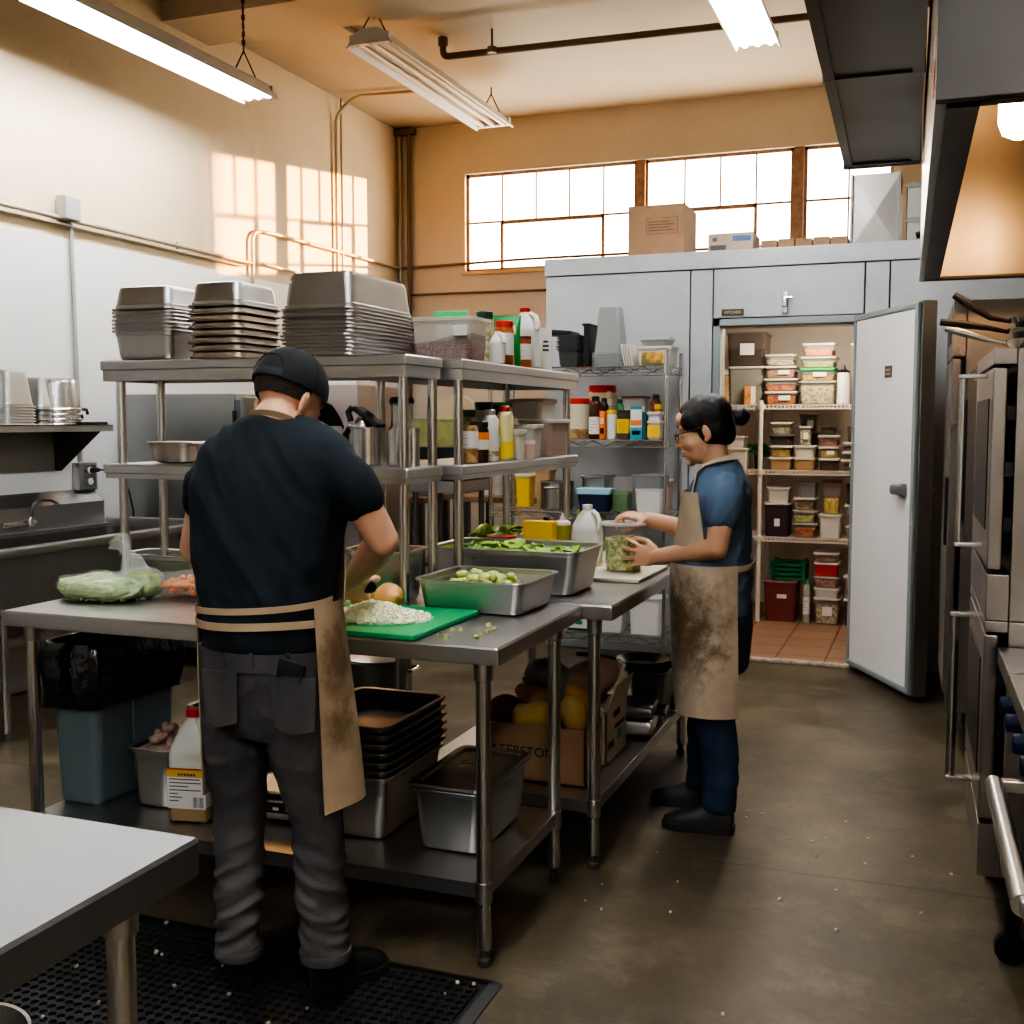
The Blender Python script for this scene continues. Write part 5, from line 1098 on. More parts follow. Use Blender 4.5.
WARMG = mat('lit_jar_lamp', (1, .8, .5), .3, emit=(1, .56, .23), es=65)
for k, yy in enumerate((1.37,)):
    g = Geo(); g.lathe([(.055, H-.001), (.055, H-.05), (.03, H-.06), (.03, .42), (.05, .41), (.05, .38)], (.245, yy, 0), 16); l = g.build('lamp_base', HOODS, t)
    g = Geo(); g.lathe([(.045, .385), (.056, .37), (.056, .28), (.045, .25), (.015, .235)], (.245, yy, 0), 18); g.build('lamp_globe', WARMG, t)
g = Geo(); g.bb(-.0015, .0, .14, .22, .06, .11); g.build('red_sticker', REDP, t); g = Geo(); g.bb(-.0015, .0, .14, .22, .115, .155); g.build('white_sticker', LABELW, t)
# make-up air duct along the hood front
t = skt('overhead_duct', 'dark sheet metal duct running along the hood front', 'duct', -.265, 1.2, 2.53); DL = 4.84-1.2
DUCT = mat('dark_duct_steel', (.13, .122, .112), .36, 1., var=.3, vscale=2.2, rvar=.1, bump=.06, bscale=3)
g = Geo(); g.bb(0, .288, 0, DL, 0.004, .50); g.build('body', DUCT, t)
g = Geo()
for y in (0, 1.2, 2.42, DL-.02): g.bb(-.004, .292, y-.012, y+.012, -.004, .505)
for x in (.0, .255): g.bb(x, x+.033, 0, DL, -.003, .003)
g.build('seam_strip', DUCT, t)
g = Geo(); g.bb(-.006, .292, DL+.001, DL+.008, -.012, .0, bev=.001); g.build('end_flange', STEELB, t)
# stacked convection ovens
def oven(label, z0, z1, zd0, zd1, hz0, hz1, hy):
    x0, y0 = .212, 3.2; L = .72; W = .95
    t = skt('convection_oven', label, 'oven', x0, y0, z0); h = z1-z0
    g = Geo(); g.bb(.058, W, 0, L, 0, h, bev=.004); g.build('body', OVENS, t)
    g = Geo(); g.bb(0, .0575, 0, L, 0, zd0-z0-.012, bev=.003); g.build('control_panel', OVENS, t); g = Geo(); g.bb(0, .0575, 0, L, zd1-z0+.008, h, bev=.003); g.build('front_rail', OVENS, t)
    d = Geo(); d.bb(0, .036, .004, L-.004, zd0-z0, zd1-z0, bev=.006); dd = d.build('door', OVENS, t)
    g = Geo(); g.bb(-.003, 0, .10, L-.10, zd0-z0+.10, zd1-z0-.08); g.build('window_glass', BLACKP, dd)
    g = Geo(); yy = hy-y0; g.tube([(-.062, yy, hz0-z0), (-.062, yy, hz1-z0)], .013, 14)
    for z in (hz0, hz1): g.bb(-.075, .0, yy-.018, yy+.018, z-z0-.006, z-z0+.006, bev=.002)
    g.build('handle', STEELB, dd)
    for z in (zd0+.12, zd1-.12, (zd0+zd1)/2): g = Geo(); g.bb(.036, .058, -.0, .02, z-z0-.02, z-z0+.02, bev=.003); g.build('hinge', BLACKM, dd)
    return t
o1 = oven('lower of the two stacked stainless ovens, long dark vertical door handle', .262, .962, .42, .925, .44, .93, 3.50)
for x in (.1, .85):
    for y in (.06, .66):
        g = Geo(); g.tube([(x, y, -.19), (x, y, 0)], .02, 10); c_ = g.build('caster', BLACKM, o1); g = Geo(); g.tube([(x, y-.014, -.215), (x, y+.014, -.215)], .045, 16); g.build('wheel', BLACKM, c_)
o2 = oven('upper of the two stacked stainless ovens, skillets on its top', .964, 1.685, 1.10, 1.635, 1.145, 1.62, 3.41)
def skillet(label, x, y, z, r, a, hm, tilt=0.04, L=.22, name='skillet'):
    t = skt(name, label, 'frying pan', x, y, z, None); g = Geo(); g.lathe([(r*.72, 0), (r*.95, .03), (r, .04), (r*.96, .038), (r*.70, .004)], (0, 0, 0), 28); g.build('body', STEELB, t)
    g = Geo(); c, s = math.cos(a), math.sin(a); g.tube([(c*r*.95, s*r*.95, .032), (c*(r+.05), s*(r+.05), .045), (c*(r+.06+L*.5), s*(r+.06+L*.5), .05+tilt*.5), (c*(r+.06+L), s*(r+.06+L), .05+tilt)], [.006, .008, .012, .010], 10); g.build('handle', hm, t); return t
skillet('steel skillet at the bottom of the pile on the upper oven', .375, 3.52, 1.6865, .115, R(176), STEELB, .03, .10)
skillet('steel skillet with black handle in the middle of the pile', .375, 3.52, 1.717, .11, R(182), BLACKP, .015, .12)
skillet('steel skillet with raised brown-black handle topping the pile', .375, 3.52, 1.748, .105, R(172), mat('brown_black_handle', (.03, .018, .012), .4), .065, .09)
# range
t = skt('gas_range', 'steel range with blue knobs and front rail in the near corner', 'range', .243, 1.45, 0); L = 3.172-1.45
g = Geo(); g.bb(0, .95, 0, L, .855, .90, bev=.004); g.build('worktop', OVENS, t)
g = Geo(); g.bb(.10, .95, 0.005, L-.005, .16, .853); g.build('body', STEELD, t)
g = Geo(); g.bb(.03, .0995, .005, L-.005, .745, .853, bev=.004); g.build('control_panel', STEELD, t)
g = Geo(); g.bb(.082, .0995, .01, L-.01, .18, .72, bev=.005); d = g.build('oven_door', OVENS, t)
g = Geo(); x, z = -.063, .79; g.tube([(x, .02+.26, z), (x, L-.86, z)], .018, 16)
for y in (.28, L-.86): g.bb(x-.006, .03, y-.012, y+.012, z-.012, z+.012, bev=.004)
g.build('rail', STEELB, t)
KNOB = mat('blue_knob', (.004, .012, .04), .3)
for k in range(6):
    g = Geo(); y = L-.30-k*.17; g.lathe([(.028, 0), (.028, .012), (.023, .014), (.021, .042), (.015, .046)], (0, 0, 0), 16); g.xf(Matrix.Translation((.03, y, .815)) @ Matrix.Rotation(-PI/2, 4, 'Y')); kn = g.build('knob', KNOB, t)
    g = Geo(); g.lathe([(.031, 0), (.031, .004)], (0, 0, 0), 16); g.xf(Matrix.Translation((.03, y, .815)) @ Matrix.Rotation(-PI/2, 4, 'Y')); g.build('bezel', STEELB, kn)
for x in (.15, .85):
    for y in (.1, L-.1):
        g = Geo(); g.tube([(x, y, 0), (x, y, .165)], .022, 10); g.build('leg', STEELD, t)
# tall refrigerator beyond the ovens
t = skt('upright_refrigerator', 'tall stainless refrigerator between the ovens and the open cooler door', 'refrigerator', .18, 5.2, 0)
g = Geo(); g.bb(.055, .85, 0, .75, .22, 2.012, bev=.004); g.build('body', OVENS, t)
g = Geo(); g.bb(0, .0545, 0, .75, 1.772, 2.012, bev=.004); g.build('header', OVENS, t)
g = Geo(); g.bb(.0, .038, .004, .746, .30, 1.764, bev=.006); d = g.build('door', OVENS, t)
g = Geo(); g.bb(-.012, 0, .05, .09, .95, 1.25, bev=.003); g.build('handle', BLACKP, d)
g = Geo(); g.bb(-.004, 0, .2, .5, 1.84, 1.92); g.build('name_badge', BLACKP, t)
g = Geo(); g.bb(.02, .0545, .0, .75, .22, .29); g.build('kick_grille', STEELD, t)
for x in (.12, .78):
    for y in (.08, .66):
        g = Geo(); g.tube([(x, y, 0), (x, y, .222)], .018, 10); g.build('leg', STEELD, t)
# ------------------------------------------------------------------ side wall: pipes, shelf, sink
PIPEM = mat('painted_conduit', (.50, .43, .32), .45, .3, var=.1); PIPEG = mat('grey_conduit', (.42, .43, .42), .42, .4)
def pipe(label, pts, r, m=PIPEM, name='conduit', clips=()):
    p0 = Vector(pts[0]); t = thing(name, label, 'pipe', p0); fine = [Vector(pts[0])]
    for i in range(1, len(pts)-1):      # rounded bends
        a, b, c = Vector(pts[i-1]), Vector(pts[i]), Vector(pts[i+1]); k = min(.09, (a-b).length*.45, (c-b).length*.45); u = b+(a-b).normalized()*k; w = b+(c-b).normalized()*k
        for s in (0, .25, .5, .75, 1): fine.append(u*(1-s)**2+b*2*s*(1-s)+w*s*s)
    fine.append(Vector(pts[-1])); g = Geo(); g.tube([p-p0 for p in fine], r, 10); g.build('pipe', m, t, smooth=60)
    for c in clips:
        q = Vector(c)-p0; g = Geo(); g.box(q, (.02, .05, .05), bev=.004); g.build('clip', PIPEG, t)
    return t
xw = XL+.028
pipe('long horizontal conduit along the side wall above the white panels', [(xw, 1.2, 2.66), (xw, 7.02, 2.64)], .014, PIPEM, 'conduit', [(xw-.01, 3.2, 2.655), (xw-.01, 6.2, 2.643)])
pipe('second thin conduit just under the long one on the side wall', [(xw, 1.2, 2.625), (xw, 6.9, 2.607)], .009, PIPEM)
pipe('conduit looping upward and along the sunlit side wall to the corner', [(xw, 7.03, 2.45), (xw, 7.03, 2.87), (xw, 7.25, 2.895), (xw, 9.40, 2.91)], .014, PIPEM)
pipe('short conduit piece between the pipe loop and the pan stacks', [(xw, 7.15, 2.655), (xw, 8.2, 2.64)], .012, PIPEM)
pipe('vertical conduit pair climbing the side wall near the corner', [(xw, 8.27, 2.0), (xw, 8.27, 4.0), (XL+.2, 8.27, ZC-.03), (-3.75, 8.35, ZC-.03)], .014, PIPEM)
pipe('thin vertical conduit beside the climbing pair', [(xw, 8.36, 2.0), (xw, 8.36, ZC-.01)], .01, PIPEM)
yb = YB-.03
pipe('dark vertical pipe in the corner of the ochre back wall', [(-4.56, yb-.02, .1), (-4.56, yb-.02, ZC-.02)], .02, mat('dark_pipe', (.16, .11, .07), .5, .3))
pipe('second vertical pipe tucked into the corner', [(-4.66, yb, .1), (-4.66, yb, ZC-.02)], .016, PIPEM)
pipe('horizontal conduit crossing the back wall below the window', [(-4.66, yb, 2.905), (-3.4, yb, 2.93), (-1.3, yb, 2.93)], .012, MATS['dark_pipe'])
pipe('lower horizontal conduit on the back wall', [(-4.56, yb, 2.66), (-2.3, yb, 2.65)], .010, MATS['dark_pipe'])
t = thing('pipe_box', 'dark pipe collar box under the ceiling in the corner', 'pipe', (-4.6, yb-.02, ZC-.06)); g = Geo(); g.bb(-.1, .1, -.03, .04, -.01, .05, bev=.008); g.build('box', MATS['dark_pipe'], t)
# ceiling sprinkler pipe
pz = 4.02; a, b = atZ(443, 57, pz), atZ(805, 17, pz)
t = pipe('long dark sprinkler pipe hung under the ceiling', [(a.x, a.y, pz+.10), (a.x, a.y, pz), (b.x, b.y, pz), (1.6, b.y+(b.y-a.y)*.9, pz)], .024, MATS['dark_pipe'], 'sprinkler_pipe')
c = atZ(492, 50, pz); q = Vector((c.x, c.y, pz))-t.location; g = Geo(); g.tube([q, q+Vector((0, 0, ZC-pz-.005))], .008, 8); g.lathe([(.032, -.02), (.032, .02)], q, 12); g.build('hanger', MATS['dark_pipe'], t)
g = Geo(); g.lathe([(.03, .07), (.035, .08), (.035, .13), (.012, .14)], Vector((a.x, a.y, pz))-t.location, 12); g.build('sprinkler_cap', MATS['dark_pipe'], t)
pipe('short dark rail fixed to the ceiling beside the unlit strip light', [atZ(322, 11, ZC-.03), atZ(365, 38, ZC-.03)], .02, MATS['dark_pipe'], 'ceiling_rail')
# junction box and outlet
t = thing('junction_box', 'grey junction box on the conduit of the side wall', 'junction box', (XL+.013, 5.17, 2.70)); g = Geo(); g.bb(0, .06, -.065, .065, -.06, .07, bev=.005); g.build('box', PIPEG, t); g = Geo(); g.bb(.06, .064, -.06, .06, -.055, .065, bev=.002); g.build('cover', PIPEG, t)
pipe('vertical grey conduit dropping from the junction box to the outlet', [(xw, 5.20, 2.635), (xw, 5.22, 1.26)], .012, PIPEG)
t = thing('power_outlet', 'steel double outlet box on the side wall above the sink end', 'outlet', (XL+.013, 5.24, 1.18)); g = Geo(); g.bb(0, .055, -.075, .075, -.085, .075, bev=.004); g.build('box', STEEL, t); g = Geo(); g.bb(.055, .058, -.045, .06, -.07, .06, bev=.002); p = g.build('cover_plate', STEELB, t)
for z in (-.035, .03):
    g = Geo(); g.lathe([(.02, 0), (.02, .004)], (0, 0, 0), 16); g.xf(Matrix.Translation((.058, .01, z)) @ Matrix.Rotation(PI/2, 4, 'Y')); g.build('socket', WHITEP, p)
t = thing('power_lead', 'black power lead plugged into the steel wall outlet', 'cable', (XL+.077, 5.25, 1.21)); g = Geo(); g.tube([(0, 0, 0), (.05, .01, .003)], [.016, .012], 10); g.build('plug', BLACKP, t)
g = Geo(); g.tube([(.05, .01, .003), (.09, .05, .0), (.11, .13, -.04), (.10, .2, -.12), (.08, .26, -.25), (.05, .30, -.40)], .005, 8); g.build('cable', BLACKP, t)
# wall shelf
WSZ = 1.475
t = thing('wall_shelf', 'steel wall shelf above the sink carrying upside-down pans', 'shelf', (XL+.013, 3.2, WSZ)); ye = 5.10-3.2
g = Geo(); g.bb(0, .36, -2, ye, -.004, 0); g.bb(.352, .36, -2, ye, -.035, 0); g.bb(0, .36, ye-.006, ye, -.035, 0); g.build('board', STEEL, t)
for y in (ye-.05, -.3):
    g = Geo(); poly = [(0, -.004), (.33, -.004), (.32, -.03), (.03, -.26), (0, -.26)]; g.loft([[(x, y-.003, z) for x, z in poly], [(x, y+.003, z) for x, z in poly]]); g.bb(0, .03, y-.02, y+.003, -.26, -.004); g.build('bracket', STEELD, t)
def wy(px): return atX(px, 423, -4.5).y
def invpot(label, px0, px1, ytop, n, shape, group):
    y0, y1 = wy(px0), wy(px1); w = y1-y0; cy_ = (y0+y1)/2; h = atX((px0+px1)/2, ytop, -4.5).z-WSZ
    first = None
    for k in range(n):
        lab = '%s, %s' % (label, ORD[n-1-k]); st = h*.32/max(n-1, 1) if n > 1 else 0; hh = h-st*(n-1)
        if first is None:
            if shape == 'pan': first = pan(lab, (-4.5, cy_, WSZ+.002), .26, w-.026, hh, STEELP, 0, True, group, 'pan', 'steel_insert', tp=.02)
            else:
                g = Geo(); r = w/2; g.lathe([(r, 0), (r+.003, .003), (r, .008), (r*.95, .012), (r*.86, hh*.85), (r*.8, hh*.96), (r*.6, hh), (.005, hh), (.004, hh-.004), (r*.75, hh*.94), (r*.92, .01)], (0, 0, 0), 28); first = tag(g.build('bain_marie_pot', STEELB, None, (-4.5, cy_, WSZ+.002), 0, smooth=50), lab, 'pot', group)
        else: dup(first, (-4.5, cy_, WSZ+.002+k*st), 0, lab)
invpot('upside-down pan in the wall shelf stack at the picture edge', -14, 19, 371, 7, 'pan', 'pans at the wall shelf edge')
invpot('upside-down pan in the brownish wall shelf stack', 20.5, 37, 378, 4, 'pan', 'brownish pans on the wall shelf')
invpot('upside-down round pot beside the black kettle part on the wall shelf', 40, 74, 379, 4, 'pot', 'round pots on the wall shelf')
t = thing('griddle_press', 'black griddle press with curved handle at the end of the wall shelf', 'press', (-4.48, 4.965, WSZ+.001)); g = Geo(); g.bb(-.14, .14, -.10, .11, 0, .018, bev=.006); g.build('plate', BLACKM, t); g = Geo(); g.tube([(.0, -.02, .015), (.0, -.02, .075), (0, .02, .09), (0, .10, .085), (0, .11, .06)], .009, 10); g.build('handle', BLACKP, t); g = Geo(); g.ball((0, .03, .045), (.03, .035, .03), 12, 8); g.build('knob', BLACKM, t)
# three-basin sink along the side wall
t = thing('sink', 'long stainless sink with high backsplash along the side wall', 'sink', (XL+.013, 2.0, 0)); fx = -4.0-(XL+.013); yE = 5.36-2.0
g = Geo()
g.bb(fx-.05, fx, -1, yE-.02, .86, .905, bev=.015); g.bb(.10, fx, yE-.05, yE, .86, .935, bev=.01); g.bb(0.05, .14, -1, yE-.03, .88, .90); g.build('rim', STEEL, t)
g = Geo(); poly = [(0, .86), (.10, .86), (.10, 1.03), (.02, 1.10), (0, 1.10)]; g.loft([[(x, -1, z) for x, z in poly], [(x, yE-.05, z) for x, z in poly]]); g.build('backsplash', STEEL, t, smooth=10)
yb0 = -1
for k, (a, b) in enumerate(((-1, .42), (.45, 1.62), (1.65, yE-.06))):
    g = Geo(); w, d = fx-.20, b-a; g.loft([rr(w, d, .04, .88, 4, .14+w/2, (a+b)/2), rr(w, d, .04, .64, 4, .14+w/2, (a+b)/2), rr(w-.06, d-.06, .04, .60, 4, .14+w/2, (a+b)/2)], False, True); g.bb(fx-.062, fx-.05, a, b, .60, .87); g.build('basin', mat('sink_steel', (.30, .295, .285), .36, 1., var=.08, vscale=3), t)
g = Geo(); g.bb(fx-.075, fx-.063, .4, .47, .60, .87); g.bb(fx-.058, fx-.046, 1.60, 1.67, .60, .87); g.bb(.1, fx-.06, -1, yE, .57, .59); g.build('apron_strip', STEELD, t)
for (x, y) in ((fx-.045, 1.98), (fx-.06, yE-.08), (.15, 1.98), (.15, yE-.08), (fx-.045, -.2)):
    g = Geo(); g.tube([(x, y, .03), (x, y, .62)], .02, 10); l = g.build('leg', STEELB, t); g = Geo(); g.lathe([(.022, 0), (.012, .03), (.012, .05)], (x, y, 0), 10); g.build('foot', RUBBER, l)
fy = atX(18, 500, -4.62).y-2.0
g = Geo(); g.tube([(.10, fy, .95), (.15, fy, .95), (.16, fy, 1.0), (.165, fy, 1.05), (.20, fy+.01, 1.075), (.27, fy+.03, 1.07), (.31, fy+.04, 1.05)], .008, 10); f = g.build('faucet_spout', CHROME, t, smooth=60)
g = Geo(); g.tube([(.13, fy-.18, .95), (.13, fy+.05, .95)], .014, 10); g.lathe([(.018, .93), (.018, .97), (.01, .985)], (.15, fy, 0), 12); g.build('faucet_body', CHROME, t)
PVC = mat('white_pvc_pipe', (.62, .58, .51), .4, var=.08)
pipe('white drain pipe sloping under the sink behind the trash bin', [(-4.35, 3.2, .30), (-4.35, 5.12, .42), (-4.35, 5.2, .52)], .036, PVC, 'drain_pipe')
pipe('white drain elbow rising to the sink basin', [(-4.35, 4.55, .385), (-4.35, 4.55, .50), (-4.35, 4.72, .53), (-4.35, 4.78, .46), (-4.35, 4.85, .41)], .03, PVC, 'drain_pipe')
pipe('short white drain stub at the picture edge under the sink', [(-4.3, 3.95, .20), (-4.3, 4.1, .335), (-4.3, 4.1, .58)], .03, PVC, 'drain_pipe')
# reach-in refrigerator side and a lower unit beyond it
FRS = mat('fridge_side_steel', (.32, .325, .325), .33, 1., var=.10, vscale=1.6, rvar=.06)
t = thing('reach_in_refrigerator', 'stainless refrigerator standing behind the sink, hinge on its door edge', 'refrigerator', (-4.27, 5.95, 0)); g = Geo(); g.bb(-.41, .41, -.36, .36, .12, 1.66, bev=.005); g.build('body', FRS, t); g = Geo(); g.bb(.412, .48, -.355, .36, .16, 1.64, bev=.006); d = g.build('door', FRS, t); g = Geo(); g.bb(.405, .425, -.375, -.355, 1.40, 1.56, bev=.004); g.build('hinge', BLACKM, d)
g = Geo(); g.bb(.415, .45, -.3565, -.3555, .2, 1.62); g.build('gasket', JOINT, d)
for x in (-.35, .35):
    for y in (-.3, .3): g = Geo(); g.tube([(x, y, 0), (x, y, .122)], .018, 10); g.build('leg', STEELD, t)
t = thing('ice_machine', 'pinkish steel cabinet with small dark window beyond the man\'s cap', 'cabinet', (-3.865, 6.85, 0)); g = Geo(); g.bb(-.33, .33, -.35, .30, .1, 1.735, bev=.006); g.build('body', mat('pinkish_steel', (.50, .44, .42), .38, .9, var=.06, vscale=2), t)
g = Geo(); g.bb(-.33, .30, -.30, .28, 1.737, 1.90, bev=.006); p = g.build('top_unit', WHITEP, t); g = Geo(); g.bb(.10, .18, -.304, -.30, 1.78, 1.84); g.build('vent', BLACKP, p)
for x in (-.28, .28):
    for y in (-.3, .25): g = Geo(); g.tube([(x, y, 0), (x, y, .102)], .02, 10); g.build('leg', STEELD, t)
# far counters with pots under the back wall
def counter(label, x0, x1, y0, y1, z, m, legs=True):
    t = thing('back_counter', label, 'counter', ((x0+x1)/2, (y0+y1)/2, 0)); w, d = (x1-x0)/2, (y1-y0)/2
    g = Geo(); g.bb(-w, w, -d, d, z-.045, z, bev=.006); g.build('countertop', m, t); g = Geo(); g.bb(-w+.05, w-.05, -d+.1, d-.1, z-.55, z-.52); g.build('lower_shelf', STEELD, t)
    for x in (-w+.06, w-.06):
        for y in (-d+.06, d-.06): g = Geo(); g.bb(x-.025, x+.025, y-.025, y+.025, 0, z-.045); g.build('leg', STEELD, t)
    return t
WTOP = mat('worn_wood_top', (.30, .19, .12), .5, var=.15, vscale=8, stretch=(.3, 4, 4))
BYc = 7.75; p0 = atY(456, 496, BYc)
counter('wood-topped counter by the back wall, seen between the overshelf posts', p0.x, p0.x+.85, BYc, BYc+.6, p0.z, WTOP)
p1 = atY(395, 497, BYc); counter('wood-topped stand further left along the back wall', p1.x-.65, p1.x+.25, BYc, BYc+.6, p1.z, WTOP)
cz = p0.z+.001
def bq(px0, px1, ytop, Y): return fit(px0, px1, ytop, Y, cz)
cx, w, h = bq(474, 488, 472, BYc+.1); bottle('white paper-like canister on the far wood counter', (cx, BYc+.2, cz), w/2, h, LABELW, WHITEP, 'can')
cx, w, h = bq(490, 499, 470, BYc+.1); bottle('second white canister on the far wood counter', (cx, BYc+.2, cz), w/2, h, LABELW, WHITEP, 'can', (.1, .6, WHITEP))
cx, w, h = bq(501, 512, 478, BYc+.1); tub('olive-green tub with cream lid on the far wood counter', (cx, BYc+.2, cz), w, .12, h, mat('olive_tub', (.30, .32, .16), .5), LIDW, None)
cz = p1.z+.001
cx, w, h = bq(405, 430, 448, BYc+.1); pot('steel stock pot on the far wood-topped stand', (cx, BYc+.25, cz), w/2, h, R(90), 'loop', STEEL, False, 'stock_pot')
# black flat-top unit with green tray, seen under the first over-shelf
p2 = atY(405, 462, 6.6); p3 = atY(462, 462, 6.6)
t = thing('charbroiler', 'black-fronted cooking unit with green trays, seen between the overshelf tiers', 'cooker', ((p2.x+p3.x)/2, 6.85, 0)); w = (p3.x-p2.x)/2; h = p2.z
g = Geo(); g.bb(-w, w, -.25, .25, h-.20, h-.12, bev=.008); g.build('body', STEEL, t); g = Geo(); g.bb(-w, w, -.26, .25, h-.118, h+.10, bev=.006); g.build('black_front', BLACKM, t)
g = Geo(); g.bb(-w, w, -.265, -.26, h+.01, h+.02); g.build('trim_strip', STEELB, t)
for x in (-w+.05, w-.05):
    for y in (-.2, .2): g = Geo(); g.tube([(x, y, 0), (x, y, h-.198)], .02, 8); g.build('leg', STEELD, t)
tz = h+.102; g = Geo(); ww = w*2-.04; zt_ = atY(430, 419, 6.65).z-tz; tub('olive green tray of herbs on top of the black-fronted cooker', ((p2.x+p3.x)/2, 6.75, tz), ww, .26, max(zt_, .06), mat('olive_tray', (.17, .17, .05), .5, col2=(.28, .27, .12), vscale=16), None, GREEN3, .8)
# tan paddle board leaning at the back wall
p4 = atY(458, 421, 7.3); t = thing('pizza_paddle', 'round tan wooden paddle standing upright behind the cooker', 'paddle', (p4.x, 7.3, p4.z-.05)); r = .17
g = Geo(); pr = [(r*math.cos(a), r*math.sin(a)) for a in [2*PI*i/28 for i in range(28)]]; g.loft([[(x, -.008, z+.06) for x, z in pr], [(x, .008, z+.06) for x, z in pr]]); g.bb(-.022, .022, -.01, .01, .2, .33, bev=.006); g.build('blade', mat('tan_wood', (.46, .35, .22), .55), t)
g = Geo(); g.bb(-.03, .03, -.03, .03, -(p4.z-.05), -.1); g.bb(-.12, .12, -.1, .1, -(p4.z-.05), -(p4.z-.05)+.03); g.build('stand', STEELD, t)
# white wall shelf with jars beyond the cap
p5 = atY(352, 404, 8.55); p6 = atY(398, 404, 8.55); t = thing('back_shelf', 'white rack with small wire shelf on the far side of the cabinet', 'shelf', ((p5.x+p6.x)/2, 8.70, 0)); w = (p6.x-p5.x)/2
g = Geo(); g.bb(-w, w, -.15, .15, p5.z-.03, p5.z, bev=.004); g.build('board', SHW, t); g = Geo(); g.bb(-w-.03, -w+.07, -.14, .14, 0, p5.z+.22, bev=.005); g.build('side_panel', WHITEP, t); g = Geo(); g.bb(w-.03, w, .1, .14, 0, p5.z-.031); g.build('leg', STEELD, t)
for k, (dx, r_, h_, m_) in enumerate(((-.02, .04, .05, PINKP), (.06, .035, .045, TANP), (.13, .03, .04, WHITEP))):
    bottle(('small pink bowl on the far white rack', 'small tan bowl on the far white rack', 'small white cup on the far white rack')[k], ((p5.x+p6.x)/2+dx, 8.65, p5.z+.001), r_, h_, m_, None, 'can', name='bowl', cat='bowl')
# ------------------------------------------------------------------ on top of the cooler
cz = CZ+.001
x0, x1 = atY(628, 253, 7.15).x, atY(684, 253, 7.15).x
t = thing('cardboard_box', 'large brown cardboard box on the cooler roof before the window', 'box', ((x0+x1)/2, 7.15+.19, cz)); w = x1-x0; hh = .335
g = Geo(); g.bb(-w/2, w/2, -.19, .19, 0, hh, bev=.003); g.build('body', CARD, t); g = Geo(); g.bb(-.03, .03, -.192, -.189, hh-.09, hh-.03); g.bb(-.02, .02, -.192, -.189, 0, .06); g.build('tape', mat('tape', (.32, .18, .10), .4), t)
g = Geo(); 
for k in range(4): g.bb(-.05, .12-.03*(k % 2), -.1915, -.19, .17+k*.018, .177+k*.018)
for z in (.150, .25): g.bb(-.065, .14, -.1915, -.19, z, z+.003)
for x in (-.065, .137): g.bb(x, x+.003, -.1915, -.19, .15, .253)
g.build('print', mat('brown_print', (.16, .08, .04), .7), t)
x0, x1 = atY(708, 250, 7.12).x, atY(753, 250, 7.12).x; w = x1-x0
t = carton('small pale carton with blue print on the cooler roof', ((x0+x1)/2, 7.12+.14, cz), w, .28, .125, CARDP, ((.55, .95, .58, .85, mat('blue_print', (.10, .18, .34), .6)), (.05, .4, .1, .42, mat('dark_print', (.08, .07, .07), .6)), (.1, .2, .6, .8, MATS['dark_print'])))
x0, x1 = atY(760, 246, 7.12).x, atY(848, 242, 7.12).x; n = 5
for k in range(n):
    w = (x1-x0)/n; t = carton('low flat brown carton on the cooler roof, %s' % ('next to the small pale carton', 'second of the row', 'middle of the row', 'fourth of the row', 'touching the metal duct')[k], (x0+w*(k+.5), 7.12+.12, cz), w-.006, .22, .068+.004*(k % 2), CARD, ((.05, .95, .3, .5, MATS['tape']),), 0, 'low cartons on the cooler roof')
# sheet metal duct elbow on the roof
XB = mat('galvanised_steel', (.30, .285, .26), .38, 1., var=.12, vscale=5, rvar=.06)
t = thing('duct_box', 'sheet metal duct box with pressed cross standing on the cooler roof', 'duct', (-.378, 7.45, cz)); w = .145; hh = .455
g = Geo(); g.bb(-w, w, -.17, .2, 0, hh); g.build('body', XB, t)
g = Geo(); f = -.1705; a = [(-w, f, 0), (w, f, 0), (w, f, hh), (-w, f, hh)]; c = (0, f-.009, hh/2)
b = len(g.v); g.v += a+[c]; g.f += [(b, b+1, b+4), (b+1, b+2, b+4), (b+2, b+3, b+4), (b+3, b, b+4)]; g.build('cross_panel', XB, t, smooth=0)
g = Geo()
for x in (-w, w-.012): g.bb(x, x+.012, -.20, -.165, 0, hh)
g.build('edge_seam', STEELD, t)
t = thing('duct_unit', 'brown-shadowed compressor unit beside the duct box on the cooler roof', 'machine', (-.04, 7.5, cz)); g = Geo(); g.bb(-.16, .2, -.15, .2, 0, .40, bev=.01); g.build('body', XB, t)
g = Geo(); g.bb(-.165, .2, -.16, -.15, .16, .19); g.bb(-.165, .2, -.16, -.15, .37, .40); g.build('frame_bar', STEELD, t); g = Geo(); g.tube([(-.1, -.16, .08), (-.03, -.17, .1), (.03, -.16, .07)], .02, 8); g.build('hose', BLACKP, t)
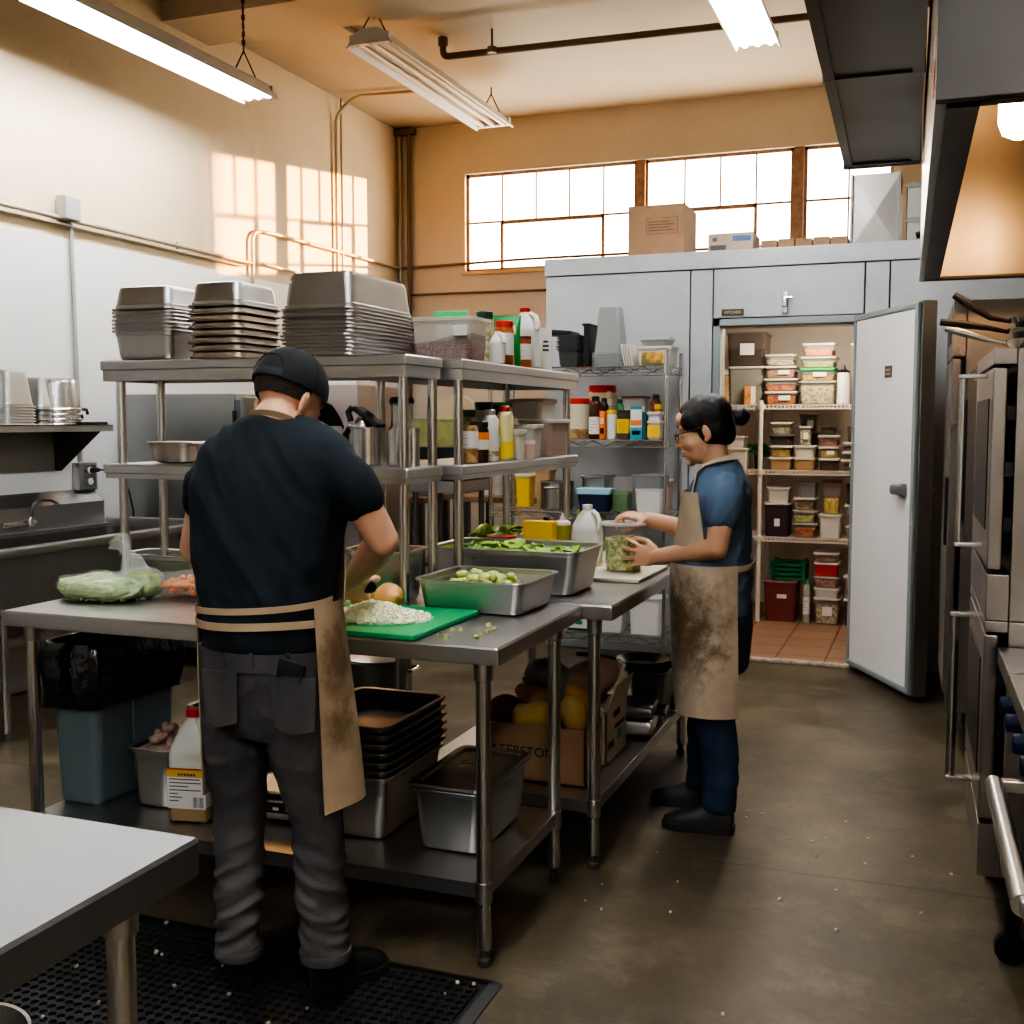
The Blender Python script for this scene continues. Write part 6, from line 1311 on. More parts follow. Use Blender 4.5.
# ------------------------------------------------------------------ floor mat, bowl in the near corner
def mat_mat():
    m, N, L, p = node_mat('black_rubber_mat_rubber'); p.inputs['Base Color'].default_value = (.012, .013, .015, 1); p.inputs['Roughness'].default_value = .55; return m
MATM = mat_mat()
t = thing('floor_mat', 'black rubber mat with round holes under the man', 'floor mat', (-1.93, 2.02, .001)); W, D = 1.80, 1.30
g = Geo(); nx, ny = 60, 41; sx, sy = (W-.10)/nx, (D-.10)/ny; z0, z1 = .012, .0035
b = Geo(); b.loft([rr(W, D, .02, 0), rr(W-.002, D-.002, .02, .003), rr(W-.06, D-.06, .01, .0118)], False, False); b.bb(-W/2+.03, W/2-.03, -D/2+.03, D/2-.03, 0, .0035); b.build('border', MATM, t)
for i in range(nx):
    for j in range(ny):
        cx_ = -W/2+.05+sx*(i+.5); cy_ = -D/2+.05+sy*(j+.5)
        o4 = [(cx_+sx/2, cy_), (cx_+sx/2, cy_+sy/2), (cx_, cy_+sy/2), (cx_-sx/2, cy_+sy/2), (cx_-sx/2, cy_), (cx_-sx/2, cy_-sy/2), (cx_, cy_-sy/2), (cx_+sx/2, cy_-sy/2)]
        r = .0112; ins = [(cx_+r*math.cos(PI/4*k), cy_+r*math.sin(PI/4*k)) for k in range(8)]
        g.loft([[(x, y, z0) for x, y in o4], [(x, y, z0) for x, y in ins], [(x, y, z1) for x, y in ins]], False, False)
g.build('holed_surface', MATM, t, smooth=0)
g = Geo(); pts = [(random.uniform(-2.2, -1.06), random.uniform(1.6, 2.64), .016) for i in range(46)] + [(random.uniform(-1.0, .1), random.uniform(1.9, 4.5), .003) for i in range(44)]
dice(g, pts, .008); o = g.build('floor_crumbs', mat('crumb', (.55, .48, .36), .7), smooth=0); tag(o, 'scattered pale food crumbs on the black mat and concrete floor', 'crumbs', kind='stuff')
# steel mixing bowl standing on the mat, only its rim shows
p = atZ(-50, 1040, .22); t = thing('steel_bowl', 'steel bowl on the black mat whose rim peeks in at the picture corner', 'bowl', (p.x, p.y, .0135))
g = Geo(); g.lathe([(.07, 0), (.10, .03), (.135, .11), (.148, .205), (.155, .207), (.156, .203), (.15, .198), (.138, .11), (.10, .034), (.06, .006)], (0, 0, 0), 36); g.build('body', STEELB, t)
# ------------------------------------------------------------------ people
def blob(geos, voxel, iters, disp=None):
    """one continuous surface grown around overlapping shapes, smoothed, optionally creased; returns a mesh"""
    g = Geo()
    for q in geos: g.add(q)
    me = bpy.data.meshes.new('grow'); me.from_pydata(g.v, [], g.f); me.update()
    bm = bmesh.new(); bm.from_mesh(me); bmesh.ops.recalc_face_normals(bm, faces=bm.faces); bm.to_mesh(me); bm.free()
    o = bpy.data.objects.new('grow', me); COL.objects.link(o); md = o.modifiers.new('r', 'REMESH'); md.mode = 'VOXEL'; md.voxel_size = voxel
    dg = bpy.context.evaluated_depsgraph_get(); dg.update(); out = bpy.data.meshes.new_from_object(o.evaluated_get(dg)); bpy.data.objects.remove(o); bpy.data.meshes.remove(me)
    n = len(out.vertices); co = np.empty(n*3); out.vertices.foreach_get('co', co); co = co.reshape(-1, 3)
    ne = len(out.edges); ed = np.empty(ne*2, dtype=np.int32); out.edges.foreach_get('vertices', ed); ed = ed.reshape(-1, 2); deg = np.bincount(ed.ravel(), minlength=n)[:, None]
    for it in range(iters):
        acc = np.zeros_like(co); np.add.at(acc, ed[:, 0], co[ed[:, 1]]); np.add.at(acc, ed[:, 1], co[ed[:, 0]]); co = co*.4+acc/deg*.6
    out.vertices.foreach_set('co', co.ravel()); out.update()
    if disp:
        no = np.empty(n*3); out.vertex_normals.foreach_get('vector', no); no = no.reshape(-1, 3)
        d = np.array([disp(Vector(p)) for p in co]); co = co+no*d[:, None]; out.vertices.foreach_set('co', co.ravel()); out.update()
    out.polygons.foreach_set('use_smooth', [True]*len(out.polygons)); return out
def put(me, name, m, parent=None):
    me.materials.clear(); me.materials.append(m); o = bpy.data.objects.new(name, me); COL.objects.link(o); o.parent = parent; return o
def limb(pts, rs, n=16, flat=None):
    """tapered limb through joints with rounded ends"""
    P = [Vector(p) for p in pts]; g = Geo(); fine, fr = [], []
    for i in range(len(P)-1):
        for k in range(5): s = k/5; fine.append(P[i].lerp(P[i+1], s)); fr.append(rs[i]+(rs[i+1]-rs[i])*s)
    fine.append(P[-1]); fr.append(rs[-1]); g.tube(fine, fr, n); g.ball(P[0], rs[0]*.99, 14, 10); g.ball(P[-1], rs[-1]*.99, 14, 10)
    for i in range(1, len(P)-1): g.ball(P[i], rs[i]*1.0, 14, 10)
    return g
def leg_tube(pts, rs, n=20):
    P = [Vector(p) for p in pts]; g = Geo(); fine, fr = [], []
    for i in range(len(P)-1):
        for k in range(6): s = k/6; fine.append(P[i].lerp(P[i+1], s)); fr.append(rs[i]+(rs[i+1]-rs[i])*s)
    fine.append(P[-1]); fr.append(rs[-1]); g.tube(fine, fr, n); g.ball(P[0], rs[0]*.99, 16, 12); return g
def rings(rows, n=32, ex=2.4):
    """trunk: rows of (x, y, z, rx, ry)"""
    g = Geo(); loops = []
    for x, y, z, rx, ry in rows:
        lp = []
        for i in range(n):
            a = 2*PI*i/n; c, s = math.cos(a), math.sin(a); k = (abs(c)**ex+abs(s)**ex)**(-1/ex); lp.append((x+rx*c*k, y+ry*s*k, z))
        loops.append(lp)
    return g.loft(loops)
def hand_geo(M, side, curls, spread, thumb, sc=1.):
    """palm, four unequal fingers and a thumb; M places the wrist: x = finger direction, -z = palm side"""
    g = Geo(); s = side
    L = .082
    g.loft([[(x*sc, y*sc*s, z*sc) for (x, y, z) in [(xx, yy*w, zz*h) for yy, zz in [(math.cos(2*PI*i/14), math.sin(2*PI*i/14)) for i in range(14)]]] for xx, w, h in ((-.02, .027, .020), (0, .029, .020), (.03, .040, .0165), (.065, .042, .0145), (L, .039, .0125), (L+.006, .03, .009))])
    for k, (y, ln, r) in enumerate(((.030, .070, .0088), (.0105, .078, .0092), (-.0095, .072, .0088), (-.029, .056, .0078))):
        p = Vector((L-.012, y, 0)); yaw = spread*(1.5-k)*.5; pts = [p.copy()]; a = 0
        for q, f in enumerate((.30, .42, .31, .26)):
            if q > 0: a += curls[k][q-1]
            d = Vector((math.cos(a)*math.cos(yaw), math.sin(yaw), -math.sin(a))); p = p+d*(ln*f); pts.append(p.copy())
        b = limb([(x*sc, yy*sc*s, z*sc) for x, yy, z in pts], [r*1.1*sc, r*1.05*sc, r*sc, r*.93*sc, r*.78*sc], 10); g.add(b)
    t0 = Vector((.016, .030, -.004)); d1, d2, d3 = [Vector(t).normalized() for t in thumb]
    t1 = t0+d1*.042; t2 = t1+d2*.034; t3 = t2+d3*.026
    g.add(limb([(v.x*sc, v.y*sc*s, v.z*sc) for v in (t0, t1, t2, t3)], [.0155*sc, .0115*sc, .0102*sc, .0082*sc], 10))
    return g.xf(M)
def basis(o, x, z):
    x = Vector(x).normalized(); z = Vector(z); y = z.cross(x).normalized(); z = x.cross(y)
    return Matrix(((x.x, y.x, z.x, o[0]), (x.y, y.y, z.y, o[1]), (x.z, y.z, z.z, o[2]), (0, 0, 0, 1)))
def head_geo(M, female=False):
    g = Geo(); k = 1.02 if female else 1
    def b(c, r, rot=None): g.ball([q*k for q in c], [q*k for q in r] if isinstance(r, tuple) else r*k, 18, 14, rot)
    b((0, -.014, .036), (.075, .095, .086)); b((0, .028, -.026), (.060, .060, .086)); b((0, .036, -.074), (.048, .050, .042)); b((0, .072, -.100), (.023, .020, .018)); b((0, .070, -.066), (.030, .020, .022))
    b((0, .072, .022), (.050, .016, .013)); b((0, .062, .05), (.05, .03, .035))
    for e in (-1, 1):
        b((e*.036, .047, -.034), (.026, .030, .030)); b((e*.0095, .097, -.037), (.009, .010, .008)); b((e*.031, .070, -.002), (.014, .012, .011))
        b((e*.077, -.022, -.014), (.008, .0165, .028) if female else (.009, .021, .033), Matrix.Rotation(R(-12), 3, 'X') @ Matrix.Rotation(e*R(18), 3, 'Z')); b((e*.074, -.014, -.038), (.006, .009, .010))
    g.add(limb([(0, .078*k, .010*k), (0, .094*k, -.012*k), (0, .106*k, -.034*k)], [.0085*k, .0085*k, .0105*k], 10))
    b((0, .087, -.061), (.021, .009, .006)); b((0, .085, -.073), (.018, .009, .007))
    return g.xf(M)
SKIN_M = mat('light_skin', (.64, .37, .25), .48, sss=.12, var=.06, vscale=14, bump=.04, bscale=160)
SKIN_W = mat('tan_skin', (.58, .33, .21), .45, sss=.12, var=.06, vscale=14, bump=.04, bscale=160)
SHIRT_M = mat('black_cotton', (.012, .0175, .0235), .88, var=.3, vscale=7, spec=.3, bump=.1, bscale=300)
SHIRT_W = mat('slate_blue_cotton', (.085, .13, .195), .9, var=.15, vscale=8, spec=.25, bump=.1, bscale=300)
JEANS_M = mat('washed_grey_denim', (.118, .112, .111), .88, col2=(.028, .028, .032), vscale=4.5, stretch=(1, 1, .6), bump=.15, bscale=260)
JEANS_W = mat('dark_blue_denim', (.016, .035, .075), .85, col2=(.008, .017, .04), vscale=7, bump=.15, bscale=260)
SHOE = mat('black_work_shoe', (.010, .010, .011), .5); SOLE = mat('black_shoe_sole', (.014, .014, .014), .7)
HAIRB = mat('black_hair', (.004, .0035, .0035), .40, spec=.4, stretch=(30, 2, 30), bump=.35, bscale=12); HAIRM = mat('short_dark_hair', (.022, .015, .011), .7, bump=.7, bscale=220)
CAPM = mat('black_cap_cloth', (.008, .009, .012), .85, bump=.1, bscale=300)
def apron_mat(name, col, spots):
    m, N, L, p = node_mat(name); co = N.new('ShaderNodeTexCoord').outputs['Object']; a = noise(N, L, co, 7, 5, .6)
    c = mixrgb(N, L, ramp(N, L, a, .3, .7), tuple(x*.78 for x in col), col)
    for (x, y, z, r, dark, amt) in spots:
        v = N.new('ShaderNodeVectorMath'); v.operation = 'DISTANCE'; v.inputs[1].default_value = (x, y, z); L.new(co, v.inputs[0])
        nz = noise(N, L, co, 16, 5, .7); d = math_n(N, L, 'ADD', v.outputs['Value'], math_n(N, L, 'MULTIPLY', math_n(N, L, 'SUBTRACT', nz, .5), r*1.6))
        f = N.new('ShaderNodeMapRange'); f.inputs['From Min'].default_value = r*.25; f.inputs['From Max'].default_value = r; f.inputs['To Min'].default_value = amt; f.inputs['To Max'].default_value = 0; L.new(d, f.inputs['Value'])
        c = mixrgb(N, L, f.outputs['Result'], c, dark)
    L.new(c, p.inputs['Base Color']); p.inputs['Roughness'].default_value = .85
    w = N.new('ShaderNodeTexNoise'); w.inputs['Scale'].default_value = 9; L.new(co, w.inputs['Vector']); bp = N.new('ShaderNodeBump'); bp.inputs['Strength'].default_value = .35; bp.inputs['Distance'].default_value = .02; L.new(w.outputs['Fac'], bp.inputs['Height']); L.new(bp.outputs['Normal'], p.inputs['Normal'])
    return m
def sheet(fn, nu, nv, th=.003):
    """thin cloth sheet with both faces"""
    g = Geo(); P = [[Vector(fn(i/nu, j/nv)) for i in range(nu+1)] for j in range(nv+1)]
    def nrm(i, j): return (P[j][min(i+1, nu)]-P[j][max(i-1, 0)]).cross(P[min(j+1, nv)][i]-P[max(j-1, 0)][i]).normalized()
    for s in (0, 1):
        for j in range(nv+1):
            for i in range(nu+1): g.v.append(tuple(P[j][i]+nrm(i, j)*th*s))
    w = nu+1; o = w*(nv+1)
    for j in range(nv):
        for i in range(nu): q = (j*w+i, j*w+i+1, (j+1)*w+i+1, (j+1)*w+i); g.f.append(q); g.f.append(tuple(k+o for k in q[::-1]))
    bd = [i for i in range(nu)]+[j*w+nu for j in range(nv)]+[nv*w+i for i in range(nu, 0, -1)]+[j*w for j in range(nv, 0, -1)]
    for k in range(len(bd)): a, b = bd[k], bd[(k+1) % len(bd)]; g.f.append((a, a+o, b+o, b))
    return g
def ribbon(pts, w, th=.003, up=(0, 0, 1)):
    g = Geo(); P = [Vector(p) for p in pts]; loops = []
    for i, p in enumerate(P):
        t = (P[min(i+1, len(P)-1)]-P[max(i-1, 0)]).normalized(); u = Vector(up); u = (u-t*u.dot(t)).normalized(); s = t.cross(u)
        loops.append([tuple(p+u*w/2+s*th/2), tuple(p+u*w/2-s*th/2), tuple(p-u*w/2-s*th/2), tuple(p-u*w/2+s*th/2)])
    return g.loft(loops)
def shoe(heel, toe, zb, w, h):
    """closed shoe from heel to toe standing on height zb: upper and sole"""
    a, b = Vector((heel[0], heel[1], zb)), Vector((toe[0], toe[1], zb)); d = (b-a); L = d.length; d.normalize(); M = basis((a.x, a.y, zb), d, (0, 0, 1)); up = Geo(); so = Geo(); lo = []
    for x, ww, hh in ((-.01, .55, .62), (.0, .74, .86), (.06, .80, 1.0), (.12, .82, .95), (.18, .92, .72), (.23, .94, .56), (.265, .72, .42), (.283, .4, .30)):
        lo.append([(x/.283*L, w/2*ww*math.copysign(abs(math.cos(t))**.8, math.cos(t)), .014+max(0, math.sin(t))**.8*h*hh) for t in [2*PI*i/18 for i in range(18)]])
    up.loft(lo); pr = [(x/.283*L, w/2*ww) for x, ww in ((-.014, .5), (0, .8), (.06, .88), (.12, .88), (.19, 1.02), (.24, 1.0), (.27, .75), (.29, .35))]
    poly = pr+[(x, -y) for x, y in reversed(pr)]; so.loft([[(x, y, 0) for x, y in poly], [(x*1.0, y*1.02, .012) for x, y in poly], [(x, y, .026) for x, y in poly]]); return up.xf(M), so.xf(M)
def crease(p, amp, sx, sz, seed=0):
    return amp*(mnoise.noise(Vector((p.x*sx+seed, p.y*sx, p.z*sz)))+.5*mnoise.noise(Vector((p.x*sx*2.3, p.y*sx*2.3+seed, p.z*sz*2.1))))

def ridge(p, amp, sx, sz, seed=0):
    n = mnoise.noise(Vector((p.x*sx+seed, p.y*sx, p.z*sz+seed))); m = mnoise.noise(Vector((p.x*sx*2.1, p.y*sx*2.1+seed, p.z*sz*1.8)))
    return amp*((1-abs(n)*2.6)*.6+(1-abs(m)*2.6)*.3-.45)
# ================================================================== the man, back turned, bent over the green board
MY = 2.40
def MP(x, y, Y=MY): return atY(x, y, Y)
def mring(py, xl, xr, Y, ry):
    c = atY((xl+xr)/2, py, Y); pm = 1116/((c-_c).dot(_f)); hw = (xr-xl)/2/pm; v = math.atan2(-c.x, c.y); rx = math.sqrt(max(hw**2-(ry*math.sin(v))**2, .0025))/math.cos(v); return (c.x, Y, c.z, rx, ry)
torso = [mring(649, 208, 326, 2.40, .124), mring(634, 206, 327, 2.40, .129), mring(612, 204, 329, 2.405, .132), mring(580, 200, 333, 2.415, .138), mring(545, 196, 338, 2.43, .145), mring(512, 194, 345, 2.445, .146), mring(482, 193, 350, 2.45, .138), mring(458, 199, 352, 2.445, .118), mring(440, 210, 343, 2.44, .095), mring(427, 226, 326, 2.44, .078), mring(416, 243, 308, 2.44, .066)]
shL, shR = MP(214, 468, 2.44), MP(341, 466, 2.44); elL, elR = MP(194, 548, 2.51), MP(383, 541, 2.52); wrR = MP(353, 580, 2.78); wrL = MP(262, 600, 2.80); nb = MP(273, 424, 2.435); hd = MP(290, 402, 2.505)
# skin: one body under the clothes
sk_t = rings([(x, y, z, rx-.034, ry-.034) for x, y, z, rx, ry in torso])
HM = Matrix.Translation(hd) @ Matrix.Rotation(R(-13), 4, 'Z') @ Matrix.Rotation(R(-24), 4, 'X')
hipL, hipR = MP(236, 690, 2.40), MP(296, 692, 2.40); knL, knR = MP(240, 812, 2.43), MP(316, 814, 2.43); anL, anR = MP(240, 952, 2.40), MP(326, 955, 2.41)
FZ = .013
geos = [sk_t, limb([nb-Vector((0, 0, .05)), nb+Vector((.005, .01, .01)), hd+HM.to_3x3() @ Vector((0, -.018, -.055))], [.072, .060, .056]), head_geo(HM),
        limb([shL, shL.lerp(elL, .5), elL, elL.lerp(wrL, .35), wrL], [.034, .045, .040, .041, .028]), limb([shR, shR.lerp(elR, .5), elR, elR.lerp(wrR, .3), wrR], [.032, .048, .042, .045, .029]),
        limb([hipL+Vector((0, 0, .05)), knL, anL+Vector((0, 0, .05))], [.07, .05, .035]), limb([hipR+Vector((0, 0, .05)), knR, anR+Vector((0, 0, .05))], [.07, .05, .035]), rings([(MP(266, 690).x, 2.40, MP(266, 700).z, .12, .09), (MP(266, 650).x, 2.40, MP(266, 645).z, .135, .10)])]
fist = [(1.0, 1.25, .8)]*4
Hr = basis(wrR, (MP(356, 600, 2.85)-wrR), (.30, -.70, .62)); geos.append(hand_geo(Hr, 1, [(.75, 1.1, .7), (.85, 1.15, .7), (.9, 1.2, .7), (.95, 1.2, .8)], .12, ((.55, .7, -.5), (.8, .2, -.6), (.8, -.3, -.5)), 1.02))
Hl = basis(wrL, (.35, .75, -.45), (-.2, .4, .9)); geos.append(hand_geo(Hl, -1, [(.5, .9, .6)]*4, .15, ((.55, .7, -.5), (.8, .3, -.5), (.9, 0, -.4)), 1.02))
man = put(blob(geos, .0045, 3), 'person', SKIN_M); tag(man, 'man in black cap and black T-shirt seen from behind, chopping at the board', 'person')
# T-shirt
slR = shR.lerp(elR, .42); slL = shL.lerp(elL, .42)
sg = [rings(torso), limb([shR+Vector((-.02, 0, -.005)), shR.lerp(elR, .25), slR], [.064, .068, .066]), limb([shL+Vector((.02, 0, -.005)), shL.lerp(elL, .25), slL], [.066, .070, .062]), rings([(nb.x, 2.435, nb.z-.03, .10, .078), (nb.x, 2.435, nb.z+.016, .074, .066)])]
def shirt_disp(p): return crease(p, .005, 9, 4)+ridge(p, .010, 3.5, 13, 3)*max(0, min(1, (1.15-p.z)/.2))+ridge(Vector((p.x+p.z*.7, p.y, p.z*.35)), .010, 8, 2.2, 9)
put(blob(sg, .0075, 4, shirt_disp), 't_shirt', SHIRT_M, man)
# jeans
pel = rings([(MP(266, 732).x, 2.41, MP(266, 732).z, .125, .10), mring(700, 205, 331, 2.405, .122), mring(672, 204, 331, 2.40, .128), mring(648, 206, 328, 2.40, .124)])
jg = [pel, leg_tube([hipL+Vector((.005, 0, 0)), MP(236, 755), knL, MP(239, 880, 2.41), anL+Vector((0, 0, .0))], [.088, .083, .069, .062, .060]), leg_tube([hipR, MP(304, 755), knR, MP(321, 885, 2.42), anR+Vector((0, 0, .0))], [.088, .084, .071, .064, .063])]
zk = knL.z
def jean_disp(p):
    low = max(0, min(1, (zk+.05-p.z)/.25)); q = Vector((p.x, p.y, p.z+.35*(p.x+1.5)*(1 if p.x > -1.53 else -1))); return crease(p, .004, 7, 8)+ridge(q, .017, 5, 17, 7)*low+ridge(q, .010, 6, 13, 1)*max(0, 1-abs(p.z-.70)/.34)
jeans = put(blob(jg, .0065, 3, jean_disp), 'jeans', JEANS_M, man)
for an in (anL, anR):
    g = Geo(); rr0 = .0635 if an is anL else .0665; g.lathe([(rr0-.003, -.004), (rr0, -.004), (rr0+.0012, .008), (rr0, .02), (rr0-.003, .022)], an+Vector((0, 0, .0)), 28); g.build('hem', JEANS_M, jeans, smooth=60)
wb = mring(653, 202, 331, 2.40, .131); g = ribbon([(wb[0]+wb[3]*1.0*math.sin(R(q)), 2.40-wb[4]*math.cos(R(q)), wb[2]) for q in range(-90, 91, 9)], .046, .005); g.build('waistband', JEANS_M, jeans, smooth=60)
for px_ in (222, 251, 288): c = MP(px_, 655, 2.268); g = Geo(); g.box((c.x, c.y+.001, c.z-.014), (.011, .008, .036), bev=.002); g.build('belt_loop', JEANS_M, jeans)
# back pockets and phone
def pocket(px, py, w, h, rz):
    c = MP(px, py, 2.275); g = sheet(lambda u, v: (c.x+(u-.5)*w*(1-.12*(1-v)), c.y-.014*(1-((u-.5)*1.8)**2)-.004*v, c.z+(v-.5)*h-(.012*(1-abs(u-.5)*2) if v < .1 else 0)), 8, 6, .003); g.build('pocket', JEANS_M, man, smooth=60)
pocket(295, 702, .125, .13, 0); pocket(222, 695, .10, .13, 0)
c = MP(291, 668, 2.262); g = Geo(); g.box((c.x, c.y, c.z-.008), (.075, .012, .05), bev=.005, ry=R(12)); g.build('phone', BLACKP, man)
# shoes
h0, t0 = atZ(306, 985, FZ+.02), atZ(384, 958, FZ+.02); u, s = shoe((h0.x, h0.y), (t0.x, t0.y), FZ, .105, .085); b = u.build('shoe', SHOE, man, smooth=60); s.build('sole', SOLE, b)
h0 = atZ(240, 976, FZ+.02); u, s = shoe((h0.x, h0.y), (h0.x+.03, h0.y+.275), FZ, .105, .085); b = u.build('shoe', SHOE, man, smooth=60); s.build('sole', SOLE, b)
# apron: bib on the chest, skirt wrapping to his right hip, ties across the back
AP_M = apron_mat('tan_apron_cloth', (.43, .315, .205), [(MP(343, 690, 2.42).x, 2.42, MP(343, 665).z, .12, (.12, .07, .03), .9), (MP(340, 730, 2.42).x, 2.40, MP(340, 725).z, .08, (.13, .075, .03), .85), (MP(332, 645, 2.40).x, 2.40, MP(332, 640).z, .06, (.18, .11, .05), .6)])
wx, wz = (torso[2][0], torso[2][2]); hemz = MP(345, 803, 2.42).z
def skirt(u, v):
    a0, a1 = R(103), R(-112); a = a0+(a1-a0)*u; z = wz+.03+(hemz-wz-.03)*v; k = .168+.020*v+.010*math.sin(a*5+v*2)*v; ky = .176+.03*v; k += .016*max(0, min(1, (math.degrees(a)+50)/40))
    x = wx+.010+.026*v+(k+.012)*math.sin(-a); y = 2.405+ky*math.cos(a)+.03*v*math.cos(a)
    return (x, min(y, 2.67), z+.006*math.sin(a*3))
skirt_sheet = sheet(skirt, 60, 22, .003); ap = skirt_sheet.build('apron', AP_M, man, smooth=60)
def bib(u, v):
    a = R(78)*(1-2*u)*(1-.35*v); z = wz+.02+.36*v; r = torso[3]; return (wx+.01+(r[3]+.010)*math.sin(-a), 2.425+(.152)*math.cos(a), z)
sheet(bib, 24, 8, .003).build('bib', AP_M, ap, smooth=60)
def tie(za, zb, dz, w=.016): return ribbon([(wx+(torso[2][3]+.016)*math.sin(R(q)), 2.405-(torso[2][4]+.018)*math.cos(R(q)), za+(zb-za)*((q+95)/190)+dz*math.sin(R(q*2))) for q in range(-95, 96, 10)], w)
tie(MP(205, 606).z, MP(330, 600).z, .0).build('apron_tie', AP_M, ap, smooth=60); tie(MP(205, 614).z, MP(330, 622).z, .004, .019).build('apron_tie', AP_M, ap, smooth=60)
nk = nb+Vector((.008, .012, .018)); ribbon([(nk.x+.074*math.sin(R(q)), nk.y-.072*math.cos(R(q)), nk.z+.012*math.cos(R(q))-.03*(1-math.cos(R(q)))) for q in range(-100, 101, 10)], .016, .004, (0, -.5, 1)).build('neck_strap', AP_M, ap, smooth=60)
# cap, hair, beard edge
def dome(M, rx, ry, rz_, c, e0, e1, a0, a1, nu, nv, th=.004):
    def fn(u, v):
        e = e0+(e1-e0)*v; a = a0+(a1-a0)*u; return M @ Vector((c[0]+rx*math.cos(e)*math.sin(a), c[1]-ry*math.cos(e)*math.cos(a), c[2]+rz_*math.sin(e)))
    return sheet(fn, nu, nv, th)
CC = (0, -.012, .036)
cap = dome(HM, .084, .105, .098, CC, R(-8), R(89), -PI, PI, 40, 14).build('cap', CAPM, man, smooth=70)
g = sheet(lambda u, v: HM @ Vector(((u-.5)*.158*(1-.30*v*v), .066+.030*(1-(2*u-1)**2)+.088*v, .040-.022*(2*u-1)**2-.026*v)), 14, 8, .004); g.build('brim', CAPM, cap, smooth=60)
g = dome(HM, .0855, .1065, .0995, CC, R(0), R(30), R(-34), R(34), 14, 8, .001); g.build('strap_opening', HAIRM, cap, smooth=60)
g = dome(HM, .087, .108, .10, CC, R(-6), R(5), R(-36), R(36), 14, 3, .002); g.build('strap', mat('cap_strap', (.018, .02, .026), .7), cap, smooth=60)
g = Geo(); g.ball(HM @ Vector((0, -.012, .136)), .008, 10, 6); g.build('button', CAPM, cap)
for q in (-150, -90, -38, 38, 90, 150):
    g = Geo(); pts = []
    for j in range(10):
        e = R(-6)+R(94)*j/9; pts.append(HM @ Vector((CC[0]+.0885*math.cos(e)*math.sin(R(q)), CC[1]-.1095*math.cos(e)*math.cos(R(q)), CC[2]+.1025*math.sin(e))))
    g.tube(pts, .0012, 6); g.build('seam', CAPM, cap, smooth=60)
g = Geo(); g.tube([HM @ Vector((CC[0]+.0885*math.cos(e)*math.sin(a), CC[1]-.1095*math.cos(e)*math.cos(a), CC[2]+.1025*math.sin(e))) for a, e in [(R(36)*math.cos(PI*j/14), R(4)+R(26)*math.sin(PI*j/14)) for j in range(15)]], .0022, 6); g.build('opening_edge', CAPM, cap, smooth=60)
dome(HM, .0775, .0985, .09, (0, -.013, .034), R(-30), R(6), R(-92), R(92), 30, 10, .003).build('hair', HAIRM, man, smooth=70)
g = dome(HM, .0485, .0495, .0415, (0, .034, -.074), R(-50), R(30), R(70), R(290), 20, 6, .0012); g.build('beard', HAIRM, man, smooth=70)
# knife in his right hand: a thing of its own
kc = Hr @ Vector((.074, -.004, -.024)); t = thing('kitchen_knife', 'kitchen knife with black handle held in the man\'s right hand', 'knife', kc); kd = Vector((-.93, .32, -.12)).normalized(); Mk = basis((0, 0, 0), kd, (0, -.15, 1))
g = Geo(); g.loft([[(x, w*math.cos(a), h*math.sin(a)) for a in [2*PI*i/10 for i in range(10)]] for x, w, h in ((-.085, .010, .015), (-.07, .013, .019), (-.02, .012, .016), (.03, .012, .016), (.05, .010, .017))]); g.xf(Mk); g.build('handle', BLACKP, t, smooth=50)
g = Geo(); poly = [(.05, .018), (.20, .012), (.25, -.012), (.18, -.026), (.055, -.028)]; g.loft([[(x, -.0012, z) for x, z in poly], [(x, .0012, z) for x, z in poly]]); g.xf(Mk); g.build('blade', STEELB, t, smooth=0)

# ================================================================== the woman, in profile at the second table
WY = 4.08
def WP(x, y, Y=WY): return atY(x, y, Y)
def wring(py, xl, xr, ry, Y=WY):
    c = atY((xl+xr)/2, py, Y); pm = 1116/((c-_c).dot(_f)); hw = (xr-xl)/2/pm; v = math.atan2(-c.x, c.y); rx = math.sqrt(max(hw**2-(ry*math.sin(v))**2, .0016))/math.cos(v); return (c.x, Y, c.z, rx, ry)
wt = [wring(612, 680, 751, .172), wring(585, 678, 752, .168), wring(560, 677, 750, .155), wring(535, 681, 750, .150), wring(512, 684, 751, .160), wring(494, 688, 751, .168), wring(479, 695, 748, .145), wring(468, 702, 742, .100), wring(460, 708, 738, .075)]
nbW = WP(718, 466); hdW = WP(704, 430, 4.08)
HW = Matrix.Translation(hdW) @ Matrix.Rotation(R(90), 4, 'Z') @ Matrix.Rotation(R(-14), 4, 'X')
sL, sR = WP(726, 489, 3.945), WP(722, 488, 4.215); eL, eR = WP(717, 549, 3.90), WP(712, 536, 4.27); wL, wR = WP(657, 557, 4.055), WP(648, 519, 4.20)
hpL, hpR = WP(716, 610, 3.99), WP(716, 610, 4.17); kL, kR = WP(714, 715, 3.99), WP(708, 712, 4.19)
fL, fR = atZ(729, 818, .03), atZ(704, 796, .03); aL, aR = Vector((fL.x-.025, 3.99, .09)), Vector((fR.x+.0, 4.22, .09))
wg = [rings([(x, y, z, rx-.018, ry-.018) for x, y, z, rx, ry in wt]), limb([nbW-Vector((0, 0, .05)), nbW+Vector((-.006, 0, .01)), hdW+HW.to_3x3() @ Vector((0, -.02, -.05))], [.064, .051, .049]), head_geo(HW, True),
      limb([sL, sL.lerp(eL, .5), eL, eL.lerp(wL, .3), wL], [.040, .046, .039, .041, .030]), limb([sR, sR.lerp(eR, .5), eR, eR.lerp(wR, .3), wR], [.040, .045, .038, .039, .029]),
      limb([hpL, kL, aL], [.07, .045, .032]), limb([hpR, kR, aR], [.07, .045, .032])]
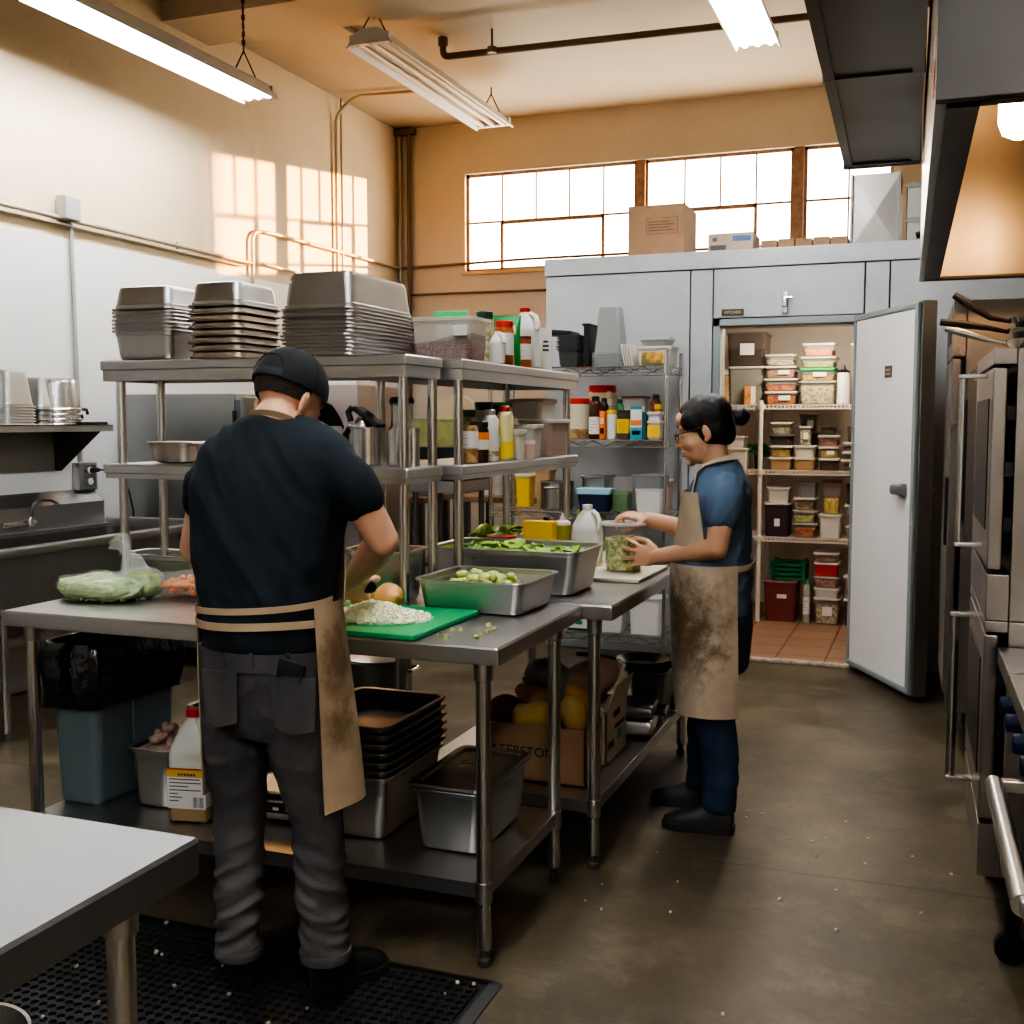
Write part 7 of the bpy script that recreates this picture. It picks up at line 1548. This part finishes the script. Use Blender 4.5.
GL = basis(wL, (WP(622, 553, 4.092)-wL), (.1, -1, .1)); wg.append(hand_geo(GL, -1, [(.10, .22, .22), (.10, .24, .24), (.12, .26, .24), (.16, .30, .26)], .5, ((.80, .58, -.15), (.97, .22, -.12), (.99, .08, -.15)), .98))
GR = basis(wR, (WP(624, 514, 4.185)-wR), (-.15, -.25, 1)); wg.append(hand_geo(GR, 1, [(.55, .75, .5), (.6, .8, .5), (.65, .85, .5), (.7, .9, .55)], .15, ((.6, .55, -.55), (.8, .1, -.55), (.85, -.1, -.5)), .96))
woman = put(blob(wg, .0042, 3), 'person', SKIN_W); tag(woman, 'woman with glasses and hair bun in profile, holding the tub of greens', 'person')
# T-shirt
seL, seR = sL.lerp(eL, .46), sR.lerp(eR, .48)
g2 = [rings([(x, y, z, rx, ry) for x, y, z, rx, ry in wt]), limb([sL+Vector((0, .02, -.004)), sL.lerp(eL, .25), seL], [.062, .070, .066]), limb([sR+Vector((0, -.02, -.004)), sR.lerp(eR, .25), seR], [.062, .068, .064]), rings([(nbW.x+.004, WY, nbW.z-.02, .075, .085), (nbW.x+.006, WY, nbW.z+.012, .058, .064)])]
put(blob(g2, .0075, 4, lambda p: crease(p, .004, 9, 6)+ridge(p, .011, 5, 11, 5)*max(0, min(1, (1.2-p.z)/.25))+ridge(Vector((p.x-p.z*.6, p.y, p.z*.4)), .007, 10, 3, 2)), 't_shirt', SHIRT_W, woman)
jw = [rings([(wt[0][0]+.01, WY, WP(715, 668).z, .112, .158), (wt[0][0]+.012, WY, WP(715, 630).z, .122, .162), (wt[0][0]+.010, WY, WP(715, 600).z, .122, .160)]), leg_tube([hpL-Vector((0, 0, .03)), kL, Vector((aL.x+.004, aL.y, .25)), aL+Vector((.0, 0, -.012))], [.084, .074, .066, .062]), leg_tube([hpR-Vector((0, 0, .03)), kR, Vector((aR.x+.004, aR.y, .25)), aR+Vector((.0, 0, -.012))], [.084, .074, .066, .062])]
put(blob(jw, .007, 3, lambda p: crease(p, .004, 7, 7)+crease(p, .006, 5, 22, 2)*max(0, min(1, (.45-p.z)/.2))), 'jeans', JEANS_W, woman)
u, s = shoe((fL.x+.02, 3.985), (fL.x-.226, 3.975), .001, .10, .085); b = u.build('shoe', SHOE, woman, smooth=60); s.build('sole', SOLE, b)
u, s = shoe((fR.x+.05, 4.225), (fR.x-.195, 4.23), .001, .10, .085); b = u.build('shoe', SHOE, woman, smooth=60); s.build('sole', SOLE, b)
# apron
ax_, az = wt[2][0], WP(715, 566).z; hz = WP(715, 709).z
AP_W = apron_mat('stained_apron_cloth', (.50, .395, .29), [(WP(699, 610).x-.02, 3.93, WP(699, 610).z, .20, (.07, .042, .014), .95), (WP(692, 645).x, 3.92, WP(692, 645).z, .16, (.085, .055, .022), .9), (WP(706, 655, 3.92).x, 3.91, WP(706, 655, 3.92).z, .04, (.035, .03, .022), .95), (WP(684, 680).x, 3.94, WP(684, 680).z, .16, (.20, .16, .11), .6)])
def wskirt(u, v):
    a = R(-96)+R(232)*u; z = az+.02+(hz-az-.02)*v; k = wt[1][3]+.022+.008*v+.010*math.sin(a*5+v*3)*v; ky = .188+.012*v
    # a = 0 faces the table, positive towards her left side
    return (max(ax_-.002+.012*v-k*math.cos(a)*(1-.10*v), -.948), WY-ky*math.sin(a), z+.012*math.sin(a)*v)
aw = sheet(wskirt, 60, 22, .003).build('apron', AP_W, woman, smooth=60)
def wbib(u, v):
    a = (R(-92)+R(184)*u)*(1-.24*v); i = 2+2.9*v; r0_, r1_ = wt[int(i)], wt[min(int(i)+1, 8)]; f = i-int(i); rx = r0_[3]+(r1_[3]-r0_[3])*f+.012; ry = r0_[4]+(r1_[4]-r0_[4])*f+.012; cx = r0_[0]+(r1_[0]-r0_[0])*f; z = r0_[2]+(r1_[2]-r0_[2])*f
    return (cx-rx*math.cos(a), WY-ry*math.sin(a), z+.02)
sheet(wbib, 24, 12, .003).build('bib', AP_W, aw, smooth=60)
for e in (-1, 1):
    p0 = Vector(wbib(.5+e*.40, 1)); Yn = WY-e*.062
    ribbon([p0+Vector((0, 0, -.015)), p0.lerp(Vector((nbW.x-.03, Yn, nbW.z)), .55)+Vector((-.012, -e*.012, .018)), (nbW.x-.040, WY-e*.082, nbW.z+.004), (nbW.x+.010, WY-e*.088, nbW.z+.022), (nbW.x+.052, WY-e*.060, nbW.z+.033), (nbW.x+.072, WY, nbW.z+.036)], .027, .004, (.0, 1, .45*e)).build('neck_strap', AP_W, aw, smooth=60)
ribbon([(ax_-(wt[2][3]+.014)*math.cos(R(q)), WY-(wt[2][4]+.020)*math.sin(R(q)), az+.012-.010*math.sin(R(q))) for q in range(60, 301, 12)], .02, .004).build('apron_tie', AP_W, aw, smooth=60)
# hair with bun
k = 1.02
hg = Geo()
def hb(c, r, rot=None): hg.ball([q*k for q in c], tuple(q*k for q in r), 20, 14, rot)
hb((0, -.022, .044), (.0815, .094, .086)); hb((0, -.035, .0), (.077, .076, .075)); hb((0, .022, .080), (.062, .050, .038)); hb((0, -.07, -.02), (.055, .042, .055))
for e in (-1, 1): hb((e*.058, .026, .040), (.020, .042, .040)); hb((e*.067, .004, .016), (.011, .022, .024))
hg.xf(HW); hb2 = Geo(); hair = put(blob([hg], .004, 12, lambda p: crease(p, .0012, 60, 60)), 'hair', HAIRB, woman)
bc = HW @ Vector((0, -.138, .016)); g = Geo(); g.ball(bc, (.036, .034, .034), 18, 12); g.ball(bc+Vector((-.022, 0, .002)), (.026, .024, .022), 14, 10); bun = put(blob([g], .004, 3, lambda p: crease(p, .003, 45, 45)), 'bun', HAIRB, hair)
g = Geo(); q0 = HW @ Vector((0, -.105, .014)); q1 = HW @ Vector((0, -.118, .015)); M_ = basis(q1, (q1-q0), (0, 0, 1)); g.tube([(0, .024*math.cos(2*PI*i/20), .024*math.sin(2*PI*i/20)) for i in range(20)], .0042, 8, True); g.xf(M_); g.build('hair_tie', mat('brown_hair_tie', (.10, .04, .03), .6), hair)
# eyes, brows, glasses
for e in (-1, 1):
    g = Geo(); g.ball([q*k for q in (e*.031, .078, -.004)], .0085, 12, 8); g.xf(HW); ey_ = g.build('eye', mat('eye_white', (.55, .5, .46), .25), woman)
    g = sheet(lambda u, v: HW @ Vector(((e*(.020+.024*u))*k, (.0835-.006*u)*k, (.000+.0035*v-.004*(u-.5)**2)*k)), 6, 2, .0012); g.build('eyelash', HAIRB, woman)
    g = sheet(lambda u, v: HW @ Vector(((e*(.014+.034*u))*k, (.0885-.012*u*u)*k, (.026+.004*math.sin(u*3)+.005*v)*k)), 8, 2, .0015); g.build('eyebrow', HAIRB, woman)
GLASSF = mat('dark_red_glasses_frame', (.05, .012, .010), .3)
t = Geo(); gl = bpy.data.objects.new('glasses', None); COL.objects.link(gl); gl.parent = woman
for e in (-1, 1):
    lp = [((e*.033+.024*math.cos(a))*k, (.101-.006*abs(math.cos(a)))*k, (-.006+.019*math.copysign(abs(math.sin(a))**.8, math.sin(a)))*k) for a in [2*PI*i/24 for i in range(24)]]
    g = Geo(); g.tube([HW @ Vector(p) for p in lp], .0021, 8, True); g.build('rim', GLASSF, gl)
    g = Geo(); g.tube([HW @ Vector(p) for p in ((e*.056*k, .097*k, .002*k), (e*.072*k, .080*k, .004*k), (e*.0765*k, .03*k, .006*k), (e*.079*k, -.022*k, .008*k))], .0021, 6); g.build('temple', GLASSF, gl)
g = Geo(); g.tube([HW @ Vector(p) for p in ((-.010*k, .101*k, 0), (0, .106*k, .003*k), (.010*k, .101*k, 0))], .0018, 6); g.build('bridge', GLASSF, gl)
LIPS = mat('lip_skin', (.42, .17, .13), .4); g = Geo(); g.ball([0, .0915*k, -.0625*k], (.017*k, .0068*k, .0040*k), 14, 8); g.ball([0, .0895*k, -.0735*k], (.015*k, .0070*k, .0050*k), 14, 8); g.xf(HW); g.build('lips', LIPS, woman, smooth=70)
